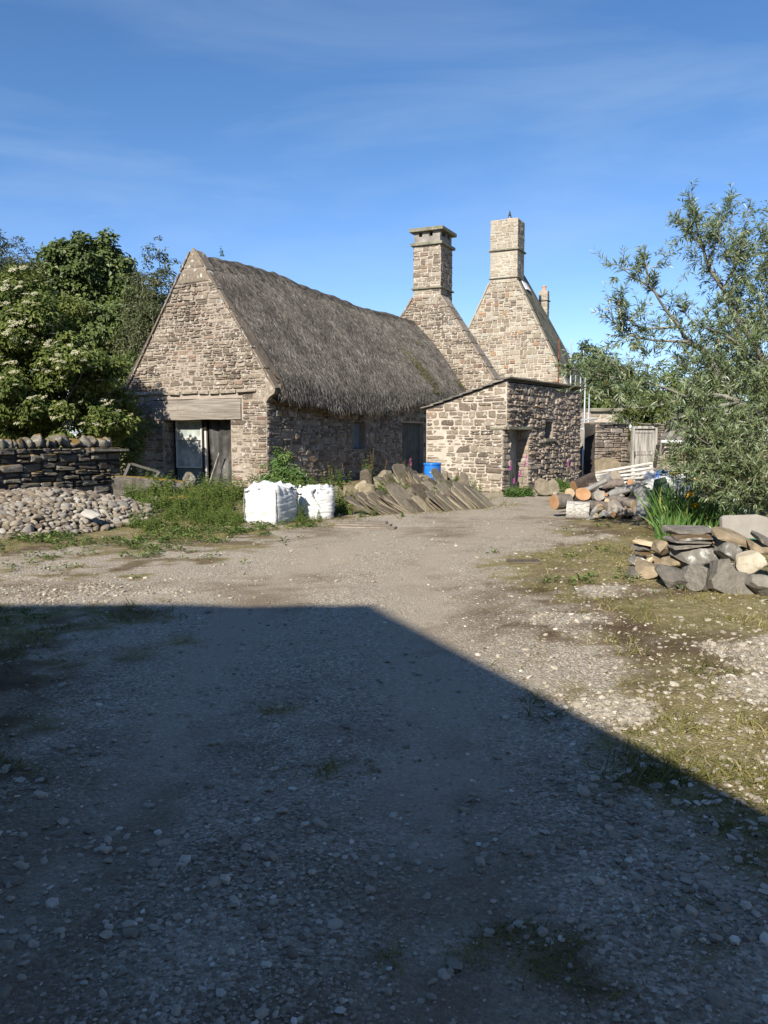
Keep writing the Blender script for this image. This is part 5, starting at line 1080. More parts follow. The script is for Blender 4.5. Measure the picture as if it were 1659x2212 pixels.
mb = MB(); mb.tube([e0 + Vector((0, -.08, .0)), e1 + Vector((0, -.08, .0))], .05, 8); mb.build('gutter', mat('pale_gutter', [(0, (.5, .5, .48)), (1, (.6, .6, .58))], src='noise'), sh)
# ================================================================== scaffold
M_TUBE = mat('galvanised_tube', [(0, (.34, .36, .38)), (1, (.48, .5, .52))], src='noise', nscale=6, namp=.15, rough=.4, metal=.35)
M_RUST = mat('rusty_tube', [(0, (.10, .04, .03)), (1, (.15, .065, .045))], src='noise', nscale=8, namp=.3)
sf = thing('scaffold', 'galvanised scaffold poles standing behind the outhouse', 'scaffold', at(1262, 1010, 31.0))
for (x, yt, yb, Y, m_, r) in ((1234.5, 733, 1000, 31, M_TUBE, .03), (1221, 786, 1000, 31.4, M_TUBE, .024), (1243, 808, 1000, 31.8, M_TUBE, .024), (1254.5, 803, 1000, 31.4, M_TUBE, .024), (1264.5, 811, 1008, 30, M_TUBE, .028), (1273, 850, 1010, 30.3, M_TUBE, .026), (1251, 938, 1018, 27.9, M_TUBE, .035), (1208, 731, 960, 31.2, M_RUST, .03), (1259, 968, 1012, 28.3, M_TUBE, .03)):
    t_ = at(x, yt, Y); mb = MB(); mb.tube([(t_.x, t_.y, 0), t_], r, 8); mb.build('pole', m_, sf, smooth=True)
for (x0_, y0_, x1_, y1_, Y) in ((1250, 908, 1290, 905, 30.1), (1250, 926, 1285, 930, 30.1)):
    mb = MB(); mb.tube([at(x0_, y0_, Y), at(x1_, y1_, Y)], .026, 8); mb.build('ledger', M_TUBE, sf, smooth=True)
for k, (px, Y, lab) in enumerate(((([(1266, 914), (1278, 913), (1287, 1014), (1270, 1016)]), 29.2, 'tall dark board standing against the scaffold'), (([(1254, 968), (1262, 962), (1265, 1014), (1252, 1016)]), 28.6, 'short dark board with an angled top at the scaffold foot'), (([(1411, 1008), (1421, 960), (1429, 962), (1417, 1012)]), 25, 'dark brown board leaning at the right end of the pallet'))):
    panel('dark_board', px, Y, .05, M_BLACKWOOD, lab, 'board', .15)
panel('stone_slab', [(1286, 1030), (1287, 993), (1300, 990), (1329, 989), (1343, 1000), (1348, 1030)], 23.5, .12, M_YST, 'tawny grey slab standing behind the slatted pallet', 'slab', .3)
pv = MB(); c_ = gnd(1262, 1034); pv.box((c_.x, c_.y + .9, .09), (2.2, 2.2, .18), Matrix.Rotation(R(-20), 3, 'Z'), bev=.02); tag(pv.build('stone_step', M_SLABST, origin=(c_.x, c_.y, 0)), 'low grey paved step beyond the end of the outhouse', 'step')
# ================================================================== pallet behind the logs
PWH = mat('pale_pallet_wood', [(.2, (.30, .27, .235)), (.5, (.41, .38, .335)), (.8, (.52, .485, .435))], src='noise', lobe=2, nscale=9, namp=.15, stretch=(.8, 6, 6), bump=(10, .4, .006))
pt = [at(1288, 1020, 17.4), at(1289, 1052, 17.1), at(1412, 1056, 16.6), at(1408, 998, 17.2)]
pal = thing('pallet', 'pale slatted pallet propped at a slant behind the log pile', 'pallet', Vector((pt[1].x + .6, pt[1].y, 0)))
bl, br, tl_, tr_ = pt[1], pt[2], pt[0], pt[3]
Pq = lambda a, b: bl.lerp(br, a).lerp(tl_.lerp(tr_, a), b)
def slat(a0, b0, a1, b1, name, wd_, th, off):
    p, q = Pq(a0, b0), Pq(a1, b1); nn = (br - bl).cross(tl_ - bl).normalized(); nn = nn if nn.y < 0 else -nn; d = (q - p).normalized(); s_ = d.cross(nn).normalized(); mb = MB(); c_ = [p + s_ * wd_ / 2, q + s_ * wd_ / 2, q - s_ * wd_ / 2, p - s_ * wd_ / 2]; mb.prism([k + nn * off for k in c_], nn * th, 0); mb.build(name, PWH, pal)
for k in range(6): b_ = .06 + .88 * k / 5; slat(0, b_, 1, b_, 'slat', .060, .02, .0)
for k, a_ in enumerate((.015, .33, .66, .985)): slat(a_, 0, a_, 1, 'bearer', .07, .07, -.072)
for k in range(3): b_ = .1 + .8 * k / 2; slat(0, b_, 1, b_, 'back_slat', .085, .02, -.094)
# stack of tiles and third bag
tls = thing('tile_stack', 'low stack of pale stone tiles behind the blue strapped bag', 'tile stack', at(1445, 1030, 18.5))
rg = random.Random(4)
for k in range(5):
    for j in range(2): 
        mb = MB(); c_ = at(1432 + 34 * j + rg.uniform(-3, 3), 1000, 18.5); mb.box((c_.x, c_.y, .50 + .07 * k + .0 * j), (.36, .35, .05), Matrix.Rotation(rg.uniform(-.2, .2), 3, 'Z'), bev=.008); mb.build('tile', M_YST, tls)
mb = MB(); c_ = at(1449, 1000, 18.5); mb.box((c_.x, c_.y, .24), (.85, .45, .47), bev=.02); mb.build('base', M_BLACKWOOD, tls)
b3c = gnd(1458, 1108); root3, Rm3, c3, w3, h3_ = bulk_bag((b3c.x, b3c.y + .4, 0), .95, .78, R(12), .05, 15, 'white builders bag with bright blue lifting straps behind the irises', .1)
root3['group'] = 'white builders bags on the weedy edge'
for (dx, nm) in ((-.28, 0), (.30, 1)):
    mb = MB(); pts = [c3 + Vector(p) for p in ((dx - .07, -.36, .70), (dx - .06, -.33, .84), (dx, -.3, .90), (dx + .06, -.27, .84), (dx + .07, -.25, .72))]
    for i in range(4): r = (pts[i + 1] - pts[i]).to_track_quat('Z', 'Y').to_matrix(); mb.box((pts[i] + pts[i + 1]) / 2, (.11, .012, (pts[i + 1] - pts[i]).length + .02), r)
    mb.build('lifting_strap', M_BLUE, root3)
mb = MB(); mb.tube([c3 + Vector(p) for p in ((-.2, -.3, .84), (0, -.33, .86), (.22, -.3, .83))], .018, 8); mb.build('blue_rope', M_BLUE, root3)
panel('green_sheet', [(1410, 1062), (1416, 1036), (1440, 1030), (1452, 1066)], 15.6, .03, mat('green_tarp', [(0, (.045, .075, .05)), (1, (.07, .10, .07))], src='noise', rough=.4), 'dull green sheet hanging beside the blue strapped bag', 'sheet', .2)
dc = gnd(1131, 1213); mb = MB()
for k in range(9): mb.box((dc.x - .16 + .04 * k, dc.y, .006), (.02, .22, .014))
for sy in (-.125, .125): mb.box((dc.x, dc.y + sy, .006), (.40, .025, .016))
for sx in (-.195, .195): mb.box((dc.x + sx, dc.y, .006), (.022, .224, .016))
tag(mb.build('drain_grate', mat('dusty_iron', [(0, (.09, .075, .055)), (1, (.14, .115, .085))], src='noise', nscale=9, namp=.3), origin=(dc.x, dc.y, 0)), 'dark iron drain grate set in the mossy gravel', 'grate')
# ================================================================== log pile
M_BARK = mat('dark_bark', [(0, (.065, .05, .042)), (.4, (.11, .09, .075)), (.75, (.17, .145, .125)), (1, (.10, .055, .045))], src='object', nscale=12, namp=.45, spots=[((.22, .21, .17), 5, .62, .06)], bump=(16, 1., .03))
M_BIRCH = mat('birch_bark', [(0, (.34, .325, .295)), (.5, (.44, .42, .385)), (.62, (.28, .255, .225)), (1, (.12, .10, .09))], src='noise', lobe=3, nscale=10, namp=.15, stretch=(5, 5, 26), bump=(18, .4, .01))
M_CUT = mat('cut_wood', [(0, (.27, .205, .13)), (.5, (.38, .29, .185)), (1, (.28, .235, .18))], src='object', nscale=9, namp=.25, bump=(30, .4, .008))
M_ORANGE = mat('fresh_orange_wood', [(0, (.30, .16, .075)), (1, (.37, .215, .115))], src='noise', nscale=7, namp=.2, bump=(24, .4, .008))
M_GREYCUT = mat('grey_cut_wood', [(0, (.2, .175, .15)), (1, (.30, .27, .23))], src='noise', nscale=9, namp=.3, bump=(24, .5, .01))
M_GBARK = mat('smooth_grey_bark', [(0, (.16, .155, .145)), (1, (.26, .25, .235))], src='noise', nscale=6, namp=.3, bump=(12, .5, .01))
def log(c, d, L, r, bark, cut, label, seed, group=None, wedge=0.):
    """a sawn log centred on c along d; bark body on top, cut faces as children"""
    d = Vector(d).normalized(); q = d.to_track_quat('Z', 'Y').to_matrix(); rg = np.random.default_rng(seed); n = 22; m = 9; V = []; F = []; o1 = rg.uniform(0, 50)
    prof_ = []
    for i in range(n):
        a = 2 * math.pi * i / n; rr = r * (1 + .14 * (float(vn(np.array([math.cos(a) * 1.3 + o1]), np.array([math.sin(a) * 1.3]), s=seed)[0]) - .5))
        if wedge and math.cos(a) < -.05: rr = min(rr, r * wedge / max(-math.cos(a), .2))
        prof_.append(rr)
    bend = rg.normal(size=2) * .03 * L
    for j in range(m + 1):
        z = (j / m - .5) * L; k = 4 * (j / m) * (1 - j / m)
        for i in range(n):
            a = 2 * math.pi * i / n; rr = prof_[i] * (1 + .05 * (float(vn(np.array([a * 2 + o1]), np.array([j * .9]), s=seed + 1)[0]) - .5)) * (1 - .06 * (j / m))
            V.append(Vector((rr * math.cos(a) + bend[0] * k, rr * math.sin(a) + bend[1] * k, z)))
    F = [(j * n + i, j * n + (i + 1) % n, (j + 1) * n + (i + 1) % n, (j + 1) * n + i) for j in range(m) for i in range(n)]
    c = Vector(c); low = min((q @ v).z for v in V); 
    mb = MB(); mb.add([q @ v for v in V], F, 0, .5); me = mb.mesh('log', bark, smooth=True); o = bpy.data.objects.new('log', me); COL.objects.link(o); o.location = c
    tag(o, label, 'log', group)
    for e in (0, m):
        ring = [V[e * n + i] for i in range(n)]; cc = sum(ring, Vector()) / n; zz = (1 if e else -1) * .004; mb = MB(); vs = [cc + (p - cc) * .93 + Vector((0, 0, zz)) for p in ring] + [cc + (p - cc) * .45 + Vector((0, 0, zz * (1 + rg.random()))) for p in ring] + [cc + Vector((0, 0, zz))] + ring
        fs = [(i, (i + 1) % n, n + (i + 1) % n, n + i) for i in range(n)] + [(n + i, n + (i + 1) % n, 2 * n) for i in range(n)] + [(2 * n + 1 + i, 2 * n + 1 + (i + 1) % n, (i + 1) % n, i) for i in range(n)]
        mb.add([q @ v for v in vs], fs); k = bpy.data.objects.new('cut_face', mb.mesh('cut_face', cut)); COL.objects.link(k); k.parent = o
    return o
def LP(x, y, Y): return at(x, y, Y)
logs = [  # x, y, depth, direction, length, radius, bark, cut, label
 (1213, 1083, 14.9, (.86, .4, .02), .36, .145, M_BARK, M_ORANGE, 'stout dark log with an orange cut end at the left of the pile'),
 (1249, 1101, 14.35, (.95, -.30, -.02), .42, .17, M_BIRCH, M_GREYCUT, 'white birch log lying in front of the pile'),
 (1258, 1078, 14.9, (-.1, -.75, .65), .34, .155, M_BARK, M_ORANGE, 'thick log with a wide fresh orange face behind the birch log'),
 (1291, 1073, 14.9, (-.12, -.95, .15), .45, .105, M_GBARK, M_GREYCUT, 'log seen end on with a round grey cut face'),
 (1283, 1094, 14.7, (.93, -.35, .0), .50, .10, M_BARK, M_CUT, 'log with peeling bark and a pale round end'),
 (1320, 1100, 14.6, (.5, -.6, .62), .34, .15, M_GREYCUT, M_GREYCUT, 'split grey wedge of wood standing in front of the pile', .35),
 (1345, 1085, 14.7, (.6, -.75, -.12), .5, .10, M_BARK, M_CUT, 'dark log with a rotten yellow end in the middle of the pile'),
 (1385, 1090, 14.5, (-.12, -.62, -.75), .75, .135, M_GBARK, M_BARK, 'long smooth grey log sloping down to the ground'),
 (1290, 1103, 14.2, (.2, -.8, .55), .28, .075, M_BIRCH, M_CUT, 'small pale birch offcut beside the grey wedge'),
 (1310, 1048, 15.3, (.96, -.2, .18), .68, .085, M_BARK, M_ORANGE, 'long dark log across the top of the pile with an orange end'),
 (1318, 1033, 15.6, (.35, -.8, .3), .36, .125, M_GBARK, M_CUT, 'knotty pale split log on top of the pile'),
 (1264, 1046, 15.7, (.8, .3, .35), .5, .17, M_BARK, M_ORANGE, 'brown split log leaning on the upper left of the pile', .4),
 (1347, 1108, 14.5, (.35, -.7, .3), .4, .075, M_BARK, M_CUT, 'slender log resting on the ground beside the grey wedge'),
 (1359, 1107, 14.6, (.9, -.2, .02), .5, .105, M_BARK, M_BARK, 'reddish dark log lying lengthwise at the foot of the pile'),
 (1383, 1118, 14.1, (.55, -.8, 0), .3, .05, M_BARK, M_ORANGE, 'thin log with an orange end left of its twin on the grass'),
 (1401, 1118, 14.1, (.6, -.75, 0), .3, .05, M_BARK, M_ORANGE, 'thin log with an orange end right of its twin on the grass'),
 (1400, 1074, 15.0, (.9, .3, .05), .7, .13, M_BARK, M_BARK, 'thick dark log at the upper right of the pile'),
 (1345, 1062, 15.1, (.85, -.4, .3), .5, .08, M_GBARK, M_CUT, 'grey log tilted up in the middle of the pile'),
 (1290, 1048, 15.0, (.75, -.4, .45), .42, .045, M_GBARK, M_CUT, 'thin white birch branch leaning on the long dark log'),
 (1352, 1052, 15.3, (.95, -.1, .05), .6, .045, M_GBARK, M_CUT, 'thin mossy grey branch near the pallet foot'),
 (1276, 1116, 14.2, (.5, -.7, .35), .3, .05, M_BIRCH, M_CUT, 'short white birch stick right of the birch log'),
]
for k, L_ in enumerate(logs):
    x, y, Y, d, ln, r, bk, ct, lab = L_[:9]; Y += .78; r *= 1.04; p = LP(x, y, Y); p.z = max(p.z, r * .95); p.z = r * .97 if p.z - r < .07 else p.z; log(p, d, ln, r, bk, ct, lab, 500 + k, 'logs in the pile', L_[9] if len(L_) > 9 else 0.)
rg = random.Random(17); k = 0
while k < 16:
    fx = rg.random(); fz = rg.random(); x = 3.55 + fx * 1.8; y = 15.6 + rg.uniform(.1, 1.0); top = .50 * (1 - abs(fx - .4) * 1.15) + .06; z = .08 + fz * top
    r = rg.choice((.045, .05, .06, .07, .09, .11)); y += fz * .35
    o = log((x, y, z), (rg.choice((-1, 1)) * rg.uniform(.3, 1), rg.uniform(-1, -.2), rg.uniform(-.3, .4)), rg.uniform(.3, .55), r, rg.choice((M_BARK, M_BARK, M_GBARK)), rg.choice((M_CUT, M_GREYCUT, M_CUT, M_ORANGE)), 'dark short log stacked inside the firewood pile', 600 + k, 'firewood inside the pile'); k += 1
rg = random.Random(99); k = 0
for row_i, yy in enumerate((1112, 1101, 1090, 1079, 1068, 1057, 1048)):
    xx = 1282 + row_i * 1.5
    while xx < 1412 - row_i * 7:
        r = rg.choice((.035, .042, .05, .06, .07)); Yd = 15.25 + (1116 - yy) * .016; p = at(xx + rg.uniform(-3, 3), yy + rg.uniform(-3, 3), Yd); p.z = max(p.z, r); big_ = r > .055
        log(p, (rg.uniform(-.75, .75), -1, rg.uniform(-.15, .45)), rg.uniform(.32, .5), r, rg.choice((M_BARK, M_BARK, M_GBARK)), rg.choice((M_CUT, M_GREYCUT, M_GREYCUT, M_CUT, M_ORANGE)), ('thin log with its sawn end showing in the heart of the pile', 'medium log with its sawn end showing in the heart of the pile')[big_], 700 + k, ('thin logs in the pile', 'medium logs in the pile')[big_]); k += 1; xx += r * 2 / Yd * FPX * 1.5 + 4
# ================================================================== rock pile at the right
M_ROCK = mat('grey_field_rock', [(0, (.12, .107, .09)), (.4, (.18, .162, .136)), (.7, (.23, .208, .175)), (1, (.28, .254, .214))], nscale=7, namp=.4, spots=[((.33, .32, .29), 5, .66, .08)], bump=(11, 1.0, .05))
M_TAN = mat('tan_field_rock', [(0, (.19, .145, .09)), (1, (.29, .23, .155))], src='noise', lobe=3, nscale=6, namp=.3, bump=(16, .6, .025))
M_LICH = mat('lichened_rock', [(0, (.15, .14, .12)), (1, (.20, .185, .16))], src='noise', nscale=6, namp=.35, spots=[((.42, .42, .39), 3.2, .56, .06)], bump=(14, .8, .03), moss=((.13, .085, .04), .40, .52))
M_CREAM = mat('cream_limestone', [(0, (.38, .315, .215)), (1, (.52, .46, .355))], src='noise', lobe=3, nscale=5, namp=.2, bump=(12, .6, .03))
M_YEL = mat('pale_yellow_stone', [(0, (.46, .36, .21)), (1, (.56, .46, .30))], src='noise', lobe=3, nscale=6, namp=.12)
def cpx(cx, cy): return 1281 + cx * .2279, 1053 + cy * .2279
rk = [  # crop box x0,y0,x1,y1, distance of its front, depth (m), material, boxiness, tilt, label
 (640, 750, 1000, 985, 8.75, .38, M_ROCK, .35, .18, 'long dark grey boulder sloping down to the right at the foot of the pile'),
 (930, 740, 1200, 1010, 8.45, .40, M_ROCK, .3, .1, 'grey pointed boulder between two larger ones at the foot of the pile'),
 (440, 720, 700, 895, 9.15, .36, M_TAN, .55, .25, 'brown angular block at the left foot of the pile'),
 (360, 765, 455, 880, 9.4, .22, M_ROCK, .5, .1, 'small grey stone at the far left foot of the pile'),
 (385, 635, 535, 755, 9.55, .28, M_LICH, .3, .2, 'rounded grey boulder low at the left end of the pile'),
 (605, 650, 930, 790, 9.2, .42, M_TAN, .45, .15, 'flattish brown stone below the big lichened boulder'),
 (1370, 725, 1450, 805, 8.7, .2, M_ROCK, .6, 0, 'small grey filler stone left of the cream boulder'),
 (1545, 830, 1760, 1040, 7.75, .40, M_ROCK, .55, .2, 'dark split rock at the right edge of the photo'),
 (795, 550, 1262, 752, 8.95, .45, M_LICH, .28, .05, 'big long boulder with grey lichen and brown moss on top'),
 (1240, 510, 1475, 725, 8.75, .36, M_LICH, .2, .1, 'round boulder splashed with white lichen'),
 (1430, 620, 1672, 828, 8.35, .36, M_CREAM, .2, 0, 'bright cream coloured round boulder'),
 (580, 495, 805, 662, 9.2, .30, M_TAN, .5, -.5, 'tan tilted stone left of the big lichened boulder'),
 (430, 615, 605, 668, 9.5, .35, M_LICH, .75, .0, 'mossy flat stone low at the left end of the pile'),
 (425, 562, 600, 618, 9.5, .38, M_ROCK, .8, .02, 'grey flat stone at the left end beneath the yellow block'),
 (440, 518, 626, 562, 9.5, .34, M_YEL, .85, .04, 'pale yellow flat block on top at the left end'),
 (495, 668, 592, 742, 9.3, .10, M_YEL, .8, -.6, 'thin pale yellow sliver wedged low in the pile'),
 (1115, 485, 1210, 552, 9.05, .3, M_TAN, .6, .2, 'small brown block behind the lichen splashed boulder'),
 (1175, 475, 1285, 562, 8.95, .3, M_ROCK, .6, .5, 'grey block tilted against the lichen splashed boulder'),
 (1460, 555, 1545, 635, 8.8, .22, M_ROCK, .6, .4, 'dark grey wedge behind the cream boulder'),
 (1540, 520, 1760, 640, 8.5, .4, M_TAN, .5, .1, 'brown slab at the right edge above the cream boulder'),
]
for k, (x0, y0, x1, y1, Y, dep, m_, bx, tl, lab) in enumerate(rk):
    if at(*cpx(x1, y1), Y).z < -.01: Y = gnd(*cpx((x0 + x1) / 2, y1)).y + .06
    a = at(*cpx(x0, y0), Y); b = at(*cpx(x1, y1), Y); ww = b.x - a.x; hh = a.z - b.z; zc = (a.z + b.z) / 2; zc = max(zc, hh * .38)
    ct, st = abs(math.cos(tl)), abs(math.sin(tl)); 
    rock('rock', ((a.x + b.x) / 2, Y + dep * .42, zc), (ww * 1.07 * (1 if abs(tl) < .3 else .9), dep * 1.15, hh * 1.06 * (1 if abs(tl) < .3 else .75)), 820 + k, m_, lab, 'rock', (0.05 * (k % 3), tl, .12 * ((k % 5) - 2)), boxy=bx, cuts=15, amp=.07, lo=.6, t=.2 + .6 * ((k * 37) % 10) / 10, group='rocks in the pile')
def slabrock(px, Y, th, lab, m_, tilt=0., skew=0.):
    o = panel('rock_slab', [cpx(*p) for p in px], Y, th, m_, lab, 'rock', tilt, skew=skew); o['group'] = 'rocks in the pile'; return o
slabrock([(1150, 960), (1140, 880), (1195, 820), (1215, 700), (1250, 690), (1330, 685), (1345, 735), (1390, 800), (1480, 815), (1560, 880), (1600, 970), (1595, 1045), (1420, 1030), (1290, 1025)], 7.95, .2, 'large flat faced grey rock with a stepped outline at the front', M_ROCK, .22)
def flat(px, py, wdt, dep, th, rot, lab, m_, seed):
    p = at(*cpx(px, py), py_depth); rock('flat_stone', (p.x, p.y + dep * .3, p.z), (wdt, dep, th), seed, m_, lab, 'rock', rot, boxy=.88, cuts=5, amp=.025, group='rocks in the pile', lo=.8)
py_depth = 9.2
flat(955, 428, .56, .42, .085, (.10, .03, .1), 'large dark flat slab on the very top of the pile', M_ROCK, 861)
py_depth = 9.05
flat(960, 472, .42, .36, .05, (.05, -.07, -.05), 'thick flat stone directly under the top slab', M_LICH, 862)
flat(930, 512, .44, .40, .04, (.04, .03, .1), 'thin flat stone third from the top of the pile', M_ROCK, 863)
flat(930, 550, .44, .36, .045, (.02, -.13, 0), 'flat dark flake resting on the big lichened boulder', M_ROCK, 864)
py_depth = 8.85
flat(1340, 470, .42, .34, .08, (.25, .28, 0), 'flat brown slab tilted down to the right near the green board', M_TAN, 865)
py_depth = 8.5
flat(1640, 495, .3, .34, .06, (.2, .5, 0), 'grey slab tilted steeply at the right edge near the green board', M_ROCK, 866)
# core stones hidden low inside so the pile carries itself
panel('green_board', [cpx(1478, 482), cpx(1565, 482), cpx(1560, 575), cpx(1535, 610), cpx(1500, 545)], 9.0, .02, mat('green_paint', [(0, (.06, .20, .11)), (1, (.08, .24, .14))], src='noise', rough=.5), 'small green board sticking up behind the rock pile', 'board', .1)
panel('concrete_slab', [(1562, 1180), (1563, 1120), (1570, 1114), (1640, 1112), (1668, 1120), (1676, 1182)], 10.6, .10, mat('pale_concrete_slab', [(0, (.25, .228, .2)), (1, (.32, .295, .26))], src='noise', lobe=1.5, nscale=5, namp=.15, bump=(30, .4, .01)), 'pale upright concrete slab dappled by willow shade behind the rocks', 'slab', .12)
# ================================================================== plants
M_ELDER = mat('elder_leaf', [(0, (.045, .07, .015)), (.35, (.095, .13, .026)), (.65, (.155, .185, .042)), (.88, (.21, .23, .06)), (1, (.26, .22, .07))], nscale=3, namp=.2, trans=.28, rough=.6, spec=.3)
M_DARKLEAF = mat('dark_tree_leaf', [(0, (.04, .062, .017)), (.4, (.082, .115, .028)), (.75, (.13, .165, .042)), (1, (.18, .2, .06))], nscale=3, namp=.2, trans=.22, rough=.5, spec=.4)
M_BIRCHLEAF = mat('birch_leaf', [(0, (.04, .055, .02)), (.5, (.085, .10, .037)), (.85, (.14, .14, .06)), (1, (.2, .16, .08))], nscale=3, namp=.2, trans=.28, rough=.5, spec=.35)
M_WILLOW = mat('willow_leaf', [(0, (.07, .105, .042)), (.35, (.135, .18, .075)), (.65, (.21, .26, .125)), (.88, (.34, .385, .26)), (.97, (.50, .53, .42)), (1, (.42, .25, .05))], nscale=3, namp=.15, trans=.22, rough=.45, spec=.4)
M_FARLEAF = mat('far_tree_leaf', [(0, (.05, .07, .036)), (.5, (.09, .12, .055)), (1, (.14, .16, .08))], nscale=2, namp=.2, trans=.2, rough=.6)
M_SHRUB = mat('bright_shrub_leaf', [(0, (.04, .058, .012)), (.5, (.085, .105, .02)), (1, (.15, .155, .035))], nscale=3, namp=.2, trans=.3, rough=.55)
M_TRUNK = mat('tree_bark', [(0, (.09, .08, .065)), (1, (.16, .145, .12))], src='noise', lobe=4, nscale=10, namp=.3, bump=(14, .8, .02))
M_WBARK = mat('willow_bark', [(0, (.16, .15, .12)), (1, (.27, .255, .21))], src='noise', lobe=4, nscale=10, namp=.3, bump=(14, .6, .01))
M_UMBEL = mat('cream_flower', [(0, (.42, .39, .25)), (1, (.56, .53, .38))], nscale=20, namp=.15, trans=.2)
def lobes_px(L): return [(at(x, y, Y), r) for (x, y, Y, r) in L]
def leaf_cloud(lobes, n, seed, size, asp=.5, ncl=60, rcl=.28, shell=.55, droop=.25, flat=.75, zmin=.05, tjit=.16):
    """leaves gathered in clumps through the volume of overlapping lobes"""
    rng = np.random.default_rng(seed); vol = np.array([r ** 2 for _, r in lobes]); vol /= vol.sum(); C_ = []; Rr = []; T = []; O = []
    for (c, r), v in zip(lobes, vol):
        k = max(3, int(ncl * v)); d = unit(rng.normal(size=(k, 3))); rad = r * (shell + (1 - shell) * rng.random(k)) ** .8 * rng.uniform(.82, 1.06, k)
        C_.append(np.array(c)[None] + d * rad[:, None] * np.array([1, 1, .95])); Rr.append(r * rcl * rng.uniform(.55, 1.35, k)); T.append(rng.normal(0, .13, k)); O.append(d)
    C_ = np.concatenate(C_); Rr = np.concatenate(Rr); T = np.concatenate(T); O = np.concatenate(O)
    I = rng.choice(len(C_), n, p=Rr ** 2 / (Rr ** 2).sum()); off = unit(rng.normal(size=(n, 3))) * (rng.random(n) ** .45)[:, None]; off[:, 2] *= flat
    P = C_[I] + off * Rr[I][:, None]; keep = P[:, 2] > zmin; P = P[keep]; I = I[keep]; off = off[keep]; m = len(P)
    D = rng.normal(size=(m, 3)) * .8 + off * .9 + O[I] * .3; D[:, 2] -= droop; Nn = unit(off * .9 + O[I] * .5 + np.array([-.15, -.25, .8]) + rng.normal(size=(m, 3)) * .38); D = D - Nn * ((D * Nn).sum(1, keepdims=True) * .85)
    L = size * rng.uniform(.6, 1.35, m); V, F = leaf_arrays(P, D, Nn, L, L * asp * rng.uniform(.8, 1.2, m), fold=.2)
    t = np.clip(.48 + T[I] + rng.normal(0, tjit, m), 0, .99); return V, F, np.repeat(t, 2), C_, Rr
def trunk_mesh(base, tops, r, seed, mt, name, parent, nb=7, jit=.12):
    rg = random.Random(seed); mb = MB(); base = Vector(base)
    for k, tp in enumerate(tops):
        tp = Vector(tp); st = base + Vector((rg.uniform(-1, 1) * r * .8, rg.uniform(-1, 1) * r * .8, 0)); pts = []; n = 7
        for i in range(n + 1):
            q = i / n; p = st.lerp(Vector((tp.x, tp.y, tp.z)), q); p.x = st.x + (tp.x - st.x) * q ** 1.5; p.y = st.y + (tp.y - st.y) * q ** 1.5
            if 0 < i < n: p += Vector((rg.uniform(-1, 1), rg.uniform(-1, 1), 0)) * jit * (tp - st).length * .12
            pts.append(p)
        rr = r * (1 if k == 0 else .6); mb.tube(pts, [rr * (1 - .88 * i / n) for i in range(n + 1)], nb)
    return mb.build(name, mt, parent, smooth=True)
LASTV = []
def tree(name, label, cat, lobes, n, seed, size, ml, r, mt=None, group=None, base=None, ntop=6, **kw):
    V, F, t, Cc, Rr = leaf_cloud(lobes, n, seed, size, **kw); c0 = base if base is not None else Vector((sum(c.x for c, _ in lobes) / len(lobes), sum(c.y for c, _ in lobes) / len(lobes), 0))
    root = thing(name, label, cat, c0, group); rg = random.Random(seed); tops = [Vector(Cc[i]) for i in rg.sample(range(len(Cc)), min(ntop, len(Cc)))]
    tops.sort(key=lambda p: -p.z); trunk_mesh(c0, tops, r, seed, mt or M_TRUNK, 'trunk', root); np_obj('crown', V, F, t, ml, root); LASTV.clear(); LASTV.append(V[::4]); return root, Cc, Rr
# -------- elder in flower behind the wall
elder_l = lobes_px([(0, 720, 22.3, 2.0), (75, 735, 22.0, 1.55), (160, 780, 21.9, 1.35), (225, 830, 22.6, 1.05), (215, 895, 22.6, 1.15), (90, 850, 21.7, 1.55), (10, 850, 21.8, 1.6), (-90, 800, 22, 2.0), (150, 920, 22, 1.1), (258, 900, 23.2, .75)])
elder, Cc, Rr = tree('elder_tree', 'large elder with cream flower heads spilling over the dry stone wall', 'tree', elder_l, 105000, 3, .125, M_ELDER, .14, ncl=330, rcl=.26, shell=.35, base=Vector((-9.6, 22.4, 0)), tjit=.15)
rng = np.random.default_rng(9)
um = []
for k in range(4):
    r2 = np.random.default_rng(k); n = 46; a = r2.uniform(0, 2 * np.pi, n); q = np.sqrt(r2.random(n)); P = np.stack([q * np.cos(a), q * np.sin(a), .22 * (1 - q ** 2) + r2.normal(0, .03, n)], 1)
    D = np.stack([np.cos(a), np.sin(a), np.zeros(n)], 1) + r2.normal(size=(n, 3)) * .4; V, F = leaf_arrays(P - D * .12, D, np.tile([0, 0, 1.], (n, 1)), np.full(n, .34), np.full(n, .30)); um.append(np_mesh('flower_head', V, F, np.repeat(r2.random(n), 2), M_UMBEL))
Pv = LASTV[0]; cx = 829.5 + FPX * Pv[:, 0] / (Pv[:, 1] * CP - (Pv[:, 2] - CAM_H) * SP); cy = 1106 - FPX * (Pv[:, 1] * SP + (Pv[:, 2] - CAM_H) * CP) / (Pv[:, 1] * CP - (Pv[:, 2] - CAM_H) * SP)
order = np.argsort(Pv[:, 1]); front_ = {}
for i in order:
    if cx[i] < 2 or cy[i] > 925: continue
    front_.setdefault((int(cx[i] // 15), int(cy[i] // 15)), i)
keys = sorted(front_); rng.shuffle(keys); cnt = 0
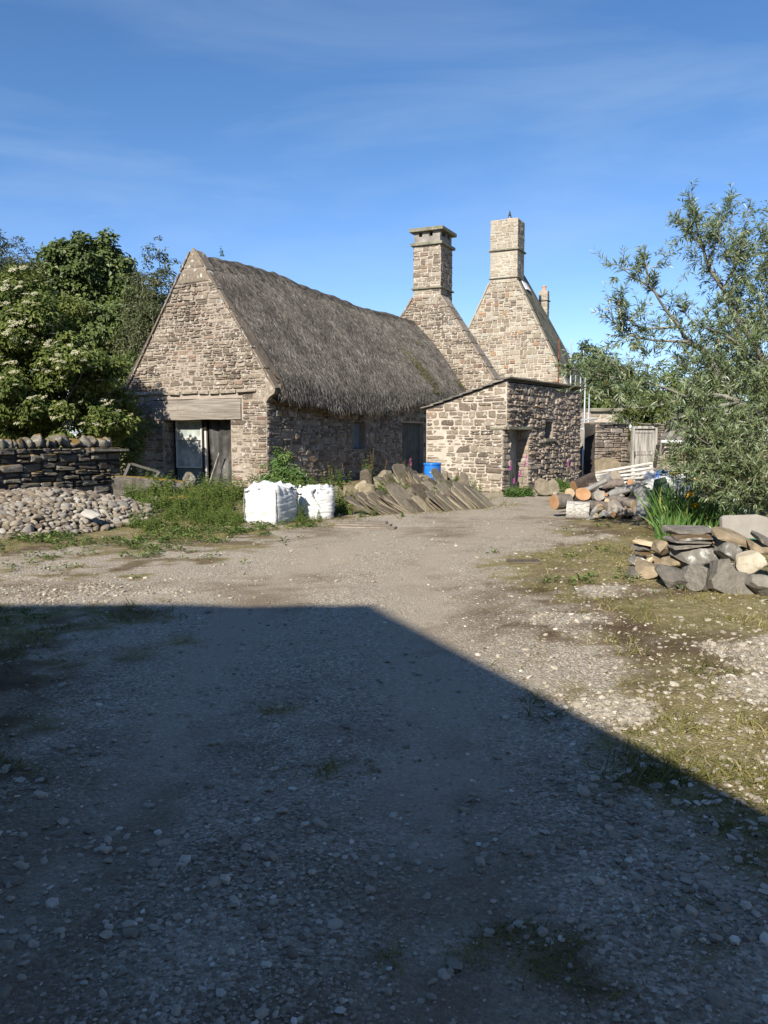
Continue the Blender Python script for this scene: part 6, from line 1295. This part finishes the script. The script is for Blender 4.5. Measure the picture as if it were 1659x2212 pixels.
for key in keys:
    if cnt >= 98: break
    i = front_[tuple(key)]; p = Pv[i] + np.array([0, -.09, .05])
    if rng.random() > .25 + .75 * float(vn(np.array([cx[i] / 60.]), np.array([cy[i] / 60.]), s=4)[0]): continue
    o = bpy.data.objects.new('flower_head', um[cnt % 4]); COL.objects.link(o); o.parent = elder; o.location = Vector(p) - elder.location; s = rng.uniform(.055, .125); o.scale = (s, s, s * .7); o.rotation_euler = (rng.uniform(.15, .75), rng.uniform(-.35, .35), 0); cnt += 1
# -------- trees behind
tree('round_tree', 'big dark round crowned tree rising behind the elder', 'tree', lobes_px([(185, 590, 34, 1.9), (120, 615, 34.5, 1.75), (245, 615, 34.5, 1.7), (205, 572, 34, 1.35), (150, 582, 34.3, 1.4), (195, 700, 33, 2.2), (110, 700, 33.5, 2.0), (275, 690, 34, 1.6), (290, 780, 33, 1.7), (240, 850, 33, 1.8), (270, 950, 32.5, 1.6)]), 88000, 21, .19, M_DARKLEAF, .22, ncl=420, rcl=.25, shell=.45, asp=.6)
tree('young_birch', 'thin wispy pale tree beside the barn apex', 'tree', lobes_px([(350, 532, 29.5, .42), (340, 565, 29.5, .6), (365, 575, 29.5, .5), (350, 610, 29.5, .75), (372, 630, 29.5, .55), (330, 640, 29.5, .8), (350, 690, 29.5, .9), (315, 700, 29.5, .8), (330, 760, 29, .9)]), 7500, 22, .10, M_BIRCHLEAF, .06, M_WBARK, ncl=120, rcl=.34, shell=.3, ntop=14, droop=.5)
tree('sallow_shrub', 'grey green shrub with bare pale stems left of the barn gable', 'shrub', lobes_px([(300, 620, 31.5, .9), (312, 680, 31.5, 1.0), (290, 740, 31, 1.0)]), 6000, 26, .11, M_BIRCHLEAF, .05, M_WBARK, ncl=70, rcl=.34, shell=.35, ntop=12)
tree('willow_tree', 'grey green willow top at the far left behind the elder', 'tree', lobes_px([(15, 560, 30, .95), (-30, 540, 30, 1.0), (45, 590, 30, .7), (20, 620, 30, 1.1), (40, 530, 30, .4)]), 7000, 23, .15, M_BIRCHLEAF, .1, ncl=80, rcl=.32, shell=.4, asp=.25)
tree('dark_shrub', 'dark shaded shrub in the gap between the dry stone wall and the barn', 'shrub', lobes_px([(285, 940, 24.6, .75), (300, 880, 27.5, 1.0), (268, 990, 23.6, .6), (290, 820, 28, 1.0), (275, 900, 25.5, .8)]), 14000, 27, .13, M_DARKLEAF, .05, ncl=90, rcl=.36, shell=.4)
# -------- far trees on the right
for k, (L, lab, ml, n, nm) in enumerate([
    ([(1262, 765, 60, 1.2), (1285, 775, 60, 1.2), (1250, 800, 60, 1.2), (1278, 810, 60, 1.5), (1260, 840, 60, 1.6), (1275, 752, 60, .8)], 'far birch with a white stem nearest the roof of the stone house', M_FARLEAF, 4600, 'birch'),
    ([(1318, 780, 60, 1.1), (1332, 795, 60, 1.0), (1310, 805, 60, 1.3), (1328, 825, 60, 1.4), (1315, 850, 60, 1.6)], 'second far birch right of the first beyond the buildings', M_FARLEAF, 4600, 'birch'),
    ([(1365, 815, 52, 1.0), (1385, 830, 52, 1.2), (1350, 840, 52, 1.3), (1370, 860, 52, 1.6)], 'low feathery tree in the gap below the willow branches', M_FARLEAF, 6000, 'hedge_tree'),
    ([(1430, 835, 46, 1.4), (1460, 830, 46, 1.5), (1490, 845, 46, 1.6), (1450, 870, 46, 1.8), (1400, 875, 46, 1.3)], 'dark tree behind the slate shed', M_DARKLEAF, 9000, 'hedge_tree'),
    ([(1540, 840, 44, 1.7), (1590, 830, 44, 1.8), (1565, 880, 44, 2.0), (1640, 850, 44, 2.0), (1700, 840, 44, 2.2)], 'dark tree mass seen through the willow at the right edge', M_DARKLEAF, 9000, 'hedge_tree'),
    ([(1290, 860, 44, 1.0), (1320, 875, 44, 1.1), (1345, 880, 44, 1.2), (1270, 880, 44, 1.0)], 'dark bushy tree just above the low pale building', M_DARKLEAF, 7000, 'hedge_tree')]):
    tree(nm, lab, 'tree', lobes_px(L), n, 30 + k, .26 if k < 2 else .2, ml, .11, mat('white_birch_bark', [(0, (.45, .43, .4)), (1, (.6, .58, .55))], src='noise') if k < 2 else M_TRUNK, ncl=70, rcl=.34, shell=.4, ntop=7, droop=.6)
tree('garden_shrub', 'sunlit yellow green shrub right above the plank gate', 'shrub', lobes_px([(1385, 900, 36, .75), (1410, 890, 36, .85), (1365, 908, 36, .7), (1432, 900, 36, .8), (1395, 925, 36, 1.0), (1440, 930, 36, 1.0)]), 9000, 41, .13, M_SHRUB, .06, ncl=70, rcl=.34, shell=.5)
# -------- willow at the right
rng = np.random.default_rng(50)
LIMBS = [
 ([(1720, 1050), (1660, 960), (1605, 890), (1565, 834), (1526, 764), (1487, 738), (1466, 704), (1435, 665), (1406, 613), (1393, 561)], 13.3, 12.2, .085, .007),
 ([(1487, 738), (1450, 737), (1414, 735), (1372, 728), (1345, 712), (1318, 690)], 12.6, 12.1, .028, .005),
 ([(1466, 706), (1435, 708), (1395, 709), (1368, 700), (1345, 672), (1338, 650)], 12.6, 12.0, .024, .005),
 ([(1425, 640), (1395, 615), (1370, 600), (1345, 580)], 12.4, 12.1, .02, .004),
 ([(1730, 960), (1680, 850), (1640, 760), (1586, 678), (1563, 626), (1530, 575), (1518, 530), (1506, 495), (1495, 440)], 13.8, 13.2, .08, .006),
 ([(1530, 575), (1545, 525), (1562, 480), (1575, 445)], 13.3, 13.1, .025, .004),
 ([(1563, 626), (1588, 570), (1606, 510), (1618, 460)], 13.4, 13.6, .03, .005),
 ([(1518, 530), (1490, 505), (1468, 480)], 13.2, 13.0, .018, .004),
 ([(1745, 880), (1680, 820), (1640, 785), (1590, 740), (1545, 715), (1500, 700), (1470, 660)], 13.6, 12.4, .05, .006),
 ([(1735, 1010), (1670, 920), (1591, 866), (1530, 852), (1484, 858), (1447, 870), (1400, 880), (1350, 877), (1300, 850)], 13.0, 11.6, .05, .005),
 ([(1591, 870), (1520, 885), (1440, 912), (1390, 916), (1350, 905)], 12.5, 11.7, .03, .005),
 ([(1484, 858), (1420, 832), (1360, 822), (1310, 812), (1262, 802), (1236, 798)], 12.1, 11.4, .022, .004),
 ([(1740, 1050), (1690, 960), (1650, 900), (1620, 800), (1600, 720), (1592, 640)], 13.8, 13.8, .06, .006),
 ([(1735, 1080), (1660, 1020), (1590, 985), (1530, 960), (1490, 930)], 12.6, 11.8, .04, .006),
 ([(1740, 1110), (1650, 1080), (1580, 1060), (1520, 1040)], 12.4, 11.6, .04, .006),
 ([(1760, 980), (1700, 760), (1680, 650), (1660, 560)], 14.2, 14.2, .06, .006)]
wbase = at(1735, 1180, 13.3); wbase.z = 0
willow = thing('willow', 'tall silvery willow reaching over the right side of the yard', 'tree', wbase)
mb = MB(); TW_S = []; TW_D = []; TW_L = []
def addtw(p, d, l): TW_S.append(p); TW_D.append(d); TW_L.append(l)
for pts, Ya, Yb, ra, rb in LIMBS:
    n = len(pts); P3 = [at(x, y, Ya + (Yb - Ya) * i / (n - 1)) for i, (x, y) in enumerate(pts)]
    # smooth
    Q = []
    for i in range(n - 1):
        for k in range(4):
            q = k / 4; p0, p1, p2, p3 = P3[max(i - 1, 0)], P3[i], P3[i + 1], P3[min(i + 2, n - 1)]
            Q.append(.5 * ((2 * p1) + (p2 - p0) * q + (2 * p0 - 5 * p1 + 4 * p2 - p3) * q * q + (3 * p1 - p0 - 3 * p2 + p3) * q ** 3))
    Q.append(P3[-1]); m = len(Q); mb.tube(Q, [ra + (rb - ra) * (i / (m - 1)) ** .8 for i in range(m)], 7)
    Lt = sum((Q[i + 1] - Q[i]).length for i in range(m - 1)); nt2 = int(Lt * (11 if ra < .04 else 8) * (.4 if pts[0] == (1591, 870) else 1))
    for _ in range(nt2):
        q = rng.uniform(.32 if ra > .04 else .2, 1.0); i = min(int(q * (m - 1)), m - 2); p = Q[i].lerp(Q[i + 1], rng.random()); tan = (Q[i + 1] - Q[i]).normalized()
        d = np.array(tan) * rng.uniform(.2, 1.0) + rng.normal(size=3) * .55 + np.array([0, 0, .35]); addtw(np.array(p), d, rng.uniform(.16, .5) * (.75 if q > .8 else 1))
    addtw(np.array(Q[-1]), np.array((Q[-1] - Q[-3]).normalized()), .3); addtw(np.array(Q[-3]), np.array((Q[-1] - Q[-3]).normalized()), .35)
mb.tube([wbase, wbase.lerp(at(1745, 1080, 13.3), .5), at(1735, 1040, 13.3)], [.17, .14, .10], 9)
mb.build('trunk', M_WBARK, willow, smooth=True)
BL = [(1610, 1000, 12.6, 90, 190), (1560, 1030, 12.2, 70, 130), (1540, 965, 12.2, 55, 105), (1640, 900, 13.2, 90, 190), (1570, 900, 12.8, 60, 110), (1650, 780, 13.8, 80, 150), (1590, 770, 13.2, 55, 80), (1640, 680, 13.8, 70, 100), (1550, 700, 12.9, 40, 38), (1600, 600, 13.6, 55, 55), (1530, 540, 13.2, 40, 30), (1500, 480, 13.1, 30, 22), (1570, 500, 13.2, 30, 18), (1620, 540, 13.8, 45, 40), (1650, 1090, 12.4, 80, 150), (1515, 910, 12.3, 45, 60), (1490, 1010, 12, 38, 50), (1462, 868, 12, 24, 12), (1540, 810, 12.9, 40, 44), (1500, 800, 12.7, 32, 24), (1370, 712, 12.2, 30, 16), (1335, 695, 12.1, 20, 8), (1400, 570, 12.2, 22, 10), (1340, 840, 11.7, 40, 26), (1280, 815, 11.5, 30, 14), (1410, 780, 12.3, 30, 14), (1360, 740, 12.2, 25, 9), (1650, 600, 14, 60, 60), (1330, 590, 12.1, 14, 3)]
for (x, y, Y, rp_, nn) in BL:
    c = np.array(at(x, y, Y)); r = rp_ * Y / FPX
    for _ in range(int(nn * .82)):
        d = unit(rng.normal(size=(1, 3)))[0]; p = c + d * r * rng.random() ** .5 * np.array([1, 1.2, 1]); addtw(p, d * .6 + np.array([-.25, -.1, .55]) + rng.normal(size=3) * .4, rng.uniform(.2, .5))
S = np.array(TW_S); D = unit(np.array(TW_D)); L = np.array(TW_L); nT = len(S); per = 21
bend = rng.normal(size=(nT, 3)) * .15; bend[:, 2] -= .12
Vt, Ft, sg = blade_arrays(S, D, L, np.full(nT, .011), bend, rng, 3)
tI = np.repeat(np.arange(nT), per); q = rng.uniform(.06, 1.02, len(tI)); P = S[tI] + D[tI] * (L[tI] * q)[:, None] + bend[tI] * (L[tI] * q * q)[:, None]
ax = D[tI] + bend[tI] * q[:, None]; rd = unit(rng.normal(size=(len(tI), 3))); perp = unit(rd - ax * (rd * ax).sum(1, keepdims=True)); ld = unit(ax * rng.uniform(.4, 1.1, len(tI))[:, None] + perp * .75 + np.array([0, 0, -.12]))
ll = rng.uniform(.085, .16, len(tI)) * (1.1 - .35 * q); Vl, Fl = leaf_arrays(P, ld, np.tile([-.2, -.35, .75], (len(tI), 1)) + rng.normal(size=(len(tI), 3)) * .4, ll, ll * rng.uniform(.13, .19, len(tI)), fold=.15, curl=.12)
tt_ = np.clip(.42 + rng.normal(0, .2, len(tI)) + .22 * (q > .85) + np.repeat(rng.normal(0, .1, nT), per), 0, .965); tt_[rng.random(len(tI)) < .006] = 1.0
np_obj('twigs', Vt, Ft, np.full(len(Ft), .5), mat('willow_twig', [(0, (.17, .15, .07)), (1, (.26, .23, .12))], src='noise'), willow)
np_obj('crown', Vl, Fl, np.repeat(tt_, 2), M_WILLOW, willow)
# broad leaved tree at the right edge
tree('ash_tree', 'darker broad leaved tree at the right edge behind the willow', 'tree', lobes_px([(1655, 480, 16.5, .5), (1625, 460, 16.5, .28), (1690, 520, 16.5, .8), (1660, 560, 16.5, .5), (1700, 640, 16.5, 1.0), (1720, 760, 16.5, 1.2)]), 5200, 61, .085, M_DARKLEAF, .12, ncl=90, rcl=.36, shell=.35, asp=.4, base=Vector((9.4, 16.6, 0)))
# -------- elder bush at the barn corner
M_BUSH = mat('bush_leaf', [(0, (.04, .08, .018)), (.45, (.085, .155, .034)), (.8, (.135, .21, .05)), (1, (.18, .25, .07))], nscale=3, namp=.2, trans=.3, rough=.5, spec=.35)
tree('elder_bush', 'bright green elder sapling growing against the barn corner', 'bush', lobes_px([(600, 995, 22.6, .42), (620, 1015, 22.2, .5), (590, 1030, 22, .5), (635, 1040, 21.8, .5), (565, 1040, 21.8, .35)]), 3600, 63, .10, M_BUSH, .03, ncl=60, rcl=.36, shell=.4, ntop=9, asp=.42)
# -------- tall weeds as single plants
def herb(seed, h, nodes, lf, wf, ml, stems=1, spread=.08, tip=None, asp=.45, droop=.3):
    rng = np.random.default_rng(seed); Vs = []; Fs = []; Ts = []; M_ = []; base = 0
    for s in range(stems):
        hh = h * rng.uniform(.7, 1.1); lean = rng.normal(size=2) * .12; b = rng.normal(size=2) * spread; n = nodes; z = np.linspace(.12, 1, n)
        P = np.stack([b[0] + lean[0] * hh * z ** 1.5, b[1] + lean[1] * hh * z ** 1.5, hh * z], 1); a0 = rng.uniform(0, 6)
        for k in range(4 if lf > .05 else 3):
            a = a0 + np.arange(n) * 1.57 + k * (np.pi if k < 2 else 1.3) + rng.normal(0, .3, n); D = np.stack([np.cos(a), np.sin(a), rng.uniform(-.3, .5, n)], 1); Lf = lf * (1.15 - .75 * z) * rng.uniform(.7, 1.2, n)
            V, F = leaf_arrays(P, D, np.tile([0, 0, 1.], (n, 1)) + rng.normal(size=(n, 3)) * .2, Lf, Lf * asp, curl=droop); Vs.append(V); Fs.append(F + base); base += len(V); Ts.append(np.repeat(np.clip(.35 + .35 * z + rng.normal(0, .12, n), 0, 1), 2))
        pts = [np.array([b[0], b[1], 0])] + list(P[::max(1, n // 4)]) + [P[-1]]; r = .006
        for i in range(len(pts) - 1):
            p, q = pts[i], pts[i + 1]; V = np.array([p + [r, 0, 0], p - [r * .5, r * .87, 0], p + [-r * .5, r * .87, 0], q + [r * .6, 0, 0], q - [r * .3, r * .5, 0], q + [-r * .3, r * .5, 0]]); F = np.array([[0, 1, 4], [0, 4, 3], [1, 2, 5], [1, 5, 4], [2, 0, 3], [2, 3, 5]]); Vs.append(V); Fs.append(F + base); base += 6; Ts.append(np.full(6, .4))
    return np_mesh('plant', np.concatenate(Vs), np.concatenate(Fs), np.concatenate(Ts), ml)
M_NETTLE = mat('nettle_leaf', [(0, (.05, .08, .02)), (.4, (.11, .16, .036)), (.75, (.18, .235, .06)), (1, (.26, .27, .09))], nscale=4, namp=.2, trans=.3, rough=.6)
nettles = [herb(400 + i, .62 + .07 * i, 9, .145, 0, M_NETTLE, stems=5, spread=.12, asp=.5) for i in range(5)]
rp = random.Random(33)
def place(me, name, label, cat, p, s, group=None):
    o = bpy.data.objects.new(name, me); COL.objects.link(o); o.location = (p[0], p[1], float(gz(np.array([p[0]]), np.array([p[1]]))[0]) - .01); o.rotation_euler = (0, 0, rp.uniform(0, 6.28)); o.scale = (s, s, s * rp.uniform(.85, 1.1)); return tag(o, label, cat, group)
k = 0
while k < 120:
    x = rp.uniform(278, 520); y = rp.uniform(1066, 1112)
    if x > 500 and y > 1085: continue
    q = gnd(x, y); edge = .45 + .55 * min(1, (1128 - y) / 50); place(nettles[k % 5], 'nettle', 'tall green nettle in the weed bed in front of the barn opening', 'nettle', q, rp.uniform(.42, .82) * edge, 'nettles in front of the barn opening'); k += 1
k = 0
while k < 50:
    x = rp.uniform(290, 520); y = rp.uniform(1112, 1150); q = gnd(x, y); place(nettles[k % 5], 'nettle', 'short nettle at the trodden front edge of the weed bed', 'nettle', q, rp.uniform(.22, .42), 'short nettles at the front of the weed bed'); k += 1
for k in range(16):
    q = gnd(rp.uniform(560, 720), rp.uniform(1068, 1082)); place(nettles[k % 5], 'nettle', 'nettle growing behind the white bags below the barn wall', 'nettle', q, rp.uniform(.5, .85), 'nettles behind the white bags')
for k, (x, y, s) in enumerate(((655, 1136, .34), (672, 1138, .38), (640, 1140, .28), (690, 1128, .3), (650, 1128, .5))):
    place(nettles[k], 'nettle', 'small nettle in the gap between the two white bags', 'nettle', gnd(x, y), s, 'nettles between the white bags')
for k, (x, y, s) in enumerate(((735, 1108, .5), (728, 1100, .6), (745, 1112, .4), (782, 1118, .3), (805, 1116, .28), (870, 1118, .22))):
    place(nettles[k % 5], 'nettle', 'dark green weed at the foot of the leaning slates', 'nettle', gnd(x, y), s, 'weeds at the foot of the slates')
for k in range(26):
    q = gnd(rp.uniform(735, 1040), rp.uniform(1066, 1092)); place(nettles[k % 5], 'weed', 'green weed growing up between the leaning slates', 'weed', q, rp.uniform(.45, .8), 'weeds between the slates')
# docks with rusty seed spikes
M_SEED = mat('dock_seed', [(0, (.12, .085, .035)), (1, (.2, .12, .055))], nscale=8, namp=.2)
def dock(c, h, seed, label, nst=5):
    root = thing('dock_plant', label, 'plant', (c[0], c[1], 0)); rng = np.random.default_rng(seed); me = herb(seed, h * .8, 9, .16, 0, M_WEED, stems=nst + 3, spread=.14, asp=.3); o = bpy.data.objects.new('foliage', me); COL.objects.link(o); o.parent = root
    for s in range(nst):
        b = rng.normal(size=2) * .12; hh = h * rng.uniform(.75, 1.1); ln = rng.normal(size=2) * .1; n = 90; z = rng.uniform(.55, 1, n); P = np.stack([b[0] + ln[0] * z * hh, b[1] + ln[1] * z * hh, z * hh], 1); D = rng.normal(size=(n, 3)); D[:, 2] += .6
        V, F = leaf_arrays(P, D, rng.normal(size=(n, 3)), np.full(n, .024), np.full(n, .014)); np_o = bpy.data.objects.new('seed_spike', np_mesh('seed_spike', V, F, np.repeat(rng.random(n), 2), M_SEED)); COL.objects.link(np_o); np_o.parent = root
for (x, y, h, nst, lab) in ((802, 1072, 1.15, 5, 'bushy dock with rusty seed spikes among the upright stones'), (745, 1062, 1.0, 1, 'single tall thin green stalk rising before the barn wall'), (872, 1060, .95, 3, 'dock plant just left of the pink foxglove by the barn door'), (720, 1062, .7, 2, 'low reddish dock beside the elder sapling'), (868, 1085, .6, 2, 'yellowing dock between the slate rows'), (985, 1062, .55, 2, 'small bushy dock right of the blue drum'), (730, 1112, .4, 1, 'small dock beside the round white bag')):
    dock(gnd(x, y), h, int(x * 7 + y), lab, nst)
# foxgloves
M_PINK = mat('foxglove_pink', [(0, (.42, .08, .30)), (1, (.58, .17, .44))], nscale=10, namp=.15, trans=.25)
def foxglove(c, h, lean, seed, label):
    root = thing('foxglove', label, 'flower', (c[0], c[1], 0), None); rng = np.random.default_rng(seed); mb = MB(); pts = [Vector((lean * h * (q ** 1.6), 0, h * q)) for q in np.linspace(0, 1, 7)]; mb.tube(pts, [.010 - .008 * i / 6 for i in range(7)], 6)
    o = bpy.data.objects.new('stem', mb.mesh('stem', M_WEED)); COL.objects.link(o); o.parent = root
    n = 26; z = rng.uniform(.72, .97, n); a = rng.uniform(-2.6, -.4, n); D = np.stack([np.cos(a), np.sin(a), -rng.uniform(.3, .9, n)], 1); P = np.stack([lean * h * z ** 1.6, 0 * z, h * z], 1); s = .045 * (1.35 - z)
    Vs = []; Fs = []
    for k in range(3):
        rr = unit(np.cross(D, rng.normal(size=(n, 3)))); V, F = leaf_arrays(P, D, rr, s * 1.9, s * 1.2, fold=.5); Vs.append(V); Fs.append(F + k * len(V))
    o = bpy.data.objects.new('flower_spike', np_mesh('flower_spike', np.concatenate(Vs), np.concatenate(Fs), np.tile(np.repeat(rng.random(n), 2), 3), M_PINK)); COL.objects.link(o); o.parent = root
    n = 14; a = rng.uniform(0, 6.28, n); D = np.stack([np.cos(a), np.sin(a), rng.uniform(.1, .7, n)], 1); V, F = leaf_arrays(np.zeros((n, 3)) + [0, 0, .05], D, np.tile([0, 0, 1.], (n, 1)), rng.uniform(.15, .28, n), rng.uniform(.06, .1, n)); o = bpy.data.objects.new('leaf_rosette', np_mesh('leaf_rosette', V, F, np.repeat(rng.random(n), 2), M_BUSH)); COL.objects.link(o); o.parent = root
for k, (x, y, h, ln, lab) in enumerate(((1098, 1070, .95, .06, 'pink foxglove nearest the outhouse corner left of its door'), (1106, 1072, .5, .1, 'short pink foxglove leaning in the outhouse doorway'), (1112, 1070, .72, .25, 'pink foxglove leaning right across the outhouse doorway'), (1126, 1068, 1.1, .12, 'tallest pink foxglove on the right side of the outhouse doorway'), (1225, 1052, .9, .02, 'pink foxglove near the far end of the outhouse wall'), (887, 1052, .92, .0, 'lone pink foxglove behind the slates before the barn door'))):
    foxglove(gnd(x, y), h, ln, 70 + k, lab)
low = [herb(450 + i, .28, 5, .11, 0, M_BUSH, stems=6, spread=.12, asp=.6) for i in range(3)]
for k in range(16):
    x, y = ((rp.uniform(1088, 1150), rp.uniform(1064, 1074)) if k < 9 else (rp.uniform(1205, 1245), rp.uniform(1050, 1064))); place(low[k % 3], 'leafy_weed', ('leafy green weed at the foot of the outhouse door', 'leafy green weed at the far foot of the outhouse wall')[k >= 9], 'weed', gnd(x, y), rp.uniform(.6, 1.1), ('weeds at the outhouse door', 'weeds at the far foot of the outhouse')[k >= 9])
# irises
M_IRIS = mat('iris_blade', [(0, (.04, .095, .022)), (.5, (.085, .17, .038)), (.85, (.14, .24, .06)), (1, (.38, .36, .1))], nscale=4, namp=.15, trans=.3, rough=.45, spec=.4)
M_YFLOWER = mat('iris_yellow', [(0, (.75, .42, .01)), (1, (.82, .55, .03))], src='noise', nscale=10, namp=.1, trans=.2)
def iris(c, seed, n, h, label, flowers=()):
    root = thing('iris_clump', label, 'iris', (c[0], c[1], 0), 'iris clumps under the willow'); rng = np.random.default_rng(seed); a = rng.uniform(0, 6.28, n); r = rng.random(n) ** .7 * .26; P = np.stack([r * np.cos(a), r * np.sin(a), np.zeros(n) - .01], 1); D = np.stack([np.cos(a) * .22, np.sin(a) * .22, np.ones(n)], 1) + rng.normal(size=(n, 3)) * .13
    L = h * rng.uniform(.55, 1.12, n); W = rng.uniform(.022, .042, n); Du = unit(D); S = unit(np.cross(Du, unit(rng.normal(size=(n, 3)) * np.array([1, 1, .1])))); bd = rng.normal(size=(n, 3)) * .16; bd[:, 2] = -.12
    vs = []; seg = 5
    for i in range(seg + 1):
        q = i / seg; cpt = P + Du * (L * q)[:, None] + bd * (L * q ** 2.2)[:, None]; wv = (W * .5 * (1.05 - q ** 2.5))[:, None]; vs += [cpt - S * wv, cpt + S * wv]
    V = np.stack(vs, 1).reshape(-1, 3); k = 2 * (seg + 1); b = np.arange(n)[:, None] * k; F = np.concatenate([b + np.array([[2 * i, 2 * i + 1, 2 * i + 3, 2 * i + 2]]) for i in range(seg)], 1).reshape(-1, 4)
    o = bpy.data.objects.new('leaves', np_mesh('leaves', V, F, np.repeat(np.clip(rng.normal(.5, .2, n), 0, .93) + (rng.random(n) < .03) * .5, seg), M_IRIS)); COL.objects.link(o); o.parent = root
    for (dx, dy, z) in flowers:
        m = 12; a = rng.uniform(0, 6.28, m); D = np.stack([np.cos(a), np.sin(a), rng.uniform(-.6, .9, m)], 1); V, F = leaf_arrays(np.tile([dx, dy, z], (m, 1)), D, np.tile([0, 0, 1.], (m, 1)), np.full(m, .085), np.full(m, .06), curl=.4); o = bpy.data.objects.new('flower', np_mesh('flower', V, F, np.full(2 * m, .5), M_YFLOWER)); COL.objects.link(o); o.parent = root
        st = MB(); st.tube([Vector((dx * .3, dy * .3, 0)), Vector((dx, dy, z))], [.008, .005], 6); so_ = bpy.data.objects.new('stalk', st.mesh('stalk', M_IRIS)); COL.objects.link(so_); so_.parent = root
IR = [(1452, 1150, .9, 'iris clump at the left end of the bed nearest the logs', [(-.05, -.1, 1.0), (.05, -.06, 1.02)]), (1472, 1156, .88, 'iris clump with two yellow blooms second from the left', [(.05, -.2, .68), (.12, -.22, .5)]), (1500, 1158, .82, 'iris clump in the middle of the bed in front of the white bag', []), (1530, 1160, .75, 'iris clump right of the middle before the concrete slab', []), (1556, 1160, .62, 'short iris clump against the concrete slab', []), (1455, 1135, .95, 'iris clump at the back left of the bed', []), (1490, 1138, .95, 'tall iris clump at the back of the bed under the bag', [(-.1, 0, .95)]), (1525, 1140, .8, 'iris clump at the back right in the willow shade', []), (1452, 1164, .5, 'low iris clump at the front left on the grass', []), (1437, 1140, .55, 'narrow iris clump touching the log pile', [])]
for k, (x, y, h, lab, fl) in enumerate(IR): iris(gnd(x, y), 90 + k, 92, h, lab, fl)
# grass growing on the thatch and the ridge seedling
M_TGRASS = mat('roof_grass', [(0, (.07, .085, .02)), (.6, (.13, .14, .035)), (1, (.25, .2, .09))], nscale=4, namp=.2, trans=.25)
def roof_tuft(t, q, rt, rq, n, seed, label, hgt=.16):
    rng = np.random.default_rng(seed); tt2 = t + rng.normal(size=n) * rt; qq2 = np.clip(q + rng.normal(size=n) * rq, .02, .97); tt2 = tt2 + (qq2 - q) * 3.2; s_, z_ = prof(tt2, qq2); P = W3(s_, tt2, z_ + .02); D = np.tile(np.array([0, 0, 1.]) * .8 - np.array(eV) * .7, (n, 1)) + rng.normal(size=(n, 3)) * .45
    V, F, sg_ = blade_arrays(P, D, rng.uniform(.5, 1.3, n) * hgt, rng.uniform(.012, .022, n), np.tile([0, 0, -.3], (n, 1)), rng, 3); c = Vector(P.mean(0)); return tag(np_obj('grass_tuft', V, F, np.repeat(rng.random(n), sg_), M_TGRASS, origin=c), label, 'grass')
_T, _Q = np.meshgrid(np.linspace(.5, LB - .3, 150), np.linspace(.05, .97, 70)); _T = _T.ravel(); _Q = _Q.ravel(); _S, _Z = prof(_T, _Q); _P = W3(_S, _T, _Z)
_f = _P[:, 1] * CP - (_P[:, 2] - CAM_H) * SP; _px = 829.5 + FPX * _P[:, 0] / _f; _py = 1106 - FPX * (_P[:, 1] * SP + (_P[:, 2] - CAM_H) * CP) / _f
def st_thatch(x, y):
    k = int(np.argmin((_px - x) ** 2 + (_py - y) ** 2)); return float(_T[k]), float(_Q[k])
for (x, y, rt, rq, n, lab, hg) in ((905, 795, .28, .10, 420, 'long streak of green grass growing on the thatch', .17), (930, 830, .2, .05, 180, 'lower patch of green grass on the thatch below the long streak', .16), (995, 832, .22, .03, 120, 'small grass tuft on the thatch beside the chimney gable', .18), (905, 745, .2, .02, 40, 'dry straw coloured tuft high on the thatch near the chimney', .16)):
    t_, q_ = st_thatch(x, y); roof_tuft(t_, q_, rt, rq, n, int(x), lab, hg)
me = herb(466, .55, 5, .16, 0, M_BUSH, stems=2, spread=.05, asp=.55); t_ = w_st(480, 560, MID)[1]; o = bpy.data.objects.new('seedling', me); COL.objects.link(o); o.location = B(MID, t_, float(np.interp(t_, rp_t, rp_z)) - .03); o.scale = (.62, .62, .62); tag(o, 'small leafy seedling sprouting from the thatch ridge near the apex', 'seedling')
# rough grass around the barn and slates
def mrough(x, y):
    n = fbm(x * 1.2, y * 1.2, s=66); a = (y > 12.0) & (x < np.interp(y, [12, 13, 15, 18, 22], [-2.4, -1.9, .3, 3.2, 3.4])) & (x > np.interp(y, [12, 13, 16, 22, 26], [-3.6, -4.2, -5.5, -7.5, -9])) ; b = (y > 15.5) & (x > 4.5); c = (y > 20) & (x < -5)
    return (a * .9 + b * .6 + c * .6) * sstep(.3, .55, n)
grass(20000, 77, (12.0, 34), (.06, .20), .010, mrough, 'rough_grass', 'rough seeding grass round the barn and between the slates')
# every labelled top-level object is a thing of its own, whatever its name would suggest
for _o in bpy.context.scene.objects:
    if _o.parent is None and 'label' in _o and 'kind' not in _o: _o['kind'] = 'thing'
